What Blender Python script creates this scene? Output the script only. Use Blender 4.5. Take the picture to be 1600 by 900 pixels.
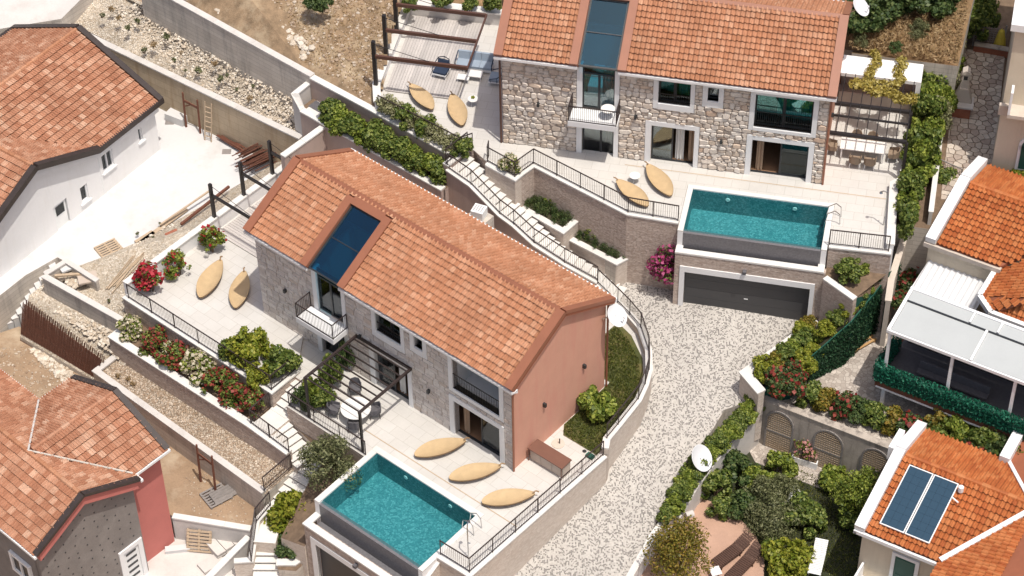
import bpy, math, random
import numpy as np
from mathutils import Vector, Matrix
R = math.radians
for _o in list(bpy.data.objects): bpy.data.objects.remove(_o)
SC = bpy.context.scene
COL = SC.collection

# ---------------------------------------------------------------- camera, sky, sun, exposure
CAM_POS = Vector((0.0, -84.163, 82.707))
cd = bpy.data.cameras.new('camera'); cam = bpy.data.objects.new('camera', cd); COL.objects.link(cam)
cd.sensor_width = 36.0; cd.lens = 81.0; cd.clip_end = 2000.0; cd.clip_start = 1.0
cam.matrix_world = Matrix.Translation(CAM_POS) @ Matrix.Rotation(R(45.5), 4, 'X') @ Matrix.Rotation(R(-1.0), 4, 'Z')
SC.camera = cam
SUN_AZ = R(-53.0); SUN_EL = R(72.0)          # azimuth from +x counter-clockwise
wd = bpy.data.worlds.new('World'); SC.world = wd; wd.use_nodes = True
wn = wd.node_tree.nodes; wl = wd.node_tree.links
sky = wn.new('ShaderNodeTexSky'); sky.sky_type = 'NISHITA'; sky.sun_disc = False
sky.sun_elevation = SUN_EL; sky.sun_rotation = R(90) - SUN_AZ; sky.altitude = 50; sky.dust_density = 5.0; sky.ozone_density = 0.3
bgn = wn['Background']; bgn.inputs['Strength'].default_value = 0.14
wl.new(sky.outputs[0], bgn.inputs['Color'])
sd = bpy.data.lights.new('sun', 'SUN'); sd.energy = 3.9; sd.angle = R(0.53); sd.color = (1.0, 0.945, 0.865)
sun = bpy.data.objects.new('sun', sd); COL.objects.link(sun)
sdir = Vector((math.cos(SUN_EL)*math.cos(SUN_AZ), math.cos(SUN_EL)*math.sin(SUN_AZ), math.sin(SUN_EL)))
sun.rotation_euler = sdir.to_track_quat('Z', 'Y').to_euler(); sun.location = (20, -30, 60)
SC.view_settings.view_transform = 'Standard'; SC.view_settings.look = 'None'
SC.view_settings.gamma = 1.0; SC.view_settings.use_curve_mapping = False
SC.view_settings.exposure = -0.1
SC.render.engine = 'CYCLES'
SC.cycles.max_bounces = 5; SC.cycles.diffuse_bounces = 3; SC.cycles.glossy_bounces = 2; SC.cycles.transparent_max_bounces = 8

# ---------------------------------------------------------------- materials
def new_mat(name):
    m = bpy.data.materials.new(name); m.use_nodes = True
    nt = m.node_tree; return m, nt, nt.nodes, nt.links, nt.nodes['Principled BSDF']
def ramp(N, stops):
    r = N.new('ShaderNodeValToRGB'); e = r.color_ramp.elements
    while len(e) < len(stops): e.new(0.5)
    for k, (p, c) in enumerate(stops): e[k].position = p; e[k].color = (*c, 1)
    return r
def coords(N, L, scale=(1, 1, 1), obj=True):
    tc = N.new('ShaderNodeTexCoord'); mp = N.new('ShaderNodeMapping'); mp.inputs['Scale'].default_value = scale
    g = N.new('ShaderNodeNewGeometry')
    L.new(g.outputs['Position'] if not obj else tc.outputs['Object'], mp.inputs[0]); return mp.outputs[0]
def noise(N, L, vec, scale, detail=4, rough=0.6):
    n = N.new('ShaderNodeTexNoise'); n.inputs['Scale'].default_value = scale; n.inputs['Detail'].default_value = detail
    n.inputs['Roughness'].default_value = rough; L.new(vec, n.inputs['Vector']); return n
def bump(N, L, h, b, strength, dist):
    k = N.new('ShaderNodeBump'); k.inputs['Strength'].default_value = strength; k.inputs['Distance'].default_value = dist
    L.new(h, k.inputs['Height']); L.new(k.outputs[0], b.inputs['Normal']); return k
def mixc(N, L, fac, a, b, mode='MIX'):
    m = N.new('ShaderNodeMix'); m.data_type = 'RGBA'; m.blend_type = mode
    for s, v in ((0, fac), (6, a), (7, b)):
        if hasattr(v, 'is_output'): L.new(v, m.inputs[s])
        elif s == 0: m.inputs[0].default_value = v
        else: m.inputs[s].default_value = (*v, 1)
    return m.outputs[2]
def rand_val(N, L):
    """per-object and per-piece random number"""
    oi = N.new('ShaderNodeObjectInfo'); g = N.new('ShaderNodeNewGeometry'); a = N.new('ShaderNodeMath'); a.operation = 'ADD'
    L.new(oi.outputs['Random'], a.inputs[0]); L.new(g.outputs['Random Per Island'], a.inputs[1])
    f = N.new('ShaderNodeMath'); f.operation = 'FRACT'; L.new(a.outputs[0], f.inputs[0]); return f.outputs[0]
MATS = {}
def plain(name, col, rough=0.6, var=0.12, scale=2.0, bmp=0.0, bscale=40.0, metal=0.0, spec=0.5, stain=None, vert=False):
    """weathered plain surface: two noise scales of tone, fine grain, optional streaky stain colour"""
    m, nt, N, L, b = new_mat(name); v = coords(N, L, (1, 1, 1), obj=False)
    n1 = noise(N, L, v, scale, 6); n2 = noise(N, L, v, scale*14, 3)
    lo = tuple(max(0, c*(1-var*2)) for c in col); hi = tuple(min(1, c*(1+var)) for c in col)
    r = ramp(N, [(0.28, lo), (0.72, hi)])
    mx = N.new('ShaderNodeMath'); mx.operation = 'MULTIPLY_ADD'; mx.inputs[1].default_value = 0.35; L.new(n2.outputs[0], mx.inputs[0])
    k = N.new('ShaderNodeMath'); k.operation = 'MULTIPLY'; k.inputs[1].default_value = 0.65; L.new(n1.outputs[0], k.inputs[0]); L.new(k.outputs[0], mx.inputs[2])
    L.new(mx.outputs[0], r.inputs[0]); out = r.outputs[0]
    if stain:
        v2 = coords(N, L, (2.2, 2.2, 0.25) if vert else (0.5, 0.5, 0.5), obj=False); n3 = noise(N, L, v2, 1.0, 6, 0.7)
        rr = ramp(N, [(0.5, (0, 0, 0)), (0.72, (1, 1, 1))]); L.new(n3.outputs[0], rr.inputs[0]); out = mixc(N, L, rr.outputs[0], out, stain)
    L.new(out, b.inputs['Base Color']); b.inputs['Roughness'].default_value = rough; b.inputs['Metallic'].default_value = metal
    b.inputs['Specular IOR Level'].default_value = spec
    if bmp:
        n4 = noise(N, L, v, bscale, 4); bump(N, L, n4.outputs[0], b, bmp, 0.02)
    MATS[name] = m; return m
def pieces(name, stops, rough=0.8, grain=20.0, gamt=0.25, bmp=0.3, spec=0.3):
    """pieces that each differ in tone (tiles, stones, planks)"""
    m, nt, N, L, b = new_mat(name); rv = rand_val(N, L); r = ramp(N, stops); L.new(rv, r.inputs[0])
    v = coords(N, L, obj=False); n = noise(N, L, v, grain, 5, 0.7); n2 = noise(N, L, v, 0.6, 4)
    rr = ramp(N, [(0.25, (1-gamt,)*3), (0.75, (1+gamt*0.4,)*3)]); L.new(n.outputs[0], rr.inputs[0])
    c = mixc(N, L, 1.0, r.outputs[0], rr.outputs[0], 'MULTIPLY')
    r2 = ramp(N, [(0.3, (0.86,)*3), (0.7, (1.08,)*3)]); L.new(n2.outputs[0], r2.inputs[0])
    c = mixc(N, L, 1.0, c, r2.outputs[0], 'MULTIPLY')
    L.new(c, b.inputs['Base Color']); b.inputs['Roughness'].default_value = rough; b.inputs['Specular IOR Level'].default_value = spec
    if bmp: bump(N, L, n.outputs[0], b, bmp, 0.02)
    MATS[name] = m; return m
def leafmat(name, dark, mid, light, trans=0.3, rough=0.5):
    m, nt, N, L, b = new_mat(name); rv = rand_val(N, L); r = ramp(N, [(0.0, dark), (0.55, mid), (1.0, light)]); L.new(rv, r.inputs[0])
    L.new(r.outputs[0], b.inputs['Base Color']); b.inputs['Roughness'].default_value = rough; b.inputs['Specular IOR Level'].default_value = 0.3
    t = N.new('ShaderNodeBsdfTranslucent'); L.new(r.outputs[0], t.inputs['Color'])
    ms = N.new('ShaderNodeMixShader'); ms.inputs[0].default_value = trans
    L.new(b.outputs[0], ms.inputs[1]); L.new(t.outputs[0], ms.inputs[2]); L.new(ms.outputs[0], N['Material Output'].inputs['Surface'])
    MATS[name] = m; return m
def stony(name, cols, scale, mortar, rough=0.9, width=0.06, bmp=0.6, dist=0.03, warp=0.0, big=0.25, sc3=(1, 1, 1)):
    """fine cells too small to build one by one: gravel, mosaic, split-face cladding"""
    m, nt, N, L, b = new_mat(name); v = coords(N, L, sc3, obj=False)
    vo = N.new('ShaderNodeTexVoronoi'); vo.inputs['Scale'].default_value = scale; L.new(v, vo.inputs['Vector'])
    ve = N.new('ShaderNodeTexVoronoi'); ve.feature = 'DISTANCE_TO_EDGE'; ve.inputs['Scale'].default_value = scale; L.new(v, ve.inputs['Vector'])
    sp = N.new('ShaderNodeSeparateColor'); L.new(vo.outputs['Color'], sp.inputs[0])
    r = ramp(N, cols); L.new(sp.outputs[0], r.inputs[0])
    e = ramp(N, [(0.0, (0, 0, 0)), (width, (1, 1, 1))]); L.new(ve.outputs[0], e.inputs[0])
    c = mixc(N, L, e.outputs[0], mortar, r.outputs[0])
    n = noise(N, L, v, 0.35, 5); r2 = ramp(N, [(0.3, (1-big,)*3), (0.7, (1+big*0.4,)*3)]); L.new(n.outputs[0], r2.inputs[0])
    c = mixc(N, L, 1.0, c, r2.outputs[0], 'MULTIPLY')
    L.new(c, b.inputs['Base Color']); b.inputs['Roughness'].default_value = rough; b.inputs['Specular IOR Level'].default_value = 0.25
    md = N.new('ShaderNodeMath'); md.operation = 'MULTIPLY_ADD'; L.new(sp.outputs[1], md.inputs[0]); md.inputs[1].default_value = 0.6; L.new(e.outputs[0], md.inputs[2])
    bump(N, L, md.outputs[0], b, bmp, dist); MATS[name] = m; return m
def glassy(name, tint, refl_tint=(1, 1, 1), rough=0.02, through=0.5, ior=1.5):
    m, nt, N, L, b = new_mat(name); N.remove(b)
    t = N.new('ShaderNodeBsdfTransparent'); t.inputs[0].default_value = (*[through*c for c in tint], 1)
    g = N.new('ShaderNodeBsdfGlossy'); g.inputs[0].default_value = (*refl_tint, 1); g.inputs['Roughness'].default_value = rough
    f = N.new('ShaderNodeFresnel'); f.inputs[0].default_value = ior
    ms = N.new('ShaderNodeMixShader'); L.new(f.outputs[0], ms.inputs[0]); L.new(t.outputs[0], ms.inputs[1]); L.new(g.outputs[0], ms.inputs[2])
    L.new(ms.outputs[0], N['Material Output'].inputs['Surface']); MATS[name] = m; return m, N, L, g, f
def bands(name, c1, c2, axis, freq, rough=0.6, duty=0.5, var=0.1):
    """corrugation or boards running along one axis of the object"""
    m, nt, N, L, b = new_mat(name); v = coords(N, L, (1, 1, 1)); w = N.new('ShaderNodeTexWave'); w.bands_direction = axis
    w.inputs['Scale'].default_value = freq; w.inputs['Distortion'].default_value = 0.3; L.new(v, w.inputs['Vector'])
    r = ramp(N, [(duty-0.2, c1), (duty+0.2, c2)]); L.new(w.outputs[0], r.inputs[0])
    n = noise(N, L, v, 1.2, 5); r2 = ramp(N, [(0.3, (1-var,)*3), (0.7, (1+var,)*3)]); L.new(n.outputs[0], r2.inputs[0])
    L.new(mixc(N, L, 1.0, r.outputs[0], r2.outputs[0], 'MULTIPLY'), b.inputs['Base Color']); b.inputs['Roughness'].default_value = rough
    bump(N, L, w.outputs[0], b, 0.5, 0.02); MATS[name] = m; return m

plain('paving_cream', (0.66, 0.62, 0.56), 0.7, 0.05, 0.7, 0.15, 30, stain=(0.60, 0.55, 0.48))
def slabs(name, col, ang, w=0.9, h=0.6):
    m = plain(name, col, 0.7, 0.05, 0.7, 0.15, 30, stain=tuple(c*0.9 for c in col)); nt = m.node_tree; N, L = nt.nodes, nt.links; b = N['Principled BSDF']
    src = b.inputs['Base Color'].links[0].from_socket; v = coords(N, L, obj=False); v.node.inputs['Rotation'].default_value = (0, 0, -ang)
    k = N.new('ShaderNodeTexBrick'); k.inputs['Scale'].default_value = 1.0; k.inputs['Brick Width'].default_value = w; k.inputs['Row Height'].default_value = h; k.inputs['Mortar Size'].default_value = 0.008
    k.inputs['Color1'].default_value = (1, 1, 1, 1); k.inputs['Color2'].default_value = (0.95, 0.945, 0.935, 1); k.inputs['Mortar'].default_value = (0.70, 0.68, 0.64, 1); L.new(v, k.inputs['Vector'])
    L.new(mixc(N, L, 1.0, src, k.outputs[0], 'MULTIPLY'), b.inputs['Base Color']); return m
slabs('paving_lower', (0.58, 0.56, 0.528), R(-40.55)); slabs('paving_upper', (0.58, 0.56, 0.528), R(-12.79))
plain('coping', (0.68, 0.665, 0.635), 0.6, 0.05, 1.5, 0.1, 30, stain=(0.62, 0.59, 0.55))
plain('white_paint', (0.78, 0.78, 0.78), 0.55, 0.03, 1.0)
plain('white_render', (0.79, 0.785, 0.78), 0.8, 0.03, 0.6, stain=(0.73, 0.72, 0.705), vert=True)
plain('white_slab', (0.60, 0.595, 0.59), 0.8, 0.04, 0.5, 0.1, 20, stain=(0.50, 0.485, 0.465))
plain('pink_stucco', (0.60, 0.315, 0.225), 0.85, 0.04, 1.2, 0.15, 60, stain=(0.58, 0.27, 0.20), vert=True)
plain('red_stucco', (0.52, 0.17, 0.145), 0.85, 0.05, 1.2, 0.15, 60)
plain('taupe_stucco', (0.46, 0.355, 0.31), 0.85, 0.06, 0.8, 0.2, 50, stain=(0.39, 0.30, 0.26), vert=True)
plain('beige_stucco', (0.62, 0.54, 0.42), 0.85, 0.04, 0.8, 0.1, 60, stain=(0.55, 0.47, 0.36), vert=True)
plain('sand_render', (0.55, 0.48, 0.41), 0.85, 0.06, 0.8, 0.15, 50, stain=(0.47, 0.40, 0.34), vert=True)
plain('grey_mortar', (0.235, 0.21, 0.195), 0.9, 0.12, 0.9, 0.3, 40, stain=(0.29, 0.265, 0.245))
plain('concrete', (0.60, 0.545, 0.48), 0.9, 0.12, 0.8, 0.3, 30, stain=(0.36, 0.33, 0.30), vert=True)
plain('concrete_sand', (0.50, 0.40, 0.28), 0.9, 0.12, 0.6, 0.3, 30, stain=(0.36, 0.26, 0.16), vert=True)
plain('concrete_light', (0.58, 0.55, 0.52), 0.9, 0.08, 0.8, 0.2, 30, stain=(0.46, 0.43, 0.40))
plain('old_concrete', (0.44, 0.385, 0.33), 0.95, 0.2, 1.4, 0.4, 30, stain=(0.13, 0.11, 0.10), vert=True)
def boards(m, period=0.28):
    nt = m.node_tree; N, L = nt.nodes, nt.links; b = N['Principled BSDF']; src = b.inputs['Base Color'].links[0].from_socket; v = coords(N, L, obj=False)
    k = N.new('ShaderNodeTexBrick'); k.inputs['Scale'].default_value = 1.0; k.inputs['Brick Width'].default_value = 2.4; k.inputs['Row Height'].default_value = period; k.inputs['Mortar Size'].default_value = 0.012
    k.inputs['Color1'].default_value = (1, 1, 1, 1); k.inputs['Color2'].default_value = (0.86, 0.85, 0.84, 1); k.inputs['Mortar'].default_value = (0.66, 0.64, 0.62, 1)
    sx = N.new('ShaderNodeSeparateXYZ'); L.new(v, sx.inputs[0]); a = N.new('ShaderNodeMath'); a.operation = 'SUBTRACT'; L.new(sx.outputs[0], a.inputs[0]); L.new(sx.outputs[1], a.inputs[1]); c = N.new('ShaderNodeCombineXYZ'); L.new(a.outputs[0], c.inputs[0]); L.new(sx.outputs[2], c.inputs[1]); L.new(c.outputs[0], k.inputs['Vector'])
    L.new(mixc(N, L, 1.0, src, k.outputs[0], 'MULTIPLY'), b.inputs['Base Color'])
boards(MATS['concrete']); boards(MATS['concrete_sand'], 0.5)
plain('copper_trim', (0.285, 0.11, 0.06), 0.45, 0.08, 1.5, metal=0.0)
plain('dark_fascia', (0.045, 0.032, 0.028), 0.5, 0.2, 2)
plain('iron', (0.035, 0.022, 0.02), 0.5, 0.1, 4)
plain('black_iron', (0.018, 0.014, 0.014), 0.5, 0.1, 4)
plain('rust', (0.13, 0.05, 0.03), 0.85, 0.25, 6, 0.3)
plain('brown_steel', (0.10, 0.045, 0.03), 0.5, 0.1, 4)
plain('anthracite', (0.03, 0.032, 0.034), 0.45, 0.06, 2)
plain('garage_grey', (0.055, 0.055, 0.058), 0.5, 0.05, 1)
plain('frame_dark', (0.025, 0.028, 0.032), 0.4, 0.05, 3)
plain('pool_stone', (0.16, 0.155, 0.165), 0.5, 0.2, 10, 0.2, 60)
plain('soil', (0.19, 0.13, 0.085), 0.95, 0.25, 4, 0.5, 30)
plain('soil_green', (0.055, 0.05, 0.025), 0.95, 0.3, 4, 0.5, 30)
plain('dirt', (0.34, 0.235, 0.15), 0.95, 0.16, 0.7, 0.6, 18, stain=(0.45, 0.36, 0.26))
plain('dry_grass', (0.27, 0.17, 0.085), 0.95, 0.3, 2.5, 0.8, 25, stain=(0.38, 0.28, 0.16))
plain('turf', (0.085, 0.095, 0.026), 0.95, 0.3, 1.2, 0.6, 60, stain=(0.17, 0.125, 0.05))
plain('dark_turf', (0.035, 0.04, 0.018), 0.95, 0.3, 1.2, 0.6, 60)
plain('rattan', (0.52, 0.375, 0.21), 0.75, 0.08, 3, 0.4, 90)
plain('rattan_edge', (0.30, 0.19, 0.10), 0.75, 0.1, 3)
plain('grey_fabric', (0.115, 0.11, 0.12), 0.9, 0.12, 6, 0.3, 60)
plain('blue_fabric', (0.30, 0.36, 0.43), 0.9, 0.06, 3)
plain('navy_fabric', (0.02, 0.035, 0.07), 0.9, 0.1, 3)
plain('table_white', (0.76, 0.74, 0.71), 0.5, 0.04, 3)
plain('brown_cabinet', (0.17, 0.08, 0.055), 0.5, 0.06, 2)
plain('beige_cabinet', (0.50, 0.42, 0.35), 0.6, 0.05, 2)
plain('tan_chair', (0.27, 0.20, 0.14), 0.8, 0.1, 3)
plain('brown_wicker', (0.075, 0.035, 0.022), 0.7, 0.15, 8, 0.4, 60)
plain('white_plastic', (0.78, 0.79, 0.78), 0.4, 0.03, 2)
plain('dish_white', (0.66, 0.67, 0.68), 0.5, 0.03, 2)
plain('steel', (0.55, 0.55, 0.55), 0.25, 0.05, 3, metal=1.0)
plain('wood_pale', (0.47, 0.36, 0.25), 0.85, 0.12, 5, 0.3)
plain('wood_orange', (0.50, 0.30, 0.13), 0.8, 0.12, 5, 0.3)
plain('wood_grey', (0.26, 0.235, 0.22), 0.9, 0.15, 5, 0.3)
plain('wood_red', (0.16, 0.06, 0.035), 0.8, 0.2, 5, 0.3)
plain('bark', (0.13, 0.09, 0.06), 0.95, 0.25, 6, 0.5)
plain('tile_terracotta_floor', (0.46, 0.29, 0.21), 0.8, 0.1, 1.2, 0.2, 20)
plain('awning_grey', (0.42, 0.44, 0.44), 0.5, 0.03, 0.8)
plain('curtain_white', (0.72, 0.70, 0.66), 0.9, 0.06, 3)
plain('curtain_teal', (0.07, 0.36, 0.38), 0.9, 0.1, 3)
plain('curtain_tan', (0.40, 0.28, 0.19), 0.9, 0.1, 3)
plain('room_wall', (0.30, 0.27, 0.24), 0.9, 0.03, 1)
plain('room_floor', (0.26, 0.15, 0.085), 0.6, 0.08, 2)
plain('shutter_green', (0.015, 0.085, 0.065), 0.5, 0.06, 2)
plain('green_net', (0.01, 0.09, 0.06), 0.8, 0.2, 2)
plain('brick_red', (0.33, 0.12, 0.07), 0.9, 0.15, 4)
plain('yellow_cloth', (0.62, 0.48, 0.06), 0.8, 0.1, 3)
plain('terracotta_hut', (0.30, 0.10, 0.05), 0.8, 0.1, 3)
pieces('tile_villa', [(0.0, (0.40, 0.18, 0.096)), (0.5, (0.455, 0.215, 0.12)), (0.88, (0.49, 0.25, 0.148)), (1.0, (0.535, 0.30, 0.19))], 0.8, 9, 0.2, 0.3)
pieces('tile_blend', [(0.0, (0.36, 0.158, 0.09)), (0.45, (0.43, 0.207, 0.124)), (0.85, (0.50, 0.272, 0.175)), (1.0, (0.575, 0.36, 0.25))], 0.8, 9, 0.3, 0.3)
pieces('tile_orange', [(0.0, (0.37, 0.10, 0.03)), (0.5, (0.45, 0.14, 0.042)), (1.0, (0.51, 0.19, 0.068))], 0.7, 9, 0.25, 0.3)
pieces('stone_warm', [(0.0, (0.60, 0.50, 0.41)), (0.35, (0.70, 0.62, 0.54)), (0.75, (0.76, 0.70, 0.63)), (0.95, (0.66, 0.54, 0.43)), (1.0, (0.55, 0.40, 0.30))], 0.9, 7, 0.25, 0.6)
pieces('stone_grey', [(0.0, (0.60, 0.53, 0.48)), (0.5, (0.70, 0.635, 0.585)), (0.85, (0.76, 0.705, 0.65)), (1.0, (0.62, 0.52, 0.44))], 0.9, 7, 0.25, 0.6)
plain('mortar_warm', (0.62, 0.53, 0.45), 0.95, 0.15, 4, 0.4)
plain('mortar_grey', (0.55, 0.48, 0.43), 0.95, 0.15, 4, 0.4)
pieces('deck_plank', [(0.0, (0.45, 0.42, 0.40)), (1.0, (0.57, 0.53, 0.50))], 0.8, 12, 0.2, 0.2)
pieces('flagstone', [(0.0, (0.40, 0.32, 0.27)), (0.5, (0.52, 0.44, 0.37)), (1.0, (0.62, 0.55, 0.47))], 0.9, 7, 0.25, 0.4)
pieces('rock', [(0.0, (0.50, 0.41, 0.31)), (0.5, (0.63, 0.55, 0.45)), (1.0, (0.74, 0.68, 0.59))], 0.95, 9, 0.3, 0.5)
pieces('rock_tan', [(0.0, (0.30, 0.21, 0.14)), (0.5, (0.44, 0.34, 0.25)), (1.0, (0.58, 0.50, 0.41))], 0.95, 9, 0.3, 0.5)
def cobble_fans(name):
    """small setts laid in fans: rows bent into arcs, light and dark stones"""
    m, nt, N, L, b = new_mat(name); v = coords(N, L, obj=False); sx = N.new('ShaderNodeSeparateXYZ'); L.new(v, sx.inputs[0])
    def mth(op, a, c=None, d=None):
        k = N.new('ShaderNodeMath'); k.operation = op
        for q, x in enumerate((a, c, d)):
            if x is None: continue
            if hasattr(x, 'is_output'): L.new(x, k.inputs[q])
            else: k.inputs[q].default_value = x
        return k.outputs[0]
    P_, R_ = 1.5, 0.95; u = mth('WRAP', sx.outputs[0], P_/2, -P_/2); arc = mth('SQRT', mth('MAXIMUM', mth('SUBTRACT', R_*R_, mth('MULTIPLY', u, u)), 0.01)); y2 = mth('SUBTRACT', sx.outputs[1], arc)
    c = N.new('ShaderNodeCombineXYZ'); L.new(sx.outputs[0], c.inputs[0]); L.new(y2, c.inputs[1])
    vo = N.new('ShaderNodeTexVoronoi'); vo.voronoi_dimensions = '2D'; vo.inputs['Scale'].default_value = 14.0; vo.inputs['Randomness'].default_value = 0.45; L.new(c.outputs[0], vo.inputs['Vector'])
    ve = N.new('ShaderNodeTexVoronoi'); ve.voronoi_dimensions = '2D'; ve.feature = 'DISTANCE_TO_EDGE'; ve.inputs['Scale'].default_value = 14.0; ve.inputs['Randomness'].default_value = 0.45; L.new(c.outputs[0], ve.inputs['Vector'])
    sp = N.new('ShaderNodeSeparateColor'); L.new(vo.outputs['Color'], sp.inputs[0]); r = ramp(N, [(0.0, (0.14, 0.135, 0.13)), (0.30, (0.23, 0.22, 0.21)), (0.36, (0.44, 0.42, 0.39)), (1.0, (0.55, 0.53, 0.495))]); L.new(sp.outputs[0], r.inputs[0])
    e = ramp(N, [(0.02, (0, 0, 0)), (0.10, (1, 1, 1))]); L.new(ve.outputs[0], e.inputs[0]); col = mixc(N, L, e.outputs[0], (0.44, 0.40, 0.355), r.outputs[0])
    n = noise(N, L, v, 0.25, 6); r2 = ramp(N, [(0.32, (0.86, 0.85, 0.84)), (0.66, (1.04, 1.03, 1.02))]); L.new(n.outputs[0], r2.inputs[0]); L.new(mixc(N, L, 1.0, col, r2.outputs[0], 'MULTIPLY'), b.inputs['Base Color']); b.inputs['Roughness'].default_value = 0.85; bump(N, L, e.outputs[0], b, 0.4, 0.015); MATS[name] = m
cobble_fans('cobbles')
stony('gravel_white', [(0.0, (0.46, 0.37, 0.27)), (0.3, (0.60, 0.51, 0.40)), (1.0, (0.72, 0.65, 0.55))], 11.0, (0.50, 0.42, 0.32), 0.95, 0.10, 0.9, 0.04, big=0.3)
stony('gravel_tan', [(0.0, (0.32, 0.24, 0.17)), (0.5, (0.46, 0.37, 0.28)), (1.0, (0.60, 0.52, 0.43))], 9.0, (0.26, 0.19, 0.13), 0.95, 0.10, 0.9, 0.04, big=0.3)
plain('hill_dirt', (0.29, 0.20, 0.12), 0.95, 0.32, 1.6, 0.9, 12, stain=(0.44, 0.35, 0.235))
stony('cladding', [(0.0, (0.46, 0.36, 0.30)), (0.5, (0.56, 0.46, 0.395)), (1.0, (0.64, 0.54, 0.47))], 9.0, (0.43, 0.34, 0.285), 0.9, 0.05, 0.9, 0.04, big=0.12, sc3=(0.6, 0.6, 1.6))
stony('cladding_light', [(0.0, (0.56, 0.47, 0.40)), (0.5, (0.62, 0.54, 0.465)), (1.0, (0.67, 0.59, 0.52))], 9.0, (0.53, 0.45, 0.385), 0.9, 0.05, 0.6, 0.03, big=0.10, sc3=(0.6, 0.6, 1.6))
stony('crazy_paving', [(0.0, (0.36, 0.31, 0.27)), (0.5, (0.47, 0.42, 0.37)), (1.0, (0.58, 0.52, 0.46))], 4.5, (0.28, 0.24, 0.21), 0.9, 0.08, 0.4, 0.02, big=0.15)
stony('pool_tile', [(0.0, (0.06, 0.185, 0.21)), (0.5, (0.085, 0.24, 0.262)), (1.0, (0.17, 0.35, 0.37))], 12.0, (0.065, 0.195, 0.22), 0.5, 0.06, 0.2, 0.02, big=0.10)
bands('corrugated', (0.62, 0.63, 0.64), (0.78, 0.79, 0.80), 'X', 1.6, 0.5)
_m, _N, _L, _g, _f = glassy('water', (0.62, 0.93, 0.95), (0.8, 0.9, 1.0), 0.03, 1.0, 1.33)
_v = coords(_N, _L, obj=False); _n = noise(_N, _L, _v, 5.0, 3); _k = _N.new('ShaderNodeBump'); _k.inputs['Strength'].default_value = 0.3; _k.inputs['Distance'].default_value = 0.05
_L.new(_n.outputs[0], _k.inputs['Height']); _L.new(_k.outputs[0], _g.inputs['Normal']); _L.new(_k.outputs[0], _f.inputs['Normal'])
glassy('glass_clear', (0.88, 0.93, 0.92), (0.9, 0.95, 1.0), 0.01, 0.92, 1.5)
glassy('glass_blue', (0.24, 0.62, 0.76), (0.62, 0.86, 1.0), 0.02, 1.0, 1.75)
glassy('glass_teal', (0.55, 0.92, 0.90), (0.9, 1.0, 1.0), 0.01, 0.95, 1.55)
m_, nt_, N_, L_, b_ = new_mat('solar_cell'); b_.inputs['Base Color'].default_value = (0.022, 0.055, 0.09, 1); b_.inputs['Roughness'].default_value = 0.22; MATS['solar_cell'] = m_
leafmat('leaf_green', (0.042, 0.078, 0.014), (0.132, 0.180, 0.036), (0.300, 0.336, 0.084))
leafmat('leaf_dark', (0.029, 0.058, 0.018), (0.072, 0.117, 0.034), (0.169, 0.208, 0.072))
leafmat('leaf_lime', (0.10, 0.14, 0.012), (0.24, 0.27, 0.030), (0.40, 0.38, 0.06))
leafmat('leaf_bright', (0.062, 0.101, 0.013), (0.190, 0.246, 0.036), (0.381, 0.414, 0.084))
leafmat('leaf_olive', (0.063, 0.075, 0.030), (0.161, 0.178, 0.078), (0.310, 0.310, 0.161))
leafmat('leaf_autumn', (0.08, 0.085, 0.012), (0.22, 0.19, 0.03), (0.34, 0.22, 0.045))
leafmat('leaf_gold', (0.24, 0.19, 0.03), (0.42, 0.34, 0.08), (0.60, 0.52, 0.20))
leafmat('leaf_pale', (0.16, 0.17, 0.07), (0.30, 0.30, 0.15), (0.48, 0.46, 0.28))
leafmat('leaf_ivy', (0.010, 0.038, 0.018), (0.024, 0.072, 0.034), (0.06, 0.125, 0.06))
leafmat('leaf_plastic', (0.004, 0.06, 0.035), (0.010, 0.12, 0.07), (0.03, 0.20, 0.12))
leafmat('grass_blade', (0.045, 0.065, 0.012), (0.12, 0.145, 0.03), (0.24, 0.23, 0.065))
leafmat('straw', (0.22, 0.14, 0.06), (0.36, 0.25, 0.13), (0.50, 0.38, 0.22))
leafmat('petal_red', (0.22, 0.008, 0.016), (0.42, 0.02, 0.035), (0.58, 0.08, 0.10))
leafmat('petal_magenta', (0.22, 0.025, 0.09), (0.38, 0.05, 0.16), (0.50, 0.13, 0.26))
leafmat('petal_cream', (0.45, 0.38, 0.25), (0.62, 0.55, 0.40), (0.74, 0.69, 0.55))
leafmat('petal_crimson', (0.13, 0.02, 0.015), (0.26, 0.035, 0.03), (0.36, 0.09, 0.06))
leafmat('petal_pink', (0.40, 0.15, 0.14), (0.55, 0.26, 0.24), (0.66, 0.40, 0.36))

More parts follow.
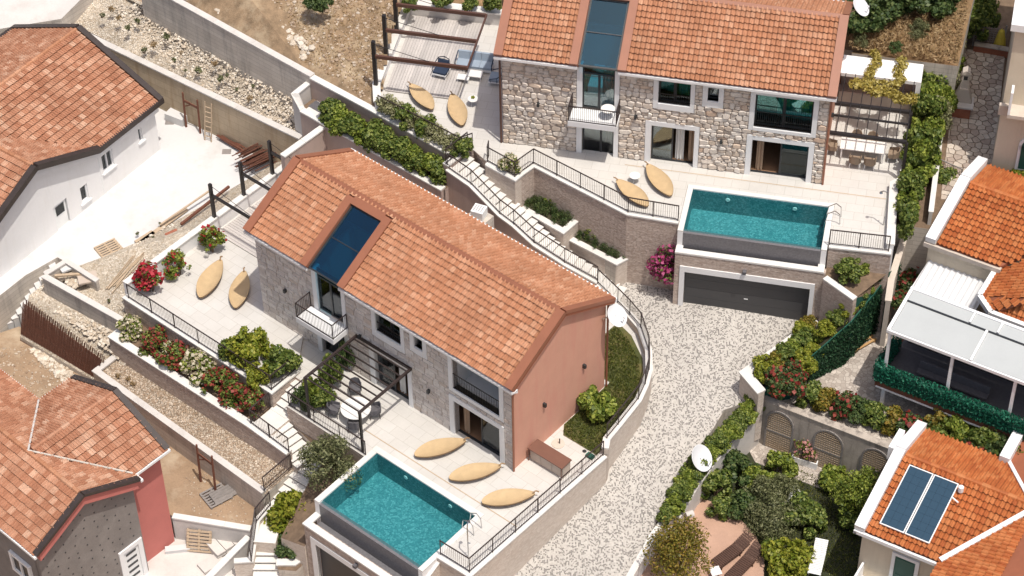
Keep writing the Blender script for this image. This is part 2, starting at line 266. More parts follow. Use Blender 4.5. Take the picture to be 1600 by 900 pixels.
# ---------------------------------------------------------------- mesh building
class MB:
    def __init__(s): s.v = []; s.f = []
    def poly(s, pts): n = len(s.v); s.v += [tuple(p) for p in pts]; s.f.append(tuple(range(n, n+len(pts)))); return s
    def extr(s, pts, vec):
        """closed prism from a polygon and a vector"""
        n = len(s.v); k = len(pts); s.v += [tuple(p) for p in pts]; s.v += [(p[0]+vec[0], p[1]+vec[1], p[2]+vec[2]) for p in pts]
        a = tuple(range(n, n+k)); b = tuple(range(n+k, n+2*k)); s.f.append(a[::-1]); s.f.append(b)
        for i in range(k): j = (i+1) % k; s.f.append((n+i, n+j, n+k+j, n+k+i))
        return s
    def box(s, x0, x1, y0, y1, z0, z1): return s.extr([(x0, y0, z0), (x1, y0, z0), (x1, y1, z0), (x0, y1, z0)], (0, 0, z1-z0))
    def bar(s, p, q, w, h, up=(0, 0, 1)):
        """rectangular bar p-q, w wide, h high, centred"""
        p = Vector(p); q = Vector(q); d = (q-p).normalized(); u = Vector(up)
        if abs(d.dot(u)) > 0.98: u = Vector((1, 0, 0))
        a = d.cross(u).normalized()*(w/2); b = a.cross(d).normalized()*(h/2)
        return s.extr([p-a-b, p+a-b, p+a+b, p-a+b], q-p)
    def tube(s, p, q, r0, r1=None, n=7, caps=True):
        r1 = r0 if r1 is None else r1; p = Vector(p); q = Vector(q); d = (q-p).normalized()
        a = d.orthogonal().normalized(); b = d.cross(a); k = len(s.v)
        for c, r in ((p, r0), (q, r1)):
            for i in range(n):
                t = 2*math.pi*i/n; s.v.append(tuple(c+a*(r*math.cos(t))+b*(r*math.sin(t))))
        for i in range(n): j = (i+1) % n; s.f.append((k+i, k+j, k+n+j, k+n+i))
        if caps: s.f.append(tuple(range(k, k+n))[::-1]); s.f.append(tuple(range(k+n, k+2*n)))
        return s
    def path(s, pts, r, n=6):
        for a, b in zip(pts, pts[1:]): s.tube(a, b, r, n=n)
        return s
    def disc(s, c, r0, r1, z0, z1, n=24):
        return s.tube((c[0], c[1], z0), (c[0], c[1], z1), r0, r1, n)
    def lathe(s, prof, n=20, axis=None):
        k = len(s.v); m = len(prof)
        for i in range(n):
            t = 2*math.pi*i/n
            for r, z in prof: s.v.append((r*math.cos(t), r*math.sin(t), z))
        for i in range(n):
            j = (i+1) % n
            for q in range(m-1): s.f.append((k+i*m+q, k+j*m+q, k+j*m+q+1, k+i*m+q+1))
        return s
    def xf(s, M, start=0): s.v[start:] = [tuple(M @ Vector(p)) for p in s.v[start:]]; return s
    def mesh(s, name, mat):
        me = bpy.data.meshes.new(name); me.from_pydata(s.v, [], s.f); me.update()
        me.materials.append(MATS[mat]); return me
    def build(s, name, mat, parent=None, world=False, smooth=False, label=None, kind=None):
        if world and parent is not None:
            M = parent.matrix_basis.inverted(); s.v = [tuple(M @ Vector(p)) for p in s.v]
        me = s.mesh(name, mat)
        if smooth: me.polygons.foreach_set('use_smooth', [True]*len(me.polygons))
        return put(name, me, parent, label=label, kind=kind)
def put(name, me, parent=None, loc=None, rot=None, scale=None, label=None, kind=None):
    o = bpy.data.objects.new(name, me); COL.objects.link(o)
    if parent is not None: o.parent = parent
    if loc is not None: o.location = loc
    if rot is not None: o.rotation_euler = rot
    if scale is not None: o.scale = scale
    if label: o['label'] = label
    if kind: o['kind'] = kind
    return o
def T(name, label, cat, loc=(0, 0, 0), rz=0.0, group=None, scale=None):
    o = bpy.data.objects.new(name, None); COL.objects.link(o); o.empty_display_size = 0.2
    o.location = loc; o.rotation_euler = (0, 0, rz)
    if scale is not None: o.scale = scale if hasattr(scale, '__len__') else (scale,)*3
    o['label'] = label; o['category'] = cat
    if group: o['group'] = group
    bpy.context.view_layer.update() if False else None
    return o
def struct(o): o['kind'] = 'structure'; return o
def tag(o, label, cat, group=None):
    o['label'] = label; o['category'] = cat
    if group: o['group'] = group
    return o
# local frames of the two villa plots (u along the front, v into the hill)
A1 = R(-40.55); O1 = Vector((-12.588, -1.540, 0.0)); A2 = R(-12.79); O2 = Vector((-0.331, 6.259, 4.5))
def _fr(O, a, u, v, z): return (O.x+u*math.cos(a)-v*math.sin(a), O.y+u*math.sin(a)+v*math.cos(a), O.z+z)
def f1(u, v, z=0.0): return _fr(O1, A1, u, v, z)
def f2(u, v, z=0.0): return _fr(O2, A2, u, v, z)
def drive_z(y): return -0.12 if y > -1.6 else -0.12+0.17*(y+1.6)
rnd = random.Random(7)
def inside(p, poly):
    x, y = p[0], p[1]; c = False; n = len(poly)
    for i in range(n):
        x1, y1 = poly[i][0], poly[i][1]; x2, y2 = poly[i-1][0], poly[i-1][1]
        if (y1 > y) != (y2 > y) and x < (x2-x1)*(y-y1)/(y2-y1)+x1: c = not c
    return c
# ---------------------------------------------------------------- the setting
def zone(name, poly, z, mat, base=-8.0, side='concrete'):
    n = len(poly); zs = z if hasattr(z, '__len__') else [z]*n
    v = [(p[0], p[1], zz) for p, zz in zip(poly, zs)] + [(p[0], p[1], base) for p in poly]
    ar = sum(poly[i-1][0]*poly[i][1]-poly[i][0]*poly[i-1][1] for i in range(n))
    idx = list(range(n))
    if ar < 0: idx = idx[::-1]
    f = [tuple(idx)] + [(idx[i], idx[i]+n, idx[(i+1) % n]+n, idx[(i+1) % n]) for i in range(n)]
    me = bpy.data.meshes.new(name); me.from_pydata(v, [], f); me.update(); me.materials.append(MATS[mat]); me.materials.append(MATS[side])
    for k, p in enumerate(me.polygons): p.material_index = 0 if k == 0 else 1
    return struct(put(name, me))
def offs(pts, d):
    out = []
    for i, p in enumerate(pts):
        p = Vector(p[:2]); t = []
        if i > 0: t.append((p-Vector(pts[i-1][:2])).normalized())
        if i < len(pts)-1: t.append((Vector(pts[i+1][:2])-p).normalized())
        n = sum((Vector((-q.y, q.x)) for q in t), Vector((0, 0))).normalized()
        k = max(0.4, n.dot(Vector((-t[0].y, t[0].x)))); out.append(p+n*(d/k))
    return out
def strip(mb, pts, w0, w1, zb, zt):
    """mitred strip between offsets w0 and w1 of a line, bottom and top heights per point"""
    a = offs(pts, w0); b = offs(pts, w1); n = len(pts)
    zb = zb if hasattr(zb, '__len__') else [zb]*n; zt = zt if hasattr(zt, '__len__') else [zt]*n
    for i in range(n-1):
        q = [(a[i], i), (b[i], i), (b[i+1], i+1), (a[i+1], i+1)]; k = len(mb.v)
        mb.v += [(c.x, c.y, zb[j]) for c, j in q] + [(c.x, c.y, zt[j]) for c, j in q]
        mb.f += [(k+3, k+2, k+1, k), (k+4, k+5, k+6, k+7), (k+1, k+5, k+4, k), (k+2, k+6, k+5, k+1), (k+3, k+7, k+6, k+2), (k, k+4, k+7, k+3)]
    return mb
def wall(name, label, pts, zb, zt, mat, th=0.3, cop=0.09, copw=None, copmat='coping', cat='wall', group=None):
    n = len(pts); zt = zt if hasattr(zt, '__len__') else [zt]*n; zb = zb if hasattr(zb, '__len__') else [zb]*n
    t = T(name, label, cat, (pts[0][0], pts[0][1], zb[0]), 0, group); M = Vector((pts[0][0], pts[0][1], zb[0]))
    mb = strip(MB(), pts, -th/2, th/2, zb, [z-cop for z in zt]); mb.v = [tuple(Vector(p)-M) for p in mb.v]; mb.build('wall_body', mat, t)
    if cop:
        w = copw or th+0.08; a = offs(pts, -w/2); b = offs(pts, w/2)
        for i in range(n-1):
            L = (Vector(pts[i+1][:2])-Vector(pts[i][:2])).length; m = max(1, int(round(L/1.5)))
            for j in range(m):
                s0, s1 = j/m+(0.004/L if j else 0), (j+1)/m-(0.004/L if j < m-1 else 0)
                q = [a[i].lerp(a[i+1], s0), b[i].lerp(b[i+1], s0), b[i].lerp(b[i+1], s1), a[i].lerp(a[i+1], s1)]; ss = [s0, s0, s1, s1]
                c = MB(); zz = [zt[i]+(zt[i+1]-zt[i])*s for s in ss]
                c.v = [(p.x-M.x, p.y-M.y, z-cop-M.z+0.002) for p, z in zip(q, zz)] + [(p.x-M.x, p.y-M.y, z-M.z) for p, z in zip(q, zz)]
                c.f = [(3, 2, 1, 0), (4, 5, 6, 7), (1, 5, 4, 0), (2, 6, 5, 1), (3, 7, 6, 2), (0, 4, 7, 3)]; c.build('coping', copmat, t)
    return t
def railing(label, pts, h=1.0, group='dark iron railings', mat='iron', gap=0.11, name='railing', step=1.7):
    """posts, two rails and thin balusters along a 3-D line"""
    t = T(name, label, 'railing', pts[0], 0, group); o = Vector(pts[0]); P3 = [Vector(p)-o for p in pts]
    top = MB(); bot = MB(); bal = MB(); up = Vector((0, 0, 1)); done = []
    for a, b in zip(P3, P3[1:]):
        top.bar(a+up*h, b+up*h, 0.05, 0.045); bot.bar(a+up*0.1, b+up*0.1, 0.035, 0.035)
        L = (b-a).length; m = max(1, int(round(L/step)))
        for j in range(m+1):
            p = a.lerp(b, j/m)
            if not any((p-q).length < 0.05 for q in done):
                done.append(p); MB().bar(p, p+up*(h+0.02), 0.05, 0.05).build('post', mat, t)
        k = max(2, int(L/gap))
        for j in range(1, k): p = a.lerp(b, j/k); bal.bar(p+up*0.1, p+up*h, 0.014, 0.014)
    top.build('top_rail', mat, t); bot.build('bottom_rail', mat, t); bal.build('balusters', mat, t, kind='stuff')
    return t

gm = MB(); gm.poly([(-900, -900, -6.2), (900, -900, -6.2), (900, 900, -6.2), (-900, 900, -6.2)]); struct(gm.build('ground', 'dirt'))
Z1 = 0.0; ZL = 0.12; Z2 = 4.5; WY = -1.2
# driveway: flat by the upper garage, falling towards the lower plot
DR = [(-3.23, -18.49, -2.99), (-1.44, -16.7, -2.69), (1.65, -13.18, -2.09), (4.91, -8.25, -1.25), (6.02, -4.54, -0.62), (5.21, -0.94, -0.12), (4.15, 1.44, -0.12)]
DRR = [(4.48, -18.64, -3.02), (5.1, -16.83, -2.71), (7.03, -13.15, -2.08), (8.22, -10.57, -1.64), (9.6, -8.9, -1.36), (10.35, -7.63, -1.15), (12.16, -7, -1.04), (12.64, -5.81, -0.84), (15.26, -3.2, -0.39), (15.57, -1.65, -0.13)]
dv = DR + [(5.31, 1.41, -0.12), (15.94, -1.2, -0.12)] + DRR[::-1]
_u = [p for p in dv if p[1] > -1.6]
def split_drive():
    lo, hi = [], []
    n = len(dv)
    for i in range(n):
        a, b = dv[i], dv[(i+1) % n]
        (hi if a[1] > -1.6 else lo).append(a)
        if (a[1] > -1.6) != (b[1] > -1.6):
            s = (-1.6-a[1])/(b[1]-a[1]); q = (a[0]+s*(b[0]-a[0]), -1.6, -0.12); lo.append(q); hi.append(q)
    return lo, hi
_lo, _hi = split_drive()
zone('driveway', _lo, [drive_z(p[1]) for p in _lo], 'cobbles'); zone('driveway_apron', [(p[0], p[1]) for p in _hi], -0.12, 'cobbles')
# lower villa terrace (a slab with the pool bay left open) and upper-left terrace
zone('terrace_lower', [f1(*p) for p in [(4.2,-2.2),(5.3,-2.2),(5.3,-3.9),(10.47,-3.9),(10.47,-3.03),(17.22,-3.03),(17.22,-6.2),(18.95,-6.2),(19.3,3.3),(18.95,4.0),(18.8,5.2),(18.5,7.1),(17.7,8.8),(16.9,9.8),(15.6,10.8),(14.6,11.2),(12.2,11.7),(9.0,10.4),(-4.9,10.0),(-4.9,8.0),(2.6,7.4),(2.6,-0.4),(3.2,-0.9),(4.2,-2.2)][:-1]], Z1, 'paving_lower', side='cladding')
zone('terrace_side', [f1(*p) for p in [(-6.3,-3.75),(4.12,-3.75),(4.12,-1.9),(2.75,-0.02),(2.75,8.6),(-6.2,8.6)]], ZL, 'paving_lower', side='cladding')
zone('lawn', [f1(*p) for p in [(16.55,3.7),(16.95,3.15),(19.0,3.15),(18.8,5.2),(18.45,7.0),(17.6,8.6),(16.8,9.6),(15.4,10.5),(14.3,10.8),(14.3,7.3),(16.55,7.3)]], 0.03, 'turf', -0.05)
# flower terrace, gravel bed, lower yards
zone('flower_bed', [f1(*p) for p in [(-5.5,-3.7),(4.1,-3.7),(4.1,-5.3),(-5.5,-5.45)]], -1.05, 'soil', side='cladding')
zone('gravel_bed', [f1(*p) for p in [(-5.4,-5.2),(6.9,-5.2),(6.9,-7.3),(-5.4,-6.95)]], -2.3, 'gravel_tan')
zone('lower_yard', [(-25.83, -2.56, -3.8), (-20.4, -0.86, -3.8), (-12.91, -8.11, -3.8), (-12.73, -12.63, -3.8), (-16.47, -11.83, -3.8), (-19.13, -9.64, -3.8), (-22.95, -7.02, -3.8)], -3.8, 'dirt')
zone('front_yard', [(-19.2, -16.45, -5.2), (-18.47, -10.12, -5.2), (-16.47, -9.34, -5.2), (-12.9, -10.25, -5.2), (-12.32, -16.6, -5.2)], -5.2, 'concrete_light')
zone('earth_pit', [(-28.82, -0.02, -3.5), (-26, 1.32, -3.5), (-21.12, -2.95, -3.5), (-20.67, -6.91, -3.5), (-27.76, -6.75, -3.5)], -3.5, 'dirt')
zone('gravel_slope', [(-25.22, 1.68, -1.5), (-24.41, 2.51, -1.4), (-19.45, -1.27, -1.4), (-19.78, -2.86, -2.2), (-21.36, -3.06, -2.9), (-25.75, 0.26, -2.9)], [-1.6, -1.4, -1.4, -2.2, -3.2, -3.2], 'gravel_white')
# building yard of the white house, debris strip along the terrace wall
zone('white_yard', [(-29.36, -2.23, -1.2), (-30.75, 14.81, -1.2), (-20.75, 19.06, -1.2), (-11.66, 14.02, -1.2), (-12.55, 10.97, -1.2), (-18.64, 4.84, -1.2), (-21.4, 2.23, -1.2), (-23.99, 4.14, -1.2), (-25.5, 2.81, -1.2)], WY, 'white_slab')
zone('debris_strip', [(-24.68, 2.55, -0.5), (-21.83, 3.84, -0.5), (-19.46, 5.35, -0.5), (-12.51, 11.35, -0.5), (-11.4, 10.26, -0.5), (-15.89, 5.26, -0.5), (-19.74, 0.06, -0.5), (-19.1, -2.25, -0.5)], [-1.28, -1.1, -1.1, -0.9, 0.1, 0.05, -1.0, -1.3], 'gravel_white')
# gravel terrace between the two concrete walls, and the hillside
zone('gravel_terrace', [(-27.02, 22.32, 1.5), (-11.43, 10.39, 1.5), (-10.61, 13.03, 1.7), (-10.79, 12.49, 2.7), (-20.64, 20.87, 2.7), (-25.25, 24.33, 2.7)], [1.55, 1.45, 1.6, 2.7, 2.7, 2.7], 'gravel_white')
hb = [(-20.23, 19.91, 4.9), (-10.61, 11.83, 4.7), (-6.97, 8.83, 4.6), (-5.56, 18.31, 5), (-3.16, 17.71, 8), (-17.4, 21.69, 8)]
zone('hillside', hb, [4.72, 4.57, 4.42, 4.9, 7.9, 7.5], 'hill_dirt')
from mathutils import noise as mnoise
def hill_z(x, y): return 0.55*mnoise.noise((x*0.35, y*0.35, 1.0))+0.28*mnoise.noise((x*1.1, y*1.1, 5.0))+0.10*mnoise.noise((x*3.1, y*3.1, 2.0))
_A = np.array([[p[0], p[1], 1] for p in hb]); _c = np.linalg.lstsq(_A, np.array([4.8, 4.65, 4.5, 5.0, 8.0, 7.6]), rcond=None)[0]
_wl = (Vector(hb[0][:2]), Vector(hb[1][:2]), Vector(hb[2][:2]))
def hill_h(x, y):
    q = Vector((x, y)); d = 9.0
    for a, b in zip(_wl, _wl[1:]): e = b-a; s = max(0, min(1, (q-a).dot(e)/e.length_squared)); d = min(d, (q-a-e*s).length)
    return min(_c[0]*x+_c[1]*y+_c[2]+0.05+0.6*hill_z(x, y), 4.48+0.55*d+0.5*min(1, d)*hill_z(x, y))
_m = MB(); _st = 0.2; _x0, _x1 = min(p[0] for p in hb), max(p[0] for p in hb); _y0, _y1 = min(p[1] for p in hb), max(p[1] for p in hb); _nx, _ny = int((_x1-_x0)/_st)+1, int((_y1-_y0)/_st)+1
_m.v = [(_x0+i*_st, _y0+j*_st, hill_h(_x0+i*_st, _y0+j*_st)) for j in range(_ny) for i in range(_nx)]
for j in range(_ny-1):
    for i in range(_nx-1):
        if inside((_x0+(i+.5)*_st, _y0+(j+.5)*_st), hb): k = j*_nx+i; _m.f.append((k, k+1, k+_nx+1, k+_nx))
struct(_m.build('hillside', 'hill_dirt', smooth=True))
zone('bank', [(-32.74, 18.13, 2.6), (-25.27, 19.95, 2.6), (-23.41, 22.12, 3.4), (-28.71, 25.97, 3.4), (-35.12, 24.29, 3.4)], [2.4, 2.4, 3.2, 3.4, 3.4], 'concrete_light')
# upper villa terrace
zone('terrace_upper', [f2(*p) for p in [(-7.2,1.15),(-1.95,-1.35),(-1.35,-0.95),(-0.45,-1.75),(1.2,-2.62),(1.9,-1.45),(7.3,-4.12),(9.9,-4.25),(9.9,-1.43),(17.35,-1.43),(17.35,-4.5),(20.4,-4.4),(20.6,9.6),(-7.4,9.6)]], Z2, 'paving_upper', side='cladding')
zone('upper_garden', [f2(*p) for p in [(-8.2,9.9),(17.0,9.6),(17.0,7.6),(22.5,7.6),(23.5,22),(-8.2,22)]], [5.2, 5.6, 7.0, 7.0, 8.0, 6.6], 'dry_grass')
zone('planter_soil', [f1(*p) for p in [(-6.9,10.1),(3.4,10.1),(3.4,11.4),(-6.9,11.4)]], 3.25, 'soil', side='taupe_stucco')
zone('planter_soil', [f1(*p) for p in [(6.5,12.3),(9.5,12.3),(9.5,13.7),(6.5,13.7)]], 2.3, 'soil_green')
zone('planter_soil', [f1(*p) for p in [(9.4,12.8),(12.55,12.8),(13.0,14.6),(9.4,13.8)]], 1.45, 'soil_green')
zone('planter_soil', [f2(17.4,-4.5), f2(20.5,-4.4), (19.24, -1.39, -0.8), (18.14, -2.96, -0.8), (16.77, -4.3, 3.2), (15.46, -2.83, 3.2)], [3.2, 3.2, 2.3, 2.2, 3.1, 3.15], 'soil', side='green_net')
zone('planter_soil', [(12.29, -7.43, 0.3), (15.24, -3.2, 0.3), (15.69, -2.83, 1.5), (16.78, -4.36, 3), (18.21, -2.87, -0.8), (17.48, -3.8, -0.8), (15.87, -5.31, -0.8), (14.59, -5.94, -0.8), (13.56, -7.29, -0.3)], [.25, .3, .6, 2.2, 2.0, 1.8, 1.1, .4, .1], 'soil_green', side='green_net')
zone('planter_soil', [f1(*p) for p in [(6.0,-3.95),(10.42,-3.95),(10.42,-8.3),(8.8,-8.3),(8.12,-5.4),(8.1,-4.15)]], [-1.2, -1.2, -2.6, -3.2, -2.0, -1.6], 'soil', side='cladding_light')
# neighbouring ground to the right
zone('garden_paving', [(12.05, -7.05, -0.8), (15.47, -8.91, -0.8), (18.89, -11.27, -0.8), (25.4, -15.96, -0.8), (29.92, 1.49, -0.8), (20.71, 2.2, -0.8), (19.53, 0.8, -0.8), (16.25, -1.91, -0.8), (13.23, -4.54, -0.8)], -0.85, 'crazy_paving')
zone('side_yard', [(18.77, -1.7, 0.3), (20.49, 6.46, 0.3), (23.73, 10, 0.3), (28.33, 12.55, 0.3), (28.22, 0.4, 0.3), (22.57, -2.25, 0.3)], 0.3, 'old_concrete')
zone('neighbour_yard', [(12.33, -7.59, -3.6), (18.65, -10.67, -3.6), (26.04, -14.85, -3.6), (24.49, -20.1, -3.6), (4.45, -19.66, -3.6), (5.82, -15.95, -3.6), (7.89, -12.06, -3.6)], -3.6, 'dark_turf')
zone('stone_path', [f2(*p) for p in [(20.4,-1.8),(27.5,-1.8),(28.5,20),(20.4,20)]], 4.0, 'soil')
zone('patio', [(5.37, -15.97, -3.56), (7.22, -12.8, -3.56), (8.58, -11.09, -3.56), (10.25, -11.74, -3.56), (11.49, -13.57, -3.56), (11.83, -14.96, -3.56), (11.37, -18.37, -3.56), (4.51, -18.22, -3.56)], -3.56, 'tile_terracotta_floor', -4)
zone('patio_small', [(11.59, -8.04, -3.56), (12.24, -7.2, -3.56), (16.25, -9.62, -3.56), (15.46, -11.05, -3.56), (13.54, -9.97, -3.56), (11.89, -8.97, -3.56)], -3.55, 'crazy_paving', -4)

# retaining walls with copings
wall('retaining_wall', 'long low beige wall with railing beside the cobbled driveway', [f1(17.2,-6.2), f1(18.98,-6.15), f1(19.3,3.35)], -6, 0.1, 'cladding_light', 0.3)
cv = [(19.3,3.4),(18.98,3.95),(18.86,4.98),(18.6,6.9),(18.25,7.9),(17.8,8.8),(17.0,9.8),(15.7,10.85),(14.7,11.25),(13.7,11.55),(12.1,11.95)]
wall('curved_wall', 'curved light wall around the lawn of the pink gabled villa', [f1(*p) for p in cv], -3, [.55]*8+[.5, .5, .55], 'cladding_light', 0.28)
wall('terrace_wall', 'stone clad wall under the railing of the left terrace with the yellow bush', [f1(-6.3,-3.7), f1(4.13,-3.7), f1(4.13,-1.85)], -3, 0.2, 'cladding', 0.3)
wall('parapet_wall', 'white parapet behind the red bougainvillea on the left terrace', [f1(-6.3,-3.55), f1(-6.25,8.5)], -2, 1.0, 'white_render', 0.26, copw=0.36)
wall('flower_wall', 'stone clad wall with white coping along the red and cream flower bed', [f1(-5.55,-3.9), f1(-5.5,-5.45), f1(4.14,-5.35), f1(6.75,-5.35)], -4, [-.85, -.85, -.85, -1.05], 'cladding', 0.34)
wall('gravel_wall', 'grey concrete wall holding the empty gravel bed above the lower yard', [f1(-5.4,-5.6), f1(-5.4,-6.95), f1(6.85,-7.32)], -6, -2.1, 'concrete', 0.26, copmat='concrete_light')
wall('concrete_wall', 'tan concrete wall behind the white yard with leaning ladder', [(-26.89, 21.58, 1.7), (-11.23, 10.21, 1.65)], -3, [1.75, 1.65], 'concrete_sand', 0.3, copmat='concrete_light')
wall('concrete_wall', 'tall grey concrete wall with dark streak below the rubble hillside', [(-20.46, 20.04, 4.9), (-10.46, 11.67, 4.7)], 1.5, [5.0, 4.75], 'concrete', 0.3, copmat='concrete_light')
wall('box_wall', 'light concrete corner box with drain grate beside the long hedge', [f2(-11.3,3.1), f2(-11.8,2.0), f1(-6.6,10.1)], -1, [4.2, 4.2, 3.45], 'concrete_light', 0.25)
wall('planter_wall', 'taupe wall below the long clipped hedge behind the lower roof', [f1(-6.6,10.08), f1(3.4,10.08)], -1, 3.42, 'taupe_stucco', 0.3)
wall('hedge_wall', 'taupe wall with white coping above the long clipped hedge', [f1(-7.0,11.4), f1(-2.6,11.45), f1(2.75,11.42)], 1, [4.65, 4.65, 4.62], 'taupe_stucco', 0.3)
wall('end_wall', 'pinkish end wall with white coping behind the lower villa ridge', [f1(-5.0,6.9), f1(-4.95,10.0)], -1, 3.2, 'taupe_stucco', 0.3)
wall('parapet_wall', 'white parapet carrying the dark pergola posts beside the upper deck', [f2(-7.0,1.2), f2(-7.42,2.6), f2(-7.45,9.5)], 3, Z2+0.6, 'white_render', 0.3, copw=0.42)
wall('parapet_wall', 'grey parapet at the back of the upper timber deck', [f2(-7.4,9.55), f2(-0.2,9.6)], 3, Z2+0.85, 'concrete_light', 0.35, copw=0.5)
wall('terrace_wall', 'rough stone clad wall with railing in front of the upper villa', [f2(-0.42,-1.82), f2(1.2,-2.68), f2(1.93,-1.5), f2(7.3,-4.17), f2(9.9,-4.3)], -1, Z2+0.1, 'cladding', 0.3)
wall('terrace_wall', 'short clad wall with railing right of the upper pool', [f2(17.4,-4.55), f2(20.45,-4.45)], -1, Z2+0.1, 'cladding', 0.3)
wall('planter_edge', 'white edged planter of dark ground cover beside the upper stair steps', [f1(6.4,12.4), f1(9.5,12.35), f1(9.5,13.6)], -1, 2.4, 'cladding_light', 0.26)
wall('planter_edge', 'white edged lower planter of dark ground cover beside the stair foot', [f1(9.5,12.85), f1(12.5,12.95), f1(12.85,14.3)], -1, 1.55, 'cladding_light', 0.26)
wall('corner_wall', 'low clad wall joining the planter and the upper garage', [f1(12.85,14.35), f1(14.9,14.6)], -1, 0.9, 'cladding_light', 0.26)
wall('wing_wall', 'sloping pink clad wing wall right of the wide upper garage door', [(15.43, -3.02, 3.3), (16.74, -4.49, 3.3)], -2, [3.35, 3.3], 'cladding', 0.25)
wall('kerb_wall', 'white topped wall between driveway and the flowering corner hedge', [(15.24, -3.04, 0.5), (13.09, -5.13, 0.5), (11.34, -6.74, 0.5), (12.04, -8, 0.5)], -3, [0.35, .45, 0.55, 0.5], 'cladding_light', 0.36, copw=0.5)
wall('arch_wall', 'weathered wall with arched lattice panels behind the neighbour garden', [(12.02, -7.42, -0.4), (15.38, -9.35, -0.4), (18.84, -11.33, -0.4), (20.51, -12.46, -0.4)], -4, -0.4, 'old_concrete', 0.3, cop=0.06, copmat='old_concrete')
wall('garden_wall', 'whitewashed low wall between driveway hedge and neighbour garden', [(12.07, -7.69, -1.5), (10.24, -9.56, -1.9), (8.73, -11.65, -2.2), (7.7, -13.45, -2.5)], -4, [-1.3, -1.7, -2.0, -2.3], 'concrete_light', 0.25, cop=0.06, copmat='concrete_light')
wall('garden_wall', 'white kerb wall beside the driveway behind the autumn coloured tree', [(7.46, -13.22, -2.2), (6.47, -14.61, -2.4), (5.31, -16.73, -2.6), (4.66, -17.95, -2.7)], -4, [-2.0, -2.2, -2.5, -2.7], 'white_render', 0.25, cop=0.06)
wall('yard_wall', 'low concrete wall between the brown yard and the pale front yard', [(-16.7, -11.75, -3.6), (-12.84, -12.64, -3.6)], -6, -3.55, 'concrete_light', 0.25)
wall('yard_wall', 'sloping white wall beside the stacked stone slabs', [(-12.99, -12.78, -4), (-14.93, -14.89, -4.6)], -6, [-4.0, -4.6], 'concrete_light', 0.25)
wall('concrete_wall', 'smooth concrete wall between rubble box and gravel slope', [(-24.26, 1.75, -0.2), (-19.38, -1.71, -0.4)], -5, [-0.2, -0.45], 'concrete', 0.26, copmat='concrete_light')
wall('rubble_box_wall', 'low concrete wall enclosing the heap of boards and rubble', [(-24.21, 1.85, -0.2), (-23.24, 2.83, -0.2), (-21.45, 1.41, -0.3)], -2, [-0.2, -0.2, -0.3], 'concrete', 0.2, copmat='concrete_light')
wall('arch_wall', 'pale boundary wall with iron arches beside the orange roofed house', [(21.81, 3.62, 3.5), (20.82, 1.57, 3.4), (19.7, -0.21, 3.1), (18.8, -2.66, 2.6), (18.54, -3.8, 2.4)], -1, [3.6, 3.5, 3.2, 2.8, 2.4], 'sand_render', 0.25, copmat='sand_render')
wall('hedge_kerb', 'white planter wall under the boundary hedge beside the upper terrace', [f2(20.35,-4.3), f2(20.1,0.2), f2(20.5,0.6), f2(20.7,5.6)], 1, Z2+0.45, 'white_render', 0.35)
wall('boundary_wall', 'long thin fence wall between the hedge and the stone path', [f2(22.1,-1.5), f2(22.1,6.9), f2(22.1,11.8), f2(22.3,18)], 2, [4.9, 5.0, 5.0, 5.2], 'concrete_light', 0.18, cop=0.05)

for lab, pts in (('thin brown drain channel between lower pool and villa', [f1(9.3,-2.62,0.004), f1(19.15,-2.62,0.004)]), ('thin brown drain channel behind the upper pool', [f2(6.5,-0.55,0.004), f2(20.0,-0.55,0.004)])):
    o = MB().bar((0, 0, 0), Vector(pts[1])-Vector(pts[0]), 0.05, 0.006).build('drain_channel', 'wood_pale'); o.location = pts[0]; o['label'] = lab; o['category'] = 'drain'
# ---------------------------------------------------------------- stairs, pools, garages
def stairs(label, line, n, width, zs, ze, mat='coping', side='cladding_light', group='pale garden stairs', depth=2.5):
    """n steps along a plan line; every step a block of its own"""
    pts = [Vector(p[:2]) for p in line]; L = [0]
    for a, b in zip(pts, pts[1:]): L.append(L[-1]+(b-a).length)
    def at(s):
        for i in range(len(pts)-1):
            if s <= L[i+1]+1e-6: d = (pts[i+1]-pts[i]).normalized(); return pts[i]+d*(s-L[i]), d
        return pts[-1], (pts[-1]-pts[-2]).normalized()
    t = T('stairs', label, 'stairs', (pts[0].x, pts[0].y, ze), 0, group); o = Vector((pts[0].x, pts[0].y, ze))
    for k in range(n):
        s0, s1 = L[-1]*k/n, L[-1]*(k+1)/n; a, d = at(s0+0.001); b, _ = at(s1); d = (b-a).normalized(); w = Vector((-d.y, d.x))*(width/2)
        z = zs+(ze-zs)*(k+1)/n+0.003; b = b+d*0.05
        m = MB().extr([(a.x-w.x-o.x, a.y-w.y-o.y, z-0.05-o.z), (b.x-w.x-o.x, b.y-w.y-o.y, z-0.05-o.z), (b.x+w.x-o.x, b.y+w.y-o.y, z-0.05-o.z), (a.x+w.x-o.x, a.y+w.y-o.y, z-0.05-o.z)], (0, 0, 0.05))
        st = m.build('step', mat, t); c = b-d*0.07; w2 = w*0.99
        MB().extr([(a.x-w2.x-o.x, a.y-w2.y-o.y, z-depth-o.z), (c.x-w2.x-o.x, c.y-w2.y-o.y, z-depth-o.z), (c.x+w2.x-o.x, c.y+w2.y-o.y, z-depth-o.z), (a.x+w2.x-o.x, a.y+w2.y-o.y, z-depth-o.z)], (0, 0, depth-0.052)).build('riser', side, st)
    return t
stairs('short upper flight of pale steps beside the pergola terrace', [f1(4.72,-2.2), f1(4.72,-3.95)], 5, 1.05, 0.0, -0.85)
zone('landing', [f1(*p) for p in [(4.2,-3.85),(5.4,-3.85),(5.4,-5.2),(4.2,-5.2)]], -0.87, 'coping', side='cladding_light')
stairs('pale steps running along the flower wall past the olive bush', [f1(5.3,-4.55), f1(7.2,-4.75)], 6, 1.2, -0.85, -1.9)
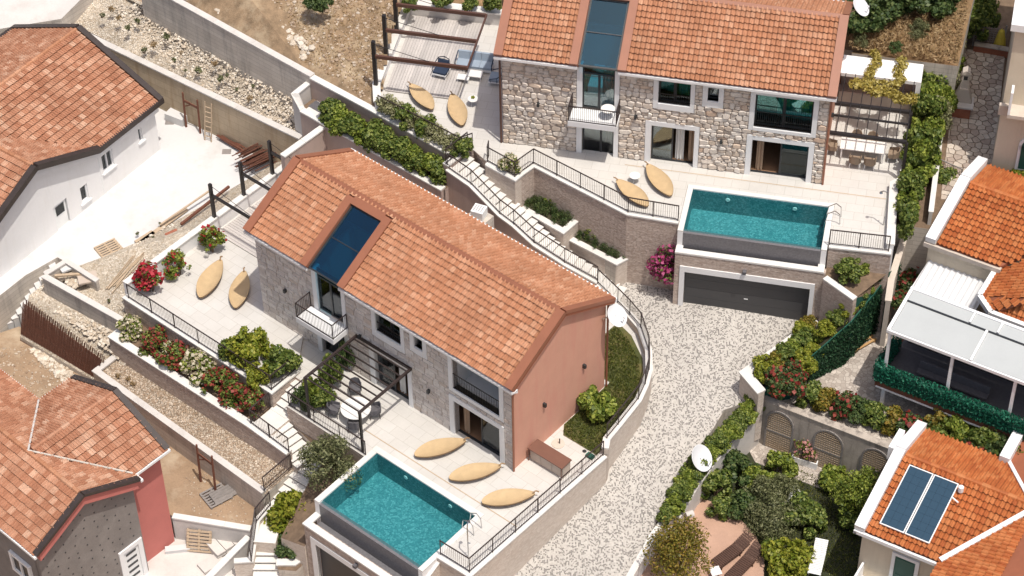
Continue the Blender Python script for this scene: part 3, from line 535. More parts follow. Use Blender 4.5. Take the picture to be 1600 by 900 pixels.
stairs('pale steps descending between gravel bed and olive bush', [f1(7.4,-4.4), f1(7.55,-8.0)], 9, 1.15, -1.9, -3.4)
zone('landing', [f1(*p) for p in [(6.95,-7.8),(8.2,-7.8),(8.7,-8.6),(7.8,-9.2),(7.0,-8.5)]], -3.42, 'coping', side='cladding_light')
stairs('straight white flight dropping to the bottom edge left of the lower pool', [(-12.03, -12.58, -3.5), (-12.12, -15.84, -5.2)], 11, 1.25, -3.42, -5.5)
wall('stair_wall', 'white coped wall with railing left of the bottom white stair', [(-11.84, -11.59, -3.1), (-12.5, -12.54, -3.2), (-12.76, -14.21, -4.2), (-13.58, -14.27, -4.2)], -6, [-3.0, -3.05, -4.0, -4.0], 'cladding_light', 0.22)
wall('stair_wall', 'low clad planter wall right of the bottom white stair', [(-11.55, -14.31, -4.2), (-10.69, -14.33, -4.2), (-9.9, -13.72, -4)], -6, [-4.1, -4.1, -4.0], 'cladding_light', 0.22, copw=0.4)
zone('planter_soil', [(-11.77, -11.36, -3.9), (-10.22, -10.99, -3.9), (-9.83, -13.89, -3.9), (-10.58, -14.81, -3.9), (-11.44, -14.71, -3.9)], -4.2, 'soil')
stairs('long stair climbing from the driveway to the upper terrace', [f1(3.4,11.35), f1(9.3,11.4), f1(13.2,12.45)], 26, 1.45, 4.5, -0.1, depth=3.5)
wall('stair_wall', 'taupe stair wall with white coping behind the lower roof', [f1(3.3,10.6), f1(4.9,10.58), f1(6.8,10.58), f1(7.7,10.6), f1(8.9,10.75), f1(10.5,11.25), f1(12.1,11.92)], -1, [4.4, 4.2, 3.25, 3.05, 2.35, 1.55, 0.75], 'taupe_stucco', 0.24, copw=0.36)
wall('stair_wall', 'light clad inner wall of the long stair with small lamps', [f1(4.75,12.0), f1(6.6,12.02), f1(6.62,13.4)], -1, [Z2+.08, Z2+.08, Z2+.08], 'cladding_light', 0.24)
pl = wall('pillar', 'small clad pillar at the head of the long stair', [f1(3.2,10.55), f1(3.2,12.3)], -1, 4.62, 'taupe_stucco', 0.3)

def pool(label, fr, ang, u0, u1, v0, v1, zt, tr, cu0, cu1, cvb, vt, lights, ladder, g):
    """basin, coping, overflow wall and trough; local origin at the pool corner"""
    o = fr(0, 0, 0); t = T('swimming_pool', label, 'pool', o, ang, g)
    D = 1.35; th = 0.28
    b = MB(); b.box(u0-0.02, u1+0.02, v0+0.0, v1+0.02, zt-D-0.2, zt-D); b.build('basin_floor', 'pool_tile', t)
    b = MB(); b.box(u0-0.25, u0, v0, v1+0.25, zt-D, zt-0.045); b.box(u1, u1+0.25, v0, v1+0.25, zt-D, zt-0.045); b.box(u0, u1, v1, v1+0.25, zt-D, zt-0.045); b.build('basin_wall', 'pool_tile', t)
    MB().box(u0-0.25, u0-0.003, v0-th, v0-0.003, zt-2.6, zt-0.041).build('pool_side', 'white_render', t); MB().box(u1+0.003, u1+0.25, v0-th, v0-0.003, zt-2.6, zt-0.041).build('pool_side', 'white_render', t)
    MB().box(u0-0.001, u1+0.001, v0-th, v0, zt-2.6, zt-0.10).build('overflow_wall', 'pool_stone', t)
    MB().poly([(u0, v0-th*0.5, zt-0.085), (u1, v0-th*0.5, zt-0.085), (u1, v1, zt-0.085), (u0, v1, zt-0.085)]).build('water', 'water', t)
    for k in range(6):                                                 # coping slabs along the back
        a = cu0+(cu1-cu0)*k/6; c = cu0+(cu1-cu0)*(k+1)/6-0.005
        MB().box(a, c, v1, cvb, zt-0.04, zt+0.035).build('coping', 'coping', t)
    for s in (0, 1):
        x0, x1 = ((cu0, u0) if s == 0 else (u1, cu1))
        for k in range(3):
            a = v0-th+(v1-v0+th)*k/3; c = v0-th+(v1-v0+th)*(k+1)/3-0.005
            MB().box(x0, x1, a, c, zt-0.04, zt+0.034).build('coping', 'coping', t)
    MB().box(cu0+0.01, u0-0.252, v0-th, v1-0.1, zt-3.0, zt-0.041).build('pool_side', 'white_render', t); MB().box(u1+0.252, cu1-0.01, v0-th, v1-0.1, zt-3.0, zt-0.041).build('pool_side', 'white_render', t)
    # trough below the overflow
    MB().box(cu0+0.3, cu1-0.3, vt+0.32, v0-th, tr-0.6, tr-0.5).build('trough_floor', 'pool_stone', t)
    MB().box(cu0, cu1, vt, vt+0.34, tr-0.1, tr).build('trough_coping', 'coping', t)
    MB().box(cu0, cu0+0.34, vt+0.345, v0-th-0.003, tr-0.1, tr-0.002).build('trough_end', 'coping', t); MB().box(cu1-0.34, cu1, vt+0.345, v0-th-0.003, tr-0.1, tr-0.002).build('trough_end', 'coping', t)
    for (lu, lv, side) in lights:
        l = MB().lathe([(0.001, 0.03), (0.1, 0.03), (0.12, 0.0)], 14); l.xf(Matrix.Translation((lu, lv-0.02, zt-0.42)) @ Matrix.Rotation(R(90), 4, 'X')); l.build('pool_light', 'white_plastic', t)
    return t
pool('rectangular teal swimming pool on the lower terrace in front of leaf loungers', f1, A1, 10.75, 16.95, -7.1, -3.35, 0.0, -0.85, 10.45, 17.22, -3.04, -8.3, [(12.6, -3.35, 0), (15.4, -3.35, 0)], None, 'infinity pools')
pool('wide teal swimming pool on the upper terrace above the garage door', f2, A2, 10.2, 17.06, -4.62, -1.7, 0.0, -0.95, 9.92, 17.34, -1.44, -5.45, [(12.0, -1.7, 0), (15.4, -1.7, 0)], None, 'infinity pools')
def holes_wall(mb, u0, u1, z0, z1, holes, v0, v1):
    us = sorted({u0, u1, *[h[0] for h in holes], *[h[1] for h in holes]}); zs = sorted({z0, z1, *[h[2] for h in holes], *[h[3] for h in holes]})
    us = [u for u in us if u0 <= u <= u1]; zs = [z for z in zs if z0 <= z <= z1]
    for j in range(len(zs)-1):
        run = None
        for i in range(len(us)-1):
            cu, cz = (us[i]+us[i+1])/2, (zs[j]+zs[j+1])/2
            solid = not any(h[0] < cu < h[1] and h[2] < cz < h[3] for h in holes)
            if solid: run = [us[i], us[i+1]] if run is None else [run[0], us[i+1]]
            if run and (not solid or i == len(us)-2): mb.box(run[0], run[1], v0, v1, zs[j], zs[j+1]); run = None
    return mb
def garage(label, fr, ang, u0, u1, vf, zb, zt, fu0, fu1, fz, o0, o1, oz, lamp):
    t = T('garage', label, 'garage', fr(u0, vf, zb), ang); H = zt-zb; W = u1-u0
    a, c, d, e = fu0-u0, fu1-u0, o0-u0, o1-u0
    m = holes_wall(MB(), 0, W, 0, H, [(d, e, -1, oz-zb)], 0, 0.35); m.build('front_wall', 'cladding', t)
    MB().box(0, 0.25, 0.36, 4.0, 0, H-0.75).build('side_wall', 'cladding', t); MB().box(W-0.25, W, 0.36, 4.0, 0, H-0.75).build('side_wall', 'cladding', t)
    s = MB(); s.box(a, d, -0.05, 0.2, 0, oz-zb); s.box(e, c, -0.05, 0.2, 0, oz-zb); s.box(a, c, -0.052, 0.2, oz-zb, fz-zb); s.build('door_surround', 'white_paint', t)
    n = 4; hh = (oz-zb)/n
    for k in range(n): MB().box(d+0.01, e-0.01, 0.22, 0.27, k*hh+0.004, (k+1)*hh-0.004).build('door_panel', 'garage_grey', t)
    MB().box((d+e)/2-0.1, (d+e)/2+0.1, 0.205, 0.22, 0.95, 1.0).build('door_handle', 'white_plastic', t)
    l = MB(); l.box(W*lamp-0.09, W*lamp+0.09, -0.22, 0, fz-zb+0.15, fz-zb+0.32); l.build('wall_lamp', 'grey_fabric', t)
    return t
garage('wide clad garage with dark sectional door below the upper pool', f2, A2, 9.93, 17.42, -5.42, -4.75, -1.05, 10.2, 16.97, -1.85, 10.45, 16.75, -2.22, 0.47)
garage('clad garage with white door surround below the lower pool', f1, A1, 10.47, 17.2, -8.22, -5.4, -0.95, 10.85, 16.6, -1.55, 11.15, 16.3, -1.9, 0.5)
wall('corner_wall', 'beige clad corner wall below the railing right of the lower pool', [f1(17.2,-6.0), f1(17.2,-8.0)], -6, [-0.05, -0.9], 'cladding_light', 0.25)

# railings
railing('iron railing above the flower bed along the left terrace', [f1(-6.0,-3.7,.2), f1(4.13,-3.7,.2), f1(4.13,-1.9,.2)])
railing('iron railing at the low end of the flower bed', [f1(4.1,-3.9,-.85), f1(4.14,-5.3,-.85), f1(6.75,-5.35,-1.03)])
railing('short iron railing at the end of the gravel bed', [f1(6.85,-5.4,-2.1), f1(6.85,-7.3,-2.1)])
railing('iron railing beside the bottom white stair', [(-11.89, -11.71, -3), (-12.51, -12.7, -3.05), (-12.73, -14.33, -4)])
railing('iron railing below the pergola facing the olive bush', [f1(5.4,-2.6), f1(5.4,-3.8), f1(10.45,-3.8)])
railing('iron railing between the lower pool and the driveway', [f1(17.25,-6.15,.1), f1(18.95,-6.1,.1), f1(19.28,3.3,.1)])
railing('curved iron railing around the lawn of the pink gabled villa', [f1(u, v, z) for (u, v), z in zip(cv[1:], [.55]*7+[.5, .5, .55])], step=2.0)
railing('iron railing descending along the long stair', [f1(3.3,10.6,4.4), f1(4.9,10.58,4.2), f1(6.8,10.58,3.25), f1(7.7,10.6,3.05), f1(8.9,10.75,2.35), f1(10.5,11.25,1.55), f1(12.1,11.92,.75)])
railing('short iron railing at the head of the long stair', [f1(3.2,10.6,4.62), f1(3.2,12.3,4.62)])
railing('iron railing in front of the upper villa', [f2(-0.45,-1.35,.1), f2(-0.42,-1.82,.1), f2(1.2,-2.68,.1), f2(1.93,-1.5,.1), f2(7.3,-4.17,.1), f2(9.85,-4.3,.1)])
railing('iron railing along the planter of the upper deck', [f2(-6.9,1.05,.12), f2(-1.95,-1.4,.12), f2(-1.4,-.95,.12)])
railing('iron railing right of the upper pool by the hedge', [f2(17.4,-4.55,.1), f2(20.3,-4.45,.1)])
# ---------------------------------------------------------------- roofs, stones, windows
def tile_mesh(name, w, l, mat, kind):
    """one clay tile: curved cover and pan, lifted front lip"""
    if kind == 'S': prof = [(0, 0.012), (0.1, 0.065), (0.3, 0.105), (0.5, 0.065), (0.6, 0.012), (0.8, 0.0), (1.0, 0.012)]
    else: prof = [(0, 0.006), (0.1, 0.06), (0.24, 0.062), (0.36, 0.004), (0.5, 0.004), (0.62, 0.06), (0.76, 0.062), (0.9, 0.004), (1.0, 0.004)]
    m = MB(); n = len(prof)
    m.v = [(x*w, 0, z+0.082) for x, z in prof] + [(x*w, l*1.02, z*0.88+0.004) for x, z in prof] + [(x*w, 0.004, z+0.082-0.022) for x, z in prof]
    for i in range(n-1): m.f += [(i, i+1, n+i+1, n+i), (2*n+i, 2*n+i+1, i+1, i)]
    return m
def lay_tiles(roof, root, slopes, w, l, mat, kind='S', limit=300):
    """slopes: (origin, udir, sdir, polygon in (u,s)) in the house frame; largest tiles are parts, the rest one piece"""
    tm = tile_mesh('roof_tile', w, l, mat, kind); me = tm.mesh('roof_tile', mat); spots = []; W = root.matrix_basis
    for O, U, S, poly in slopes:
        O = Vector(O); U = Vector(U).normalized(); S = Vector(S).normalized(); Nn = U.cross(S)
        if Nn.z < 0: Nn = -Nn
        x0 = min(p[0] for p in poly); x1 = max(p[0] for p in poly); s0 = min(p[1] for p in poly); s1 = max(p[1] for p in poly)
        rows = int(round((s1-s0)/l)); cols = int(round((x1-x0)/w)); ww = (x1-x0)/cols; ll = (s1-s0)/rows
        flip = U.cross(S).z < 0
        for r in range(rows):
            for c in range(cols):
                if not inside((x0+(c+0.5)*ww, s0+(r+0.5)*ll), poly): continue
                p = O+U*(x0+(c+(1 if flip else 0))*ww+rnd.uniform(-.006, .006))+S*(s0+r*ll-0.03+rnd.uniform(-.012, .012))+Nn*(0.01+rnd.uniform(0, .008))
                M = Matrix(((-U.x if flip else U.x, S.x, Nn.x, p.x), (-U.y if flip else U.y, S.y, Nn.y, p.y), (-U.z if flip else U.z, S.z, Nn.z, p.z), (0, 0, 0, 1)))
                M = M @ Matrix.Diagonal((ww/w*0.995, ll/l, 1, 1)) @ Matrix.Rotation(rnd.uniform(-.012, .012), 4, 'Z')
                wp = W @ p; face = max(0.05, (W.to_3x3() @ Nn).dot((CAM_POS-wp).normalized()))
                spots.append((-face/(CAM_POS-wp).length_squared, len(spots), M))
    vis = [s for s in spots]; vis.sort(key=lambda s: s[0])
    for _, _, M in vis[:limit]:
        o = put('roof_tile', me, roof); o.matrix_basis = M
    rest = MB(); base = [Vector(v) for v in tm.v]; nb = len(base); bv = np.array([tuple(v)+(1,) for v in tm.v])
    vs = []; fs = []
    for k, (_, _, M) in enumerate(vis[limit:]):
        vs.append((bv @ np.array(M).T)[:, :3]); fs += [tuple(i+k*nb for i in f) for f in tm.f]
    if vs:
        rest.v = np.concatenate(vs).tolist(); rest.f = fs; rest.build('roof_tiles', mat, roof, kind='stuff')
def ridge_caps(roof, a, b, mat, r=0.12, l=0.42):
    a = Vector(a); b = Vector(b); L = (b-a).length; n = max(1, int(L/l)); d = (b-a)/n; me = None
    for k in range(n):
        if me is None:
            m = MB(); m.tube((0, 0, 0), tuple(d*1.06), r*1.08, r*0.92, 8); me = m.mesh('ridge_tile', mat)
        put('ridge_tile', me, roof, loc=tuple(a+d*k))
def clip(poly, a, b, c):
    """keep a*x+b*y<=c"""
    out = []
    for i in range(len(poly)):
        p, q = poly[i-1], poly[i]; dp, dq = a*p[0]+b*p[1]-c, a*q[0]+b*q[1]-c
        if (dp <= 0) != (dq <= 0): s = dp/(dp-dq); out.append((p[0]+s*(q[0]-p[0]), p[1]+s*(q[1]-p[1])))
        if dq <= 0: out.append(q)
    return out
def voronoi(x0, x1, y0, y1, cw, ch, jit, rg):
    nx, ny = int((x1-x0)/cw)+3, int((y1-y0)/ch)+3
    S = [[(x0+(i-1+0.5+(0.5 if j % 2 else 0)*0.6+rg.uniform(-jit, jit))*cw, y0+(j-1+0.5+rg.uniform(-jit, jit))*ch) for i in range(nx)] for j in range(ny)]
    cells = []
    for j in range(ny):
        for i in range(nx):
            p = S[j][i]; poly = [(x0, y0), (x1, y0), (x1, y1), (x0, y1)]
            for dj in (-2, -1, 0, 1, 2):
                for di in (-2, -1, 0, 1, 2):
                    if (di or dj) and 0 <= j+dj < ny and 0 <= i+di < nx:
                        q = S[j+dj][i+di]; a, b = q[0]-p[0], q[1]-p[1]
                        poly = clip(poly, a, b, (q[0]**2-p[0]**2+q[1]**2-p[1]**2)/2)
                        if len(poly) < 3: break
                if len(poly) < 3: break
            if len(poly) >= 3: cells.append(poly)
    return cells
def ashlar(x0, x1, y0, y1, rg):
    cells = []; y = y0
    while y < y1-0.05:
        h = rg.choice((0.2, 0.24, 0.3, 0.36)); h = min(h, y1-y); h = y1-y if y1-y-h < 0.12 else h; x = x0
        while x < x1-0.02:
            w = rg.uniform(0.28, 0.72); w = x1-x if x1-x-w < 0.2 else w
            if h > 0.28 and rg.random() < 0.35:
                c = h*rg.uniform(0.4, 0.6); cells += [[(x, y), (x+w, y), (x+w, y+c), (x, y+c)], [(x, y+c), (x+w, y+c), (x+w, y+h), (x, y+h)]]
            else: cells.append([(x, y), (x+w, y), (x+w, y+h), (x, y+h)])
            x += w
        y += h
    return cells
def rubble(x0, x1, y0, y1, rg):
    """uneven courses of stones with worn corners"""
    out = []
    for c in ashlar(x0, x1, y0, y1, rg):
        (a, b), (e, f) = c[0], c[2]
        if e-a > 0.5 and rg.random() < 0.6: m = a+(e-a)*rg.uniform(0.4, 0.6); parts = [(a, b, m, f), (m, b, e, f)]
        else: parts = [(a, b, e, f)]
        for (a, b, e, f) in parts:
            w, h = e-a, f-b; j = lambda: rg.uniform(-0.02, 0.025); k = lambda: rg.uniform(0.12, 0.32)
            q = [(a+w*k(), b+j()), (e-w*k(), b+j()), (e+j(), b+h*k()), (e+j(), f-h*k()), (e-w*k(), f+j()), (a+w*k(), f+j()), (a+j(), f-h*k()), (a+j(), b+h*k())]
            out.append([(min(max(x, x0), x1), min(max(y, y0), y1)) for x, y in q])
    return out
def minus_rects(cells, rects):
    out = []
    for c in cells:
        for (a0, a1, b0, b1) in rects:
            if not c: break
            xs = [p[0] for p in c]; ys = [p[1] for p in c]
            if max(xs) <= a0 or min(xs) >= a1 or max(ys) <= b0 or min(ys) >= b1: continue
            opts = [clip(c, 1, 0, a0), clip(c, -1, 0, -a1), clip(c, 0, 1, b0), clip(c, 0, -1, -b1)]
            def area(q): return abs(sum(q[i-1][0]*q[i][1]-q[i][0]*q[i-1][1] for i in range(len(q))))/2 if len(q) > 2 else 0
            c = max(opts, key=area)
            if area(c) < 0.012: c = None
        if c: out.append(c)
    return out
def stones(wallobj, cells, gap, proud, mat, rg, rough, limit=300, name='stone'):
    """each stone its own rounded block standing proud of the joint (front faces -v)"""
    def geo(c):
        cx = sum(p[0] for p in c)/len(c); cz = sum(p[1] for p in c)/len(c); m = MB(); n = len(c); d = proud*rg.uniform(0.6, 1.3); tilt = (rg.uniform(-.1, .1)*rough, rg.uniform(-.1, .1)*rough)
        def ring(k, y): return [((cx+(p[0]-cx)*k), y+tilt[0]*(p[0]-cx)+tilt[1]*(p[1]-cz), (cz+(p[1]-cz)*k)) for p in c]
        size = max(0.05, min(max(p[0] for p in c)-min(p[0] for p in c), max(p[1] for p in c)-min(p[1] for p in c))); g = 1-gap/size; g2 = g*(0.80 if rough else 0.95)
        m.v = ring(g, 0.0)+ring(g, -d*0.55)+ring(g2, -d)
        for a in (0, n):
            for i in range(n): j = (i+1) % n; m.f.append((a+i, a+j, a+n+j, a+n+i))
        m.f.append(tuple(range(2*n, 3*n))); return m
    W = [(-(max(p[0] for p in c)-min(p[0] for p in c))*(max(p[1] for p in c)-min(p[1] for p in c)), c) for c in cells]; W.sort(key=lambda t: t[0]); rest = MB()
    for k, (_, c) in enumerate(W):
        m = geo(c)
        if k < limit: m.build(name, mat, wallobj)
        else: n0 = len(rest.v); rest.v += m.v; rest.f += [tuple(i+n0 for i in f) for f in m.f]
    if rest.v: rest.build(name+'s', mat, wallobj, kind='stuff')
def curtain(mb, u0, u1, v, z0, z1, amp=0.05, wl=0.16):
    n = max(6, int((u1-u0)/wl*6)); pts = [(u0+(u1-u0)*i/n, v+amp*math.sin(2*math.pi*(u1-u0)*i/n/wl)) for i in range(n+1)]
    for a, b in zip(pts, pts[1:]): mb.poly([(a[0], a[1], z0), (b[0], b[1], z0), (b[0], b[1], z1), (a[0], a[1], z1)])
    return mb
def window(t, name, outer, inner, panes=2, glass='glass_clear', cur=None, open_at=None, depth=0.28, door=False, white='white_paint'):
    """white surround, dark sashes with panes set back in the opening"""
    (a, b, c, d), (e, f, g, h) = outer, inner; s = MB()
    s.box(a, e, -0.09, depth+0.02, c, d); s.box(f, b, -0.09, depth+0.02, c, d); s.box(e, f, -0.09, depth+0.02, h, d)
    if g > c+0.02: s.box(e, f, -0.11, depth+0.02, c, g)
    w = s.build(name, white, t); fw = 0.075
    for k in range(panes):
        x0 = e+(f-e)*k/panes; x1 = e+(f-e)*(k+1)/panes
        if open_at == k: continue
        v = depth-0.09 if k % 2 == 0 else depth-0.03
        m = MB(); m.box(x0, x0+fw, v, v+0.05, g, h); m.box(x1-fw, x1, v, v+0.05, g, h); m.box(x0+fw, x1-fw, v, v+0.05, g, g+fw); m.box(x0+fw, x1-fw, v, v+0.05, h-fw, h)
        m.build('sash', 'frame_dark', w)
        MB().box(x0+fw, x1-fw, v+0.018, v+0.03, g+fw, h-fw).build('pane', glass, w)
    MB().box(e+0.002, f-0.002, depth-0.1, depth+0.04, g-0.03, g+0.012).build('track', 'frame_dark', w)
    if cur:
        for (x0, x1, mt) in cur: curtain(MB(), e+(f-e)*x0, e+(f-e)*x1, depth+0.09, g+0.03, h).build('curtain', mt, w)
    return w
def grille(w, u0, u1, v, z0, z1, n, mat='black_iron'):
    m = MB(); m.bar((u0, v, z1), (u1, v, z1), 0.035, 0.035); m.bar((u0, v, z0), (u1, v, z0), 0.03, 0.03)
    for k in range(1, n): x = u0+(u1-u0)*k/n; m.bar((x, v, z0), (x, v, z1), 0.016, 0.016)
    m.build('guard_rail', mat, w)
def lamp(t, u, v, z, d=-1, along='v'):
    m = MB(); m.box(u-0.06, u+0.06, v+(-0.16 if d < 0 else 0), v+(0 if d < 0 else 0.16), z-0.1, z+0.1) if along == 'v' else m.box(u, u+0.17, v-0.06, v+0.06, z-0.11, z+0.11)
    return m.build('wall_lamp', 'anthracite', t)
def dish(name, label, loc, facing, r, mast, tilt=35, feed=True):
    """satellite dish: shallow bowl, feed arm, receiver, bracket"""
    t = T(name, label, 'satellite dish', loc, facing, 'white satellite dishes'); n = 10
    prof = [(r*k/n+0.0005, 0.22*r*(k/n)**2) for k in range(n+1)]+[(r+0.012, 0.22*r), (r+0.012, 0.2*r)]
    M = Matrix.Translation(mast) @ Matrix.Rotation(R(tilt), 4, 'Y')
    b = MB().lathe(prof, 28); b.xf(M @ Matrix.Diagonal((1.08, 1, 1, 1))); b.build('dish_bowl', 'dish_white', t, smooth=True)
    a = M @ Vector((r*0.9, 0, 0.05)); f = M @ Vector((r*0.45, 0, r*0.95))
    MB().tube(a, f, 0.022, n=6).build('feed_arm', 'dish_white', t); MB().tube(f, f+(M.to_3x3() @ Vector((-0.1, 0, -0.06))), 0.05, 0.035, 8).build('receiver', 'dish_white', t)
    MB().tube((0, 0, 0), mast, 0.035).build('bracket', 'steel', t); return t

VL, VW, VE, VR, RV = 16.5, 6.9, 5.75, 7.95, 3.5
def villa(label, O, ang, style, seed):
    t = T('villa', label, 'house', O, ang); rg = random.Random(seed)
    H = [(4.15, 5.8, 0, 2.35), (4.15, 5.8, 2.95, 5.75), (8.0, 9.62, 3.95, 5.4), (10.47, 11.02, 4.48, 5.36), (7.72, 9.93, 0, 2.45), (12.85, 15.73, 3.2, 5.3), (12.85, 15.7, 0, 2.36)]
    warm = style == 'rubble'; sm, mm = ('stone_warm', 'mortar_warm') if warm else ('stone_grey', 'mortar_grey')
    fw = holes_wall(MB(), 0, VL, 0, VE, H, 0, 0.3).build('front_wall', mm, t)
    frames = [(3.87, 6.04, 0, 5.75), (7.75, 9.84, 3.6, 5.68), (10.22, 11.27, 4.12, 5.63), (7.42, 10.17, 0, 2.72), (12.6, 15.98, 3.0, 5.55), (12.57, 15.97, 0, 2.64)]
    cells = []
    for (a, b) in ((0.0, 3.87), (6.04, VL)):
        cells += rubble(a, b, 0.0, VE-0.05, rg) if warm else ashlar(a, b, 0.0, VE-0.05, rg)
    cells = minus_rects(cells, [(a-0.0, b+0.0, c, d) for a, b, c, d in frames])
    stones(fw, cells, 0.018 if warm else 0.02, 0.095 if warm else 0.05, sm, rg, 1 if warm else 0)
    # gable walls and back wall (stucco)
    for u0, u1 in ((-0.001, 0.3), (VL-0.3, VL+0.001)):
        z = 0.02; MB().extr([(u0, z, 0), (u0, VW, 0), (u0, VW, VE), (u0, RV, VR-0.28), (u0, z, VE)], (u1-u0, 0, 0)).build('gable_wall', 'pink_stucco', t)
    MB().box(0.3, VL-0.3, VW-0.3, VW, 0, VE).build('back_wall', 'pink_stucco', t)
    # rooms behind the glass
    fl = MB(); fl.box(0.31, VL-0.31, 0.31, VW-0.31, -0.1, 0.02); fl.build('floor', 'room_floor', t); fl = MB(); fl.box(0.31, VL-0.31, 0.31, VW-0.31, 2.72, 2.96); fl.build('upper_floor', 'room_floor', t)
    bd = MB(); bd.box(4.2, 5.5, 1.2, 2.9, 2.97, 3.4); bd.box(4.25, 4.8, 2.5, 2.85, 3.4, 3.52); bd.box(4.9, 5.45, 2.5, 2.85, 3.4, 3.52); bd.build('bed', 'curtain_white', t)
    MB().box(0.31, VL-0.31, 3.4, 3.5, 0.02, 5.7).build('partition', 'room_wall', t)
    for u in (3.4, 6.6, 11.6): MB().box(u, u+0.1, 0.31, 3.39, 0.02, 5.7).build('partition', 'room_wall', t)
    # roof
    OV = 0.32; ze = VE+0.16; sl = (VR-ze)/(RV+OV); dl = math.hypot(1, sl); Sv = Vector((0, 1, sl)).normalized(); SL = (RV+OV)*dl
    def pt(u, s, n=0.0): return Vector((u, -OV, ze))+Vector((0, Sv.y, Sv.z))*s+Vector((0, -Sv.z, Sv.y))*n
    def slab(mb, u0, u1, s0, s1, n0, n1): return mb.extr([pt(u0, s0, n0), pt(u0, s1, n0), pt(u0, s1, n1), pt(u0, s0, n1)], (u1-u0, 0, 0))
    E0, E1 = -0.28, VL+0.28; K0, K1 = 3.98, 5.95; KS = SL*0.86
    rf = MB(); slab(rf, E0, K0, 0, SL, -0.2, 0); slab(rf, K1, E1, 0, SL, -0.2, 0); slab(rf, K0, K1, KS, SL, -0.2, 0)
    bk = -OV; V3 = VW+OV
    rf.extr([(E0, RV, VR), (E0, V3, ze), (E0, V3, ze-0.2), (E0, RV, VR-0.22)], (E1-E0, 0, 0)); rf = rf.build('roof', 'terracotta_hut', t)
    wt = 0.5
    S2 = Vector((0, RV-V3, VR-ze)).normalized()
    lay_tiles(rf, t, [(pt(0, 0), (1, 0, 0), Sv, [(E0+0.4, 0), (K0-0.42, 0), (K0-0.42, SL), (E0+0.4, SL)]), (pt(0, 0), (1, 0, 0), Sv, [(K1+0.42, 0), (E1-0.4, 0), (E1-0.4, SL), (K1+0.42, SL)]),
        (pt(0, 0), (1, 0, 0), Sv, [(K0-0.42, KS+0.42), (K1+0.42, KS+0.42), (K1+0.42, SL), (K0-0.42, SL)]),
        (Vector((0, V3, ze)), (1, 0, 0), S2, [(E0+0.3, 0), (E1-0.3, 0), (E1-0.3, SL), (E0+0.3, SL)])], 0.245, 0.335, 'tile_villa')
    # brown metal trims: rakes, skylight kerbs, ridge
    for (a, b, s0, s1) in ((E0-0.03, E0+0.42, -0.04, SL), (E1-0.42, E1+0.03, -0.04, SL), (K0-0.45, K0-0.02, -0.04, KS+0.3), (K1+0.02, K1+0.45, -0.04, KS+0.3)):
        m = MB(); slab(m, a, b, s0, s1, -0.03, 0.22); m.build('metal_trim', 'copper_trim', rf)
    m = MB(); slab(m, K0-0.02, K1+0.02, KS-0.02, KS+0.42, -0.03, 0.218); m.build('metal_trim', 'copper_trim', rf)
    for a, b in ((E0-0.03, E0+0.3), (E1-0.3, E1+0.03)):
        MB().extr([(a, RV, VR+0.17), (a, V3+0.04, ze+0.16), (a, V3+0.04, ze-0.05), (a, RV, VR-0.05)], (b-a, 0, 0)).build('metal_trim', 'copper_trim', rf)
    MB().extr([(E0+0.3, RV-0.17, VR+0.02), (E0+0.3, RV, VR+0.14), (E0+0.3, RV+0.17, VR+0.02)], (E1-E0-0.6, 0, 0)).build('ridge_trim', 'copper_trim', rf)
    # eaves: white fascia and gutter
    for a, b in ((E0-0.03, K0-0.05), (K1+0.05, E1+0.03)):
        m = MB(); m.box(a, b, -OV-0.1, -OV+0.02, ze-0.2, ze-0.06); m.box(a, b, -OV+0.02, 0.0, ze-0.24, ze-0.17); m.build('gutter', 'white_paint', t)
    MB().box(E0-0.03, E1+0.03, V3+0.01, V3+0.15, ze-0.15, ze+0.06).build('gutter', 'white_paint', t)
    for a in (E0-0.03, E1-0.25): MB().extr([(a, -OV, ze-0.18), (a, 0, ze-0.18), (a, 0, ze-0.4)], (0.28, 0, 0)).build('eave_block', 'white_paint', t)
    # skylight strip
    n = 2
    sk = MB(); slab(sk, K0, K0+0.09, 0, KS, -0.12, 0.05); slab(sk, K1-0.09, K1, 0, KS, -0.12, 0.05); slab(sk, K0+0.09, K1-0.09, KS*0.5-0.025, KS*0.5+0.025, -0.1, 0.04); slab(sk, K0+0.09, K1-0.09, 0, 0.07, -0.12, 0.045); slab(sk, K0+0.09, K1-0.09, KS-0.08, KS, -0.12, 0.04)
    sk = sk.build('skylight', 'frame_dark', t)
    for k in range(n): m = MB(); slab(m, K0+0.09, K1-0.09, KS*k/n+0.03, KS*(k+1)/n-0.03, -0.02, 0.0); m.build('pane', 'glass_blue', sk)
    # glazed strip with balcony
    st = MB(); st.box(3.87, 4.15, -0.09, 0.3, 0, 5.72); st.box(5.8, 6.04, -0.09, 0.3, 0, 5.72); st.box(4.15, 5.8, -0.05, 0.3, 2.4, 2.92); st.build('strip_surround', 'white_paint', t)
    g = MB(); g.box(4.15, 4.22, 0.05, 0.12, 2.95, 5.75); g.box(5.73, 5.8, 0.05, 0.12, 2.95, 5.75); g.box(4.93, 5.05, 0.045, 0.125, 2.95, 5.2); g.box(4.22, 5.73, 0.05, 0.12, 5.14, 5.24); g.box(4.22, 5.73, 0.05, 0.12, 2.95, 3.05); g = g.build('balcony_door', 'frame_dark', t)
    MB().box(4.22, 4.93, 0.08, 0.095, 3.05, 5.14).build('pane', 'glass_clear', g); MB().box(5.05, 5.73, 0.08, 0.095, 3.05, 5.14).build('pane', 'glass_clear', g); MB().box(4.22, 5.73, 0.08, 0.095, 5.24, 5.75).build('pane', 'glass_teal', g)
    curtain(MB(), 5.1, 5.75, 0.4, 3.0, 5.2).build('curtain', 'curtain_teal' if warm else 'curtain_white', g)
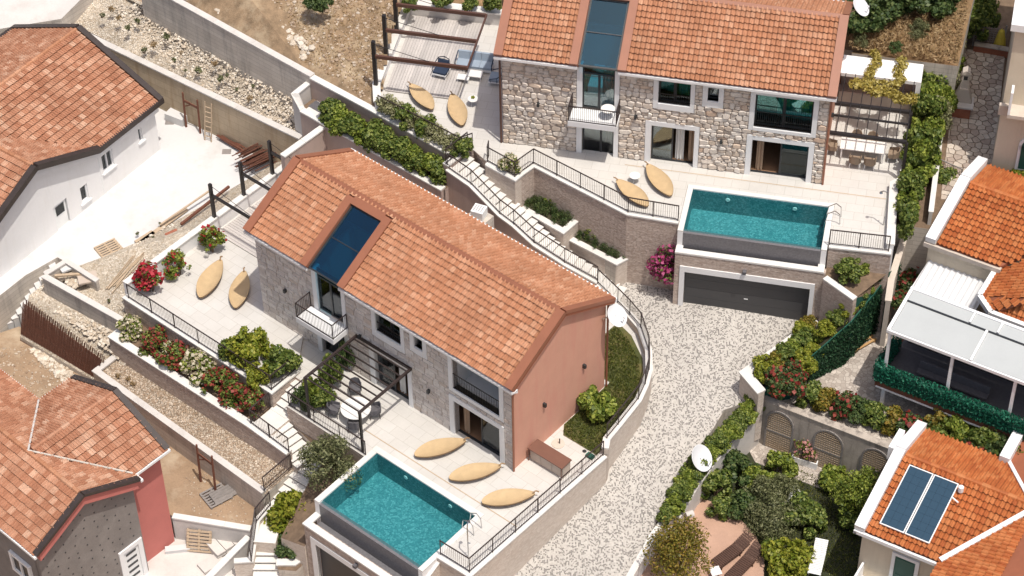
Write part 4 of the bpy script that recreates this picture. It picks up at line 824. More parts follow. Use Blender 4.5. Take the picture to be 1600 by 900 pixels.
    ba = MB(); ba.box(3.62, 6.12, -1.15, -0.092, 2.62, 2.94); ba = ba.build('balcony', 'white_paint', t)
    bl = MB(); pts = [(3.66, -0.12), (3.66, -1.11), (6.08, -1.11), (6.08, -0.12)]
    for a, b in zip(pts, pts[1:]):
        L = math.dist(a, b); k = int(L/0.1)
        for j in range(1, k): x = a[0]+(b[0]-a[0])*j/k; y = a[1]+(b[1]-a[1])*j/k; bl.bar((x, y, 2.99), (x, y, 3.9), 0.015, 0.015)
        MB().bar((*a, 3.9), (*b, 3.9), 0.045, 0.04).build('top_rail', 'iron', ba); MB().bar((*a, 2.99), (*b, 2.99), 0.035, 0.03).build('bottom_rail', 'iron', ba)
    bl.build('balusters', 'iron', ba, kind='stuff')
    for p in pts: MB().bar((*p, 2.94), (*p, 3.92), 0.045, 0.045).build('post', 'iron', ba)
    d = MB(); d.box(4.16, 4.24, 0.16, 0.22, 0.02, 2.35); d.box(5.71, 5.79, 0.16, 0.22, 0.02, 2.35); d.box(5.05, 5.15, 0.15, 0.22, 0.02, 2.35); d.box(4.24, 5.71, 0.16, 0.22, 2.27, 2.35); d = d.build('garden_door', 'frame_dark', t)
    MB().box(4.24, 5.05, 0.185, 0.2, 0.02, 2.27).build('pane', 'glass_clear', d); MB().box(5.15, 5.71, 0.185, 0.2, 0.02, 2.27).build('pane', 'glass_clear', d); curtain(MB(), 5.15, 5.75, 0.45, 0.05, 2.3).build('curtain', 'curtain_tan', d)
    w = window(t, 'window', (7.75, 9.84, 3.6, 5.68), (8.0, 9.62, 3.95, 5.4), 2, 'glass_teal', [(0.05, 0.45, 'curtain_teal'), (0.6, 0.98, 'curtain_teal')] if warm else [(0.7, 0.98, 'curtain_teal')]); grille(w, 8.0, 9.62, 0.04, 3.99, 4.5, 14)
    window(t, 'window', (10.22, 11.27, 4.12, 5.63), (10.47, 11.02, 4.48, 5.36), 1, 'glass_clear')
    window(t, 'sliding_door', (7.42, 10.17, 0.0, 2.72), (7.72, 9.93, 0.02, 2.45), 2, 'glass_clear', [(0.55, 0.75, 'curtain_white'), (0.85, 0.99, 'curtain_tan')], open_at=1, door=True)
    if warm: w = window(t, 'window', (12.6, 15.98, 3.0, 5.55), (12.85, 15.73, 3.2, 5.3), 2, 'glass_teal', [(0.52, 0.97, 'curtain_teal'), (0.38, 0.5, 'curtain_white')])
    else:
        w = MB(); w.box(12.6, 12.85, -0.09, 0.3, 3.0, 5.55); w.box(15.73, 15.98, -0.09, 0.3, 3.0, 5.55); w.box(12.85, 15.73, -0.09, 0.3, 5.3, 5.55); w.box(12.85, 15.73, -0.1, 0.3, 3.0, 3.2); w = w.build('loggia', 'white_paint', t)
        m = MB(); m.box(12.6, 12.84, 0.31, 2.4, 2.97, 5.3); m.box(15.74, 15.95, 0.31, 2.4, 2.97, 5.3); m.box(12.84, 15.74, 2.3, 2.45, 2.97, 5.3); m.box(12.84, 15.74, 0.31, 2.3, 2.9, 3.05); m.build('loggia_wall', 'white_render', w)
        m = MB(); m.box(13.6, 15.6, 2.24, 2.29, 3.06, 5.1); m.build('sash', 'frame_dark', w); MB().box(13.7, 14.55, 2.22, 2.235, 3.15, 5.0).build('pane', 'glass_teal', w); MB().box(14.65, 15.5, 2.22, 2.235, 3.15, 5.0).build('pane', 'glass_teal', w)
    grille(w, 12.85, 15.73, -0.03, 3.25, 4.2, 28)
    window(t, 'sliding_door', (12.57, 15.97, 0.0, 2.64), (12.85, 15.7, 0.02, 2.36), 2, 'glass_teal' if warm else 'glass_clear', [(0.08, 0.2, 'curtain_tan'), (0.5, 0.97, 'curtain_white' if not warm else 'curtain_teal')], open_at=0)
    # downspouts, lamps
    MB().path([(VL+0.1, -0.12, ze-0.2), (VL+0.07, -0.1, ze-0.5), (VL+0.07, -0.1, 0.02)], 0.055, 8).build('downspout', 'copper_trim', t)
    MB().path([(VL+0.08, VW+0.06, ze-0.3), (VL+0.08, VW+0.06, 0.02)], 0.055, 8).build('downspout', 'copper_trim', t)
    if warm: MB().path([(-0.07, -0.1, ze-0.3), (-0.07, -0.1, 0.02)], 0.06, 8).build('downspout', 'brown_steel', t)
    for u, z in ((1.9, 2.9), (6.9, 2.9), (11.3, 2.0)): lamp(t, u, -0.06, z)
    for v, z in ((2.2, 2.7), (5.2, 2.9)): lamp(t, VL, v, z, along='u')
    return t
villa('lower villa with pink gable, grey stone front and blue glazed roof strip', O1, A1, 'ashlar', 3)
villa('upper villa with pale rubble stone front above the wide pool', O2, A2, 'rubble', 5)
dish('satellite_dish', 'white satellite dish on the gable of the pink villa', f1(16.52, 6.6, 5.0), A1, 0.52, (0.55, 0.35, 0.25), 42)
dish('satellite_dish', 'white satellite dish beside the upper villa roof', f2(16.52, 6.2, 6.0), A2-0.3, 0.5, (0.6, 0.3, 0.5), 42)
# ---------------------------------------------------------------- neighbouring houses
def roof_faces(t, rf, faces, w, l, mat, kind, limit=300):
    """faces: 3-D polygons in the house frame whose first edge is the eave"""
    sl = []
    for pts in faces:
        p = [Vector(q) for q in pts]; U = (p[1]-p[0]).normalized(); n = (p[1]-p[0]).cross(p[2]-p[0]).normalized()
        if n.z < 0: n = -n
        S = n.cross(U)
        if S.z < 0: S = -S
        sl.append((p[0], U, S, [((q-p[0]).dot(U), (q-p[0]).dot(S)) for q in p]))
    lay_tiles(rf, t, sl, w, l, mat, kind, limit)
def roof_deck(t, faces, mat):
    m = MB()
    for f in faces: m.extr([tuple(Vector(q)-Vector((0, 0, 0.16))) for q in f], (0, 0, 0.155))
    return m.build('roof', mat, t)
def strip3(name, a, b, w, h, mat, parent): return MB().bar(a, b, w, h).build(name, mat, parent)
def small_window(t, u0, u1, z0, z1, v, panes=1, frame='white_paint', glass='glass_clear', sill=True):
    m = MB(); fw = 0.08; m.box(u0, u0+fw, v-0.03, v+0.1, z0, z1); m.box(u1-fw, u1, v-0.03, v+0.1, z0, z1); m.box(u0+fw, u1-fw, v-0.03, v+0.1, z1-fw, z1); m.box(u0+fw, u1-fw, v-0.03, v+0.1, z0, z0+fw)
    for k in range(1, panes): x = u0+(u1-u0)*k/panes; m.box(x-0.04, x+0.04, v-0.028, v+0.1, z0+fw, z1-fw)
    w = m.build('window', frame, t)
    for k in range(panes): MB().box(u0+fw+(u1-u0-2*fw)*k/panes, u0+fw+(u1-u0-2*fw)*(k+1)/panes, v+0.05, v+0.065, z0+fw, z1-fw).build('pane', glass, w)
    if sill: MB().box(u0-0.12, u1+0.12, v-0.2, v-0.031, z0-0.1, z0-0.003).build('sill', 'white_paint', w)
    return w
# white rendered house, top left
t = T('house', 'white rendered house with dark roof edges in the top left corner', 'house', (-18.98, 12.7, 0), R(53.6))
E_, Rg, HW = 2.3, 4.77, 5.6; pit = (Rg-E_)/HW; wr, wa = -4.9, -9.3; wh = wa-wr; wz = E_+abs(wh)*pit
faces = [[(wr, 0, E_), (0, 0, E_), (0, HW, Rg), (-16, HW, Rg), (-16, -wh, wz), (wa, -wh, wz)],
         [(wr, 0, E_), (wa, -wh, wz), (wa, 0, wz)], [(-13.7, 0, E_), (-13.7, 3, E_), (wa, -wh, wz), (wa, 0, wz)],
         [(-16, 11.0, E_), (0, 11.0, E_), (0, HW, Rg), (-16, HW, Rg)]]
faces[1] = [(wr, 0, E_), (wr, 0.02, E_), (wa, -wh, wz), (wa, 0, wz)]
rf = roof_deck(t, faces, 'terracotta_hut'); roof_faces(t, rf, faces, 0.30, 0.36, 'tile_blend', 'D')
H = [(-4.55, -3.7, 0.15, 1.35), (-1.66, -1.36, 0.3, 1.2), (-6.4, -5.85, -0.7, 0.4), (-8.4, -7.4, -1.4, 0.5)]
MB().box(wr+0.1, -0.2, 0.0, 0.3, E_-0.62, E_-0.21).build('soffit_board', 'white_render', t); MB().extr([(wr+0.1, 0.02, E_-0.62), (wr+0.1, 0.02, E_-0.18), (wa, 0.02, wz-0.18), (-13.5, 0.02, E_-0.18), (-13.5, 0.02, E_-0.75), (wa, 0.02, wz-0.75)], (0, 0.28, 0)).build('soffit_board', 'white_render', t)
m = holes_wall(MB(), -16, -0.25, -1.4, E_-0.1, H, 0.32, 0.62); m.extr([(wr-0.3, 0.32, E_-0.1), (wa, 0.32, wz-0.22), (-13.7, 0.32, E_-0.1)], (0, 0.3, 0)); m.build('front_wall', 'white_render', t)
MB().extr([(-0.25, 0.85, -1.4), (-0.25, 10.6, -1.4), (-0.25, 10.6, E_-0.1), (-0.25, HW, Rg-0.25), (-0.25, 0.85, E_-0.1)], (-0.3, 0, 0)).build('gable_wall', 'white_render', t)
MB().box(-16, -0.6, 2.0, 2.1, -1.4, E_-0.1).build('partition', 'room_wall', t)
for a, b in (((0, -0.05, E_), (0, HW, Rg)), ((0, HW, Rg), (0, 11.05, E_)), ((wr, -0.04, E_), (wa, -0.04, wz)), ((wa, -0.04, wz), (-13.7, -0.04, E_))): strip3('fascia', Vector(a)+Vector((0, 0, 0.02)), Vector(b)+Vector((0, 0, 0.02)), 0.34, 0.34, 'dark_fascia', rf)
strip3('fascia', (wr, -0.06, E_-0.04), (0.15, -0.06, E_-0.04), 0.2, 0.3, 'dark_fascia', rf); strip3('fascia', (-16, 11.06, E_), (0.15, 11.06, E_), 0.2, 0.3, 'dark_fascia', rf)
ridge_caps(rf, (-16, HW, Rg+0.03), (-0.2, HW, Rg+0.03), 'tile_villa'); ridge_caps(rf, (wa, 0.1, wz+0.03), (wa, -wh, wz+0.03), 'tile_villa')
small_window(t, -4.55, -3.7, 0.15, 1.35, 0.42, 2); small_window(t, -1.66, -1.36, 0.3, 1.2, 0.42); small_window(t, -6.4, -5.85, -0.7, 0.4, 0.42)
d = MB().box(-8.35, -7.45, 0.42, 0.48, -1.4, 0.45).build('door', 'white_plastic', t); MB().box(-8.2, -7.6, 0.39, 0.419, -0.3, 0.3).build('pane', 'glass_clear', d); MB().box(-8.55, -7.25, 0.1, 0.45, -1.5, -1.25).build('door_step', 'white_paint', t)
MB().path([(-4.75, 0.33, E_-0.2), (-4.75, 0.33, -1.3)], 0.05).build('downspout', 'white_paint', t)
stairs('white concrete stair descending beside the white rendered house', [(-23.99, 3.65, -1.2), (-26.39, 2.54, -2.8), (-28.52, 1.6, -4.2)], 15, 2.0, -1.2, -4.4, 'white_slab', 'white_slab', depth=3)

# red and grey rendered house, bottom left
BZ = 1.7
t = T('house', 'unfinished house with red wall and grey mortar gable, bottom left', 'house', (-21.73, -18.33, 1.7)[:2]+(0,), R(46.5))
G, Wd, rz, wv0, wv1, wu, wm = 3.02, 6.1, BZ+1.56, 0.3, 7.2, 8.2, 3.75
faces = [[(0, -0.1, BZ), (0, 14, BZ), (G, 14, rz), (G, -0.1, rz)], [(Wd, -0.1, BZ), (Wd, wv0, BZ), (G, wm, rz), (G, -0.1, rz)],
         [(Wd, wv0, BZ), (wu, wv0, BZ), (wu, wm, rz), (G, wm, rz)], [(wu, wv1, BZ), (Wd, wv1, BZ), (G, wm, rz), (wu, wm, rz)], [(Wd, wv1, BZ), (Wd, 14, BZ), (G, 14, rz), (G, wm, rz)]]
rf = roof_deck(t, faces, 'terracotta_hut'); roof_faces(t, rf, faces, 0.30, 0.37, 'tile_blend', 'D')
m = holes_wall(MB(), 0.3, Wd-0.15, -5.4, BZ-0.12, [(4.45, 5.85, -5.4, -2.55)], 0.3, 0.55); m.extr([(0.3, 0.3, BZ-0.12), (Wd-0.15, 0.3, BZ-0.12), (G, 0.3, rz-0.25)], (0, 0.25, 0)); gw = m.build('gable_wall', 'grey_mortar', t)
rg = random.Random(4); pins = MB()
for i in range(9):
    for j in range(13):
        u = 0.6+i*0.6+rg.uniform(-.1, .1); z = -4.9+j*0.55+rg.uniform(-.1, .1)
        if z < BZ-0.5+min(u, Wd-u)*0.5-0.3 and not (4.3 < u < 6 and z < -2.4): pins.box(u-0.035, u+0.035, 0.285, 0.301, z-0.035, z+0.035)
pins.build('fixing_pins', 'anthracite', gw, kind='stuff')
MB().extr([(0.2, -0.12, BZ-0.55), (G, -0.12, rz-0.62), (Wd-0.1, -0.12, BZ-0.55), (Wd-0.1, -0.12, BZ-0.05), (G, -0.12, rz-0.1), (0.2, -0.12, BZ-0.05)], (0, 0.41, 0)).build('gable_band', 'red_stucco', t)
for a, b in (((0, -0.1, BZ), (G, -0.1, rz)), ((G, -0.1, rz), (Wd, -0.1, BZ)), ((wu, wv0, BZ), (wu, wm, rz)), ((wu, wm, rz), (wu, wv1, BZ))): strip3('fascia', Vector(a)+Vector((0, 0, 0.08)), Vector(b)+Vector((0, 0, 0.08)), 0.3, 0.16, 'dark_fascia', rf)
for a, b in (((Wd-0.1, wv0-0.05, BZ-0.02), (wu+0.1, wv0-0.05, BZ-0.02)), ((Wd+0.08, -0.25, BZ-0.05), (Wd+0.08, 0.5, BZ-0.02)), ((-0.06, -0.2, BZ-0.05), (-0.06, 14, BZ-0.05)), ((Wd, wv1+0.03, BZ), (wu, wv1+0.03, BZ)), ((Wd+0.03, wv1, BZ), (Wd+0.03, 14, BZ))): strip3('gutter', a, b, 0.14, 0.14, 'white_paint', rf)
ridge_caps(rf, (G, 0.1, rz+0.03), (G, 14, rz+0.03), 'tile_villa'); ridge_caps(rf, (G+0.2, wm, rz+0.03), (wu-0.2, wm, rz+0.03), 'tile_blend')
strip3('valley', (Wd, wv0, BZ+0.14), (G, wm, rz+0.14), 0.09, 0.05, 'concrete', rf); strip3('valley', (Wd, wv1, BZ+0.14), (G, wm, rz+0.14), 0.09, 0.05, 'concrete_light', rf)
m = MB(); m.box(Wd-0.149, wu-0.2, 0.75, 1.0, -5.4, BZ-0.12); m.box(Wd-0.4, Wd-0.15, 0.56, 0.74, -5.4, BZ-0.12); m.extr([(wu-0.2, 1.0, -5.4), (wu-0.2, 6.9, -5.4), (wu-0.2, 6.9, BZ-0.12), (wu-0.2, wm, rz-0.2), (wu-0.2, 1.0, BZ-0.12)], (-0.3, 0, 0)); m.build('red_wall', 'red_stucco', t)
MB().box(0.25, 0.5, 0.56, 14, -5.4, BZ-0.12).build('side_wall', 'grey_mortar', t)
d = MB(); d.box(4.45, 4.7, 0.22, 0.4, -5.3, -2.55); d.box(5.6, 5.85, 0.22, 0.4, -5.3, -2.55); d.box(4.7, 5.6, 0.22, 0.4, -2.8, -2.55); d = d.build('door_frame', 'white_paint', t)
MB().box(4.7, 5.6, 0.3, 0.36, -5.3, -2.8).build('door', 'white_plastic', d)
for k in range(5): MB().box(4.85, 5.45, 0.275, 0.299, -3.15-k*0.42, -3.03-k*0.42).build('door_pane', 'frame_dark', d)
for v0 in (1.0, 4.2):
    w = MB(); w.box(0.1, 0.26, v0, v0+1.5, -1.55, -1.4); w.box(0.1, 0.26, v0, v0+1.5, -0.35, -0.2); w.box(0.1, 0.26, v0, v0+0.15, -1.4, -0.35); w.box(0.1, 0.26, v0+1.35, v0+1.5, -1.4, -0.35); w.box(0.12, 0.26, v0+0.7, v0+0.8, -1.4, -0.35); w = w.build('window', 'white_paint', t)
    for q in (0.15, 0.8): MB().box(0.2, 0.215, v0+q, v0+q+0.55, -1.4, -0.35).build('pane', 'frame_dark', w)
m = MB(); m.box(1.0, 1.6, 7.2, 8.0, BZ+0.2, rz+0.5); m.build('chimney', 'red_stucco', rf)

# orange roofed house with the solar panels, bottom right
t = T('house', 'cream house with orange roof carrying two solar panels, bottom right', 'house', (15.89, -17.07, 0), R(-30.5))
e, z, va, W = 0.8, 1.78, 4.35, 7.1
faces = [[(0.05, 0, e), (3.7, 0, e), (6.6, va, z), (0.05, va, z)], [(4.2, W, e), (0.05, W, e), (0.05, va, z), (6.2, va, z)],
         [(3.7, -6.5, e-0.2), (3.7, 0, e), (6.6, va, z), (9.5, va, z+0.5), (9.5, -6.5, z+0.5)], [(4.2, W+2, e), (4.2, W, e), (6.2, va, z), (10, va, z+0.6), (10, W+2, z+0.6)]]
faces[2] = [(3.7, -6.5, e), (3.7, 0.0, e), (6.6, va, z+0.02), (8.2, va, z+0.55), (8.2, -6.5, z+0.55)]
rf = roof_deck(t, faces[:2], 'terracotta_hut'); roof_faces(t, rf, faces[:2], 0.235, 0.36, 'tile_orange', 'S')
rb = roof_deck(t, faces[2:], 'terracotta_hut'); roof_faces(t, rb, [[(3.7, -6.5, e), (3.7, 0, e), (6.6, va, z+.02), (6.6, -6.5, z+0.02)]], 0.235, 0.36, 'tile_orange', 'S', 0)
ridge_caps(rf, (0.1, va, z+0.03), (6.4, va, z+0.03), 'tile_orange', 0.14)
strip3('valley', (3.7, 0, e+0.17), (6.6, va, z+0.19), 0.24, 0.1, 'white_paint', rf); strip3('valley', (4.2, W, e+0.17), (6.2, va, z+0.19), 0.18, 0.1, 'white_paint', rf)
m = MB().bar((-0.2, -0.1, e+0.18), (-0.2, va, z+0.18), 0.5, 0.36); m.build('parapet', 'white_paint', rf); MB().bar((-0.2, va+0.01, z+0.18), (-0.2, W+0.1, e+0.18), 0.5, 0.36).build('parapet', 'white_paint', rf)
MB().box(-0.75, -0.46, va-0.1, va+1.2, z-0.6, z+0.25).build('chimney', 'white_paint', rf)
MB().extr([(3.8, W-0.2, e+0.5), (3.8, W+2.5, e+0.5), (3.8, W+2.5, e-1), (3.8, W-0.2, e-1)], (0.5, 0, 0)).build('parapet', 'white_paint', rf)
m = MB(); m.box(-0.45, 3.75, -0.16, -0.03, e-0.22, e-0.02); m.box(-0.45, -0.3, -0.16, W, e-0.22, e-0.05); m.build('cornice', 'white_paint', t)
m = MB(); m.box(-0.1, 3.9, 0.15, 0.4, -4, e-0.15); m.box(-0.1, 0.15, 0.4, W-0.2, -4, e-0.15); m.box(3.9, 4.15, -6.5, 0.4, -4, e-0.15); m.build('wall', 'beige_stucco', t)
d = MB(); d.box(1.45, 1.62, 0.05, 0.2, -2.4, 0.12); d.box(2.6, 2.78, 0.05, 0.2, -2.4, 0.12); d.box(1.62, 2.6, 0.05, 0.2, -0.05, 0.12); d = d.build('balcony_door', 'white_paint', t); MB().box(1.62, 2.6, 0.1, 0.14, -2.4, -0.05).build('shutter', 'shutter_green', d)
for k in range(2): MB().box(1.7, 2.52, 0.085, 0.1, -2.3+k*1.1, -1.3+k*1.1).build('shutter_panel', 'shutter_green', d)
m = MB(); m.box(0.2, 3.7, -1.0, 0.14, -2.7, -2.45); m.box(0.2, 3.7, -1.0, -0.9, -2.44, -1.5); m.box(0.1, 0.2, -1.0, 0.14, -2.44, -1.48); m.build('balcony', 'white_render', t)
pn = z-e; sp = pn/va
for k in range(2):
    u0 = 0.5+k*1.24
    p = T('solar_panel', ('left' if k == 0 else 'right')+' dark blue solar panel on the orange roof', 'solar panel', t.matrix_basis @ Vector((u0, 0.55, e+0.55*sp)), R(-30.5), 'solar panels on the orange roof')
    tl = math.atan(sp); M = Matrix.Rotation(tl, 4, 'X')
    f = MB(); f.box(0, 1.2, 0, 0.05, 0.16, 0.24); f.box(0, 1.2, 3.35, 3.4, 0.16, 0.24); f.box(0, 0.05, 0.05, 3.35, 0.16, 0.24); f.box(1.15, 1.2, 0.05, 3.35, 0.16, 0.24); f.xf(M); f.build('frame', 'white_plastic', p)
    for r_ in range(8):
        for c_ in range(3): MB().box(0.055+c_*0.364, 0.055+(c_+1)*0.364-0.006, 0.055+r_*0.411, 0.055+(r_+1)*0.411-0.006, 0.2, 0.225).xf(M).build('cell', 'solar_cell', p)
m = MB().tube((3.15, 3.5, z+0.05), (3.15, 3.5, z+0.35), 0.13, n=10); m.tube((3.3, 2.9, z-0.05), (2.95, 3.0, z+0.02), 0.04); m.xf(t.matrix_basis); o = m.build('roof_valve', 'white_plastic'); tag(o, 'small white valve cap beside the solar panels', 'roof vent')

# orange roofed house at the right edge
t = T('house', 'cream house with orange roof and white gable parapet at the right edge', 'house', (20.81, -2.06, 0), R(-30.8))
e, z, va, W = 4.6, 5.34, 4.15, 6.6
faces = [[(0.1, 0, e), (3.4, 0, e), (6.5, va, z), (0.1, va, z)], [(8, W, e), (0.1, W, e), (0.1, va, z), (8, va, z)]]
rf = roof_deck(t, faces, 'terracotta_hut'); roof_faces(t, rf, faces, 0.235, 0.36, 'tile_orange', 'S')
MB().bar((-0.2, -0.1, e+0.18), (-0.2, va, z+0.18), 0.52, 0.36).build('parapet', 'white_paint', rf); MB().bar((-0.2, va+0.01, z+0.18), (-0.2, W+0.1, e+0.2), 0.52, 0.36).build('parapet', 'white_paint', rf)
ridge_caps(rf, (0.1, va, z+0.03), (6.5, va, z+0.03), 'tile_orange', 0.14)
m = MB(); m.box(-0.3, 3.5, 0.1, 0.4, 0, e-0.18); m.box(-0.3, 0, 0.4, W-0.1, 0, e-0.18); m.box(-0.3, 8, W-0.4, W-0.1, 0, e-0.18); m.build('wall', 'beige_stucco', t); MB().box(-0.5, 3.5, -0.15, 0.05, e-0.3, e-0.05).build('cornice', 'sand_render', t)
f3 = [[(3.35, -2.0, e-0.75), (3.35, -0.6, e-0.6), (3.5, 0.0, e-0.3), (6.4, 3.2, z+0.2), (8, 3.2, z+0.2), (8, -3.2, e-0.7), (4.2, -2.6, e-0.75)]]
f3 = [[(3.3, -1.9, e-0.5), (3.3, 0.2, e-0.5), (5.6, 1.6, z+0.1), (5.6, -2.2, z+0.1)], [(4.1, -2.6, e-0.5), (3.3, -1.9, e-0.5), (5.6, -2.2, z+0.1), (5.7, -2.3, z+0.1)], [(9, -2.7, e-0.5), (4.1, -2.6, e-0.5), (5.6, -1.5, z-0.1), (9, -1.5, z-0.1)], [(9, -1.5, z-0.1), (5.6, -1.5, z-0.1), (5.6, 1.6, z+0.1), (9, 1.6, z+0.1)]]
rb = roof_deck(t, f3, 'terracotta_hut'); roof_faces(t, rb, f3, 0.235, 0.36, 'tile_orange', 'S', 0)
for a, b in (((3.2, 0.3, e-0.45), (3.2, -1.95, e-0.45)), ((3.2, -1.95, e-0.45), (4.1, -2.75, e-0.45)), ((4.1, -2.75, e-0.45), (9, -2.85, e-0.45))): strip3('cornice', a, b, 0.25, 0.28, 'white_paint', t)
m = MB(); m.box(3.6, 9, -2.4, -0.2, 0, e-0.66); m.build('bay_wall', 'beige_stucco', t)
c = T('lean_to_roof', 'white corrugated lean to roof beside the orange roofed house', 'roof', t.matrix_basis @ Vector((-0.2, -2.0, 3.0)), R(-30.8)); M0 = MB(); n = 44
for k in range(n):
    x0, x1 = 3.3*k/n, 3.3*(k+1)/n; h0, h1 = 0.07*(k % 4 in (1, 2)), 0.07*((k+1) % 4 in (1, 2)); M0.poly([(x0, 0, h0), (x1, 0, h1), (x1, 3.0, h1+0.35), (x0, 3.0, h0+0.35)])
M0.build('corrugated_sheet', 'dish_white', c); MB().box(-0.06, 0, -0.05, 3.0, -1.2, 0.02).build('side_panel', 'white_render', c); MB().box(0, 3.3, -0.06, 0, -0.15, 0.02).build('gutter', 'white_paint', c)

# covered deck with grey sliding roof
t = T('covered_deck', 'raised deck with grey glazed roof and green artificial hedge', 'pergola', (17.7, -7.75, -0.85), R(-31.3))
MB().box(0, 11, 0, 5.5, 1.7, 1.85).build('deck_floor', 'grey_fabric', t); MB().box(-0.05, 11, -0.12, 0.0, 1.45, 1.85).build('deck_beam', 'wood_red', t); MB().box(-0.05, 11, -0.16, -0.121, 1.42, 1.5).build('edge_strip', 'white_paint', t); MB().box(-0.12, 0, -0.12, 5.5, 1.45, 1.85).build('deck_beam', 'wood_red', t)
for u in (0.3, 3.4, 6.8): MB().box(u-0.09, u+0.09, 0.05, 0.23, 0, 1.69).build('support_post', 'white_paint', t)
for u in (0.15, 3.35, 6.5, 9.8): MB().box(u-0.07, u+0.07, 0.25, 0.39, 1.86, 4.95).build('roof_post', 'white_paint', t)
MB().box(0, 11, 0.15, 0.33, 4.95, 5.12).build('front_beam', 'white_paint', t)
rfp = MB(); rfp.bar((0.08, 0.2, 5.1), (0.08, 2.85, 5.55), 0.16, 0.16); rfp.bar((0, 2.85, 5.6), (11, 2.85, 5.6), 0.16, 0.14); rfp = rfp.build('roof_frame', 'white_paint', t)
for u in (4.25, 8.5): MB().bar((u, 0.2, 5.16), (u, 2.1, 5.49), 0.12, 0.14).build('rafter', 'white_paint', rfp)
for u in (3.35, 4.75, 8.2): MB().bar((u, 2.15, 5.56), (u, 2.85, 5.66), 0.09, 0.1).build('rafter', 'white_paint', rfp)
for a, b in ((0.18, 4.18), (4.32, 8.42), (8.58, 11)): MB().extr([(a, 0.25, 5.12), (b, 0.25, 5.12), (b, 2.05, 5.43), (a, 2.05, 5.43)], (0, 0, 0.03)).build('roof_panel', 'awning_grey', rfp)
MB().bar((0.16, 2.1, 5.47), (11, 2.1, 5.47), 0.1, 0.06).build('rafter', 'frame_dark', rfp)
for a, b in ((0.18, 3.3), (3.4, 4.7), (4.8, 8.15), (8.25, 11)): MB().extr([(a, 2.16, 5.47), (b, 2.16, 5.47), (b, 2.8, 5.58), (a, 2.8, 5.58)], (0, 0, 0.03)).build('roof_panel', 'awning_grey', rfp)
MB().box(0.2, 11, 3.0, 3.15, 1.86, 5.3).build('back_wall', 'anthracite', t)
so = T('deck_bench', 'grey lounge bench standing in the shade of the covered deck', 'bench', t.matrix_basis @ Vector((1.5, 1.0, 1.86)), R(-31.3)); MB().box(0, 3.6, 0, 0.35, 0.25, 0.35).build('seat', 'grey_fabric', so); MB().box(0, 3.6, 0.36, 0.45, 0.25, 0.8).build('backrest', 'grey_fabric', so)
for u in (0.2, 3.3): MB().box(u, u+0.1, 0.05, 0.3, 0, 0.249).build('leg', 'steel', so)

# cream house in the top right corner
t = T('house', 'cream house wall with arched green window in the top right corner', 'house', f2(24.85, 3.24, -0.5), A2-0.03)
MB().box(0, 8, 0, 12, -3, 9.2).build('wall', 'beige_stucco', t)
w = MB(); w.box(1.15, 2.35, -0.1, -0.001, 0.4, 2.0); w.tube((1.75, -0.1, 2.0), (1.75, -0.001, 2.0), 0.6, n=20); w = w.build('window', 'white_paint', t)
m = MB(); m.box(1.3, 2.2, -0.13, -0.101, 0.5, 2.0); m.tube((1.75, -0.13, 2.0), (1.75, -0.101, 2.0), 0.45, n=20); m.build('shutter', 'shutter_green', w)
MB().box(-0.15, 8, -0.25, -0.001, 3.9, 4.5).build('stone_band', 'sand_render', t); MB().box(0.3, 0.42, -0.9, -0.251, 4.51, 5.9).build('balcony_parapet', 'white_render', t); MB().box(0.3, 8, -0.9, -0.251, 4.3, 4.5).build('balcony', 'sand_render', t)
MB().box(-0.25, 8, -0.3, 12, 9.2, 9.6).build('roof_edge', 'white_paint', t)
# ---------------------------------------------------------------- pergolas
def beam(t, name, a, b, w, h, mat='brown_steel'): return MB().bar(a, b, w, h).build(name, mat, t)
t = T('pergola', 'dark steel pergola with slats over the round table', 'pergola', f1(0, 0, 0), A1)
for u in (6.68, 10.2): beam(t, 'post', (u, -3.72, 0), (u, -3.72, 2.72), 0.11, 0.11, 'black_iron'); beam(t, 'beam', (u, -3.8, 2.8), (u, -0.08, 2.8), 0.1, 0.14, 'iron')
beam(t, 'beam', (6.75, -0.12, 2.8), (10.13, -0.12, 2.8), 0.1, 0.13, 'iron')
for k in range(9): v = -3.72+k*0.42; beam(t, 'slat', (6.75, v, 2.82), (10.13, v, 2.82), 0.045, 0.08, 'iron')
t = T('pergola', 'dark steel posts and beams on the parapet left of the lower villa', 'pergola', f1(0, 0, 0), A1)
for v in (2.83, 5.03, 7.2):
    beam(t, 'post', (-6.27, v, 1.0), (-6.27, v, 3.3), 0.16, 0.16, 'black_iron'); beam(t, 'beam', (-6.19, v, 2.55), (0, v, 2.55), 0.1, 0.16, 'black_iron'); MB().tube((-6.2, v, 3.2), (-2.6, v, 2.62), 0.015, n=5).build('cable', 'black_iron', t)
t = T('pergola', 'dark steel pergola with cables over the upper timber deck', 'pergola', f2(0, 0, 0), A2)
for v in (2.5, 4.75, 7.0):
    beam(t, 'post', (-7.4, v, 0.6), (-7.4, v, 3.5), 0.2, 0.2, 'black_iron'); beam(t, 'beam', (-7.3, v-0.12, 2.6), (-2.4, v-0.12, 2.6), 0.13, 0.2, 'brown_steel'); MB().tube((-7.3, v-0.12, 3.4), (-4.4, v-0.12, 2.7), 0.018, n=5).build('cable', 'black_iron', t)
beam(t, 'tie_beam', (-2.36, 2.3, 2.6), (-2.36, 6.95, 2.6), 0.08, 0.14, 'brown_steel')
t = T('pergola', 'dark steel pergola grid over the upper dining table', 'pergola', f2(0, 0, 0), A2)
for v, w in ((0.95, 0.16), (3.3, 0.16), (2.33, 0.09)): beam(t, 'beam', (16.6, v, 2.6), (20.45, v, 2.6), w, w, 'black_iron')
for v in (0.95, 3.3): beam(t, 'post', (20.45, v, 0), (20.45, v, 2.52), 0.16, 0.16, 'black_iron')
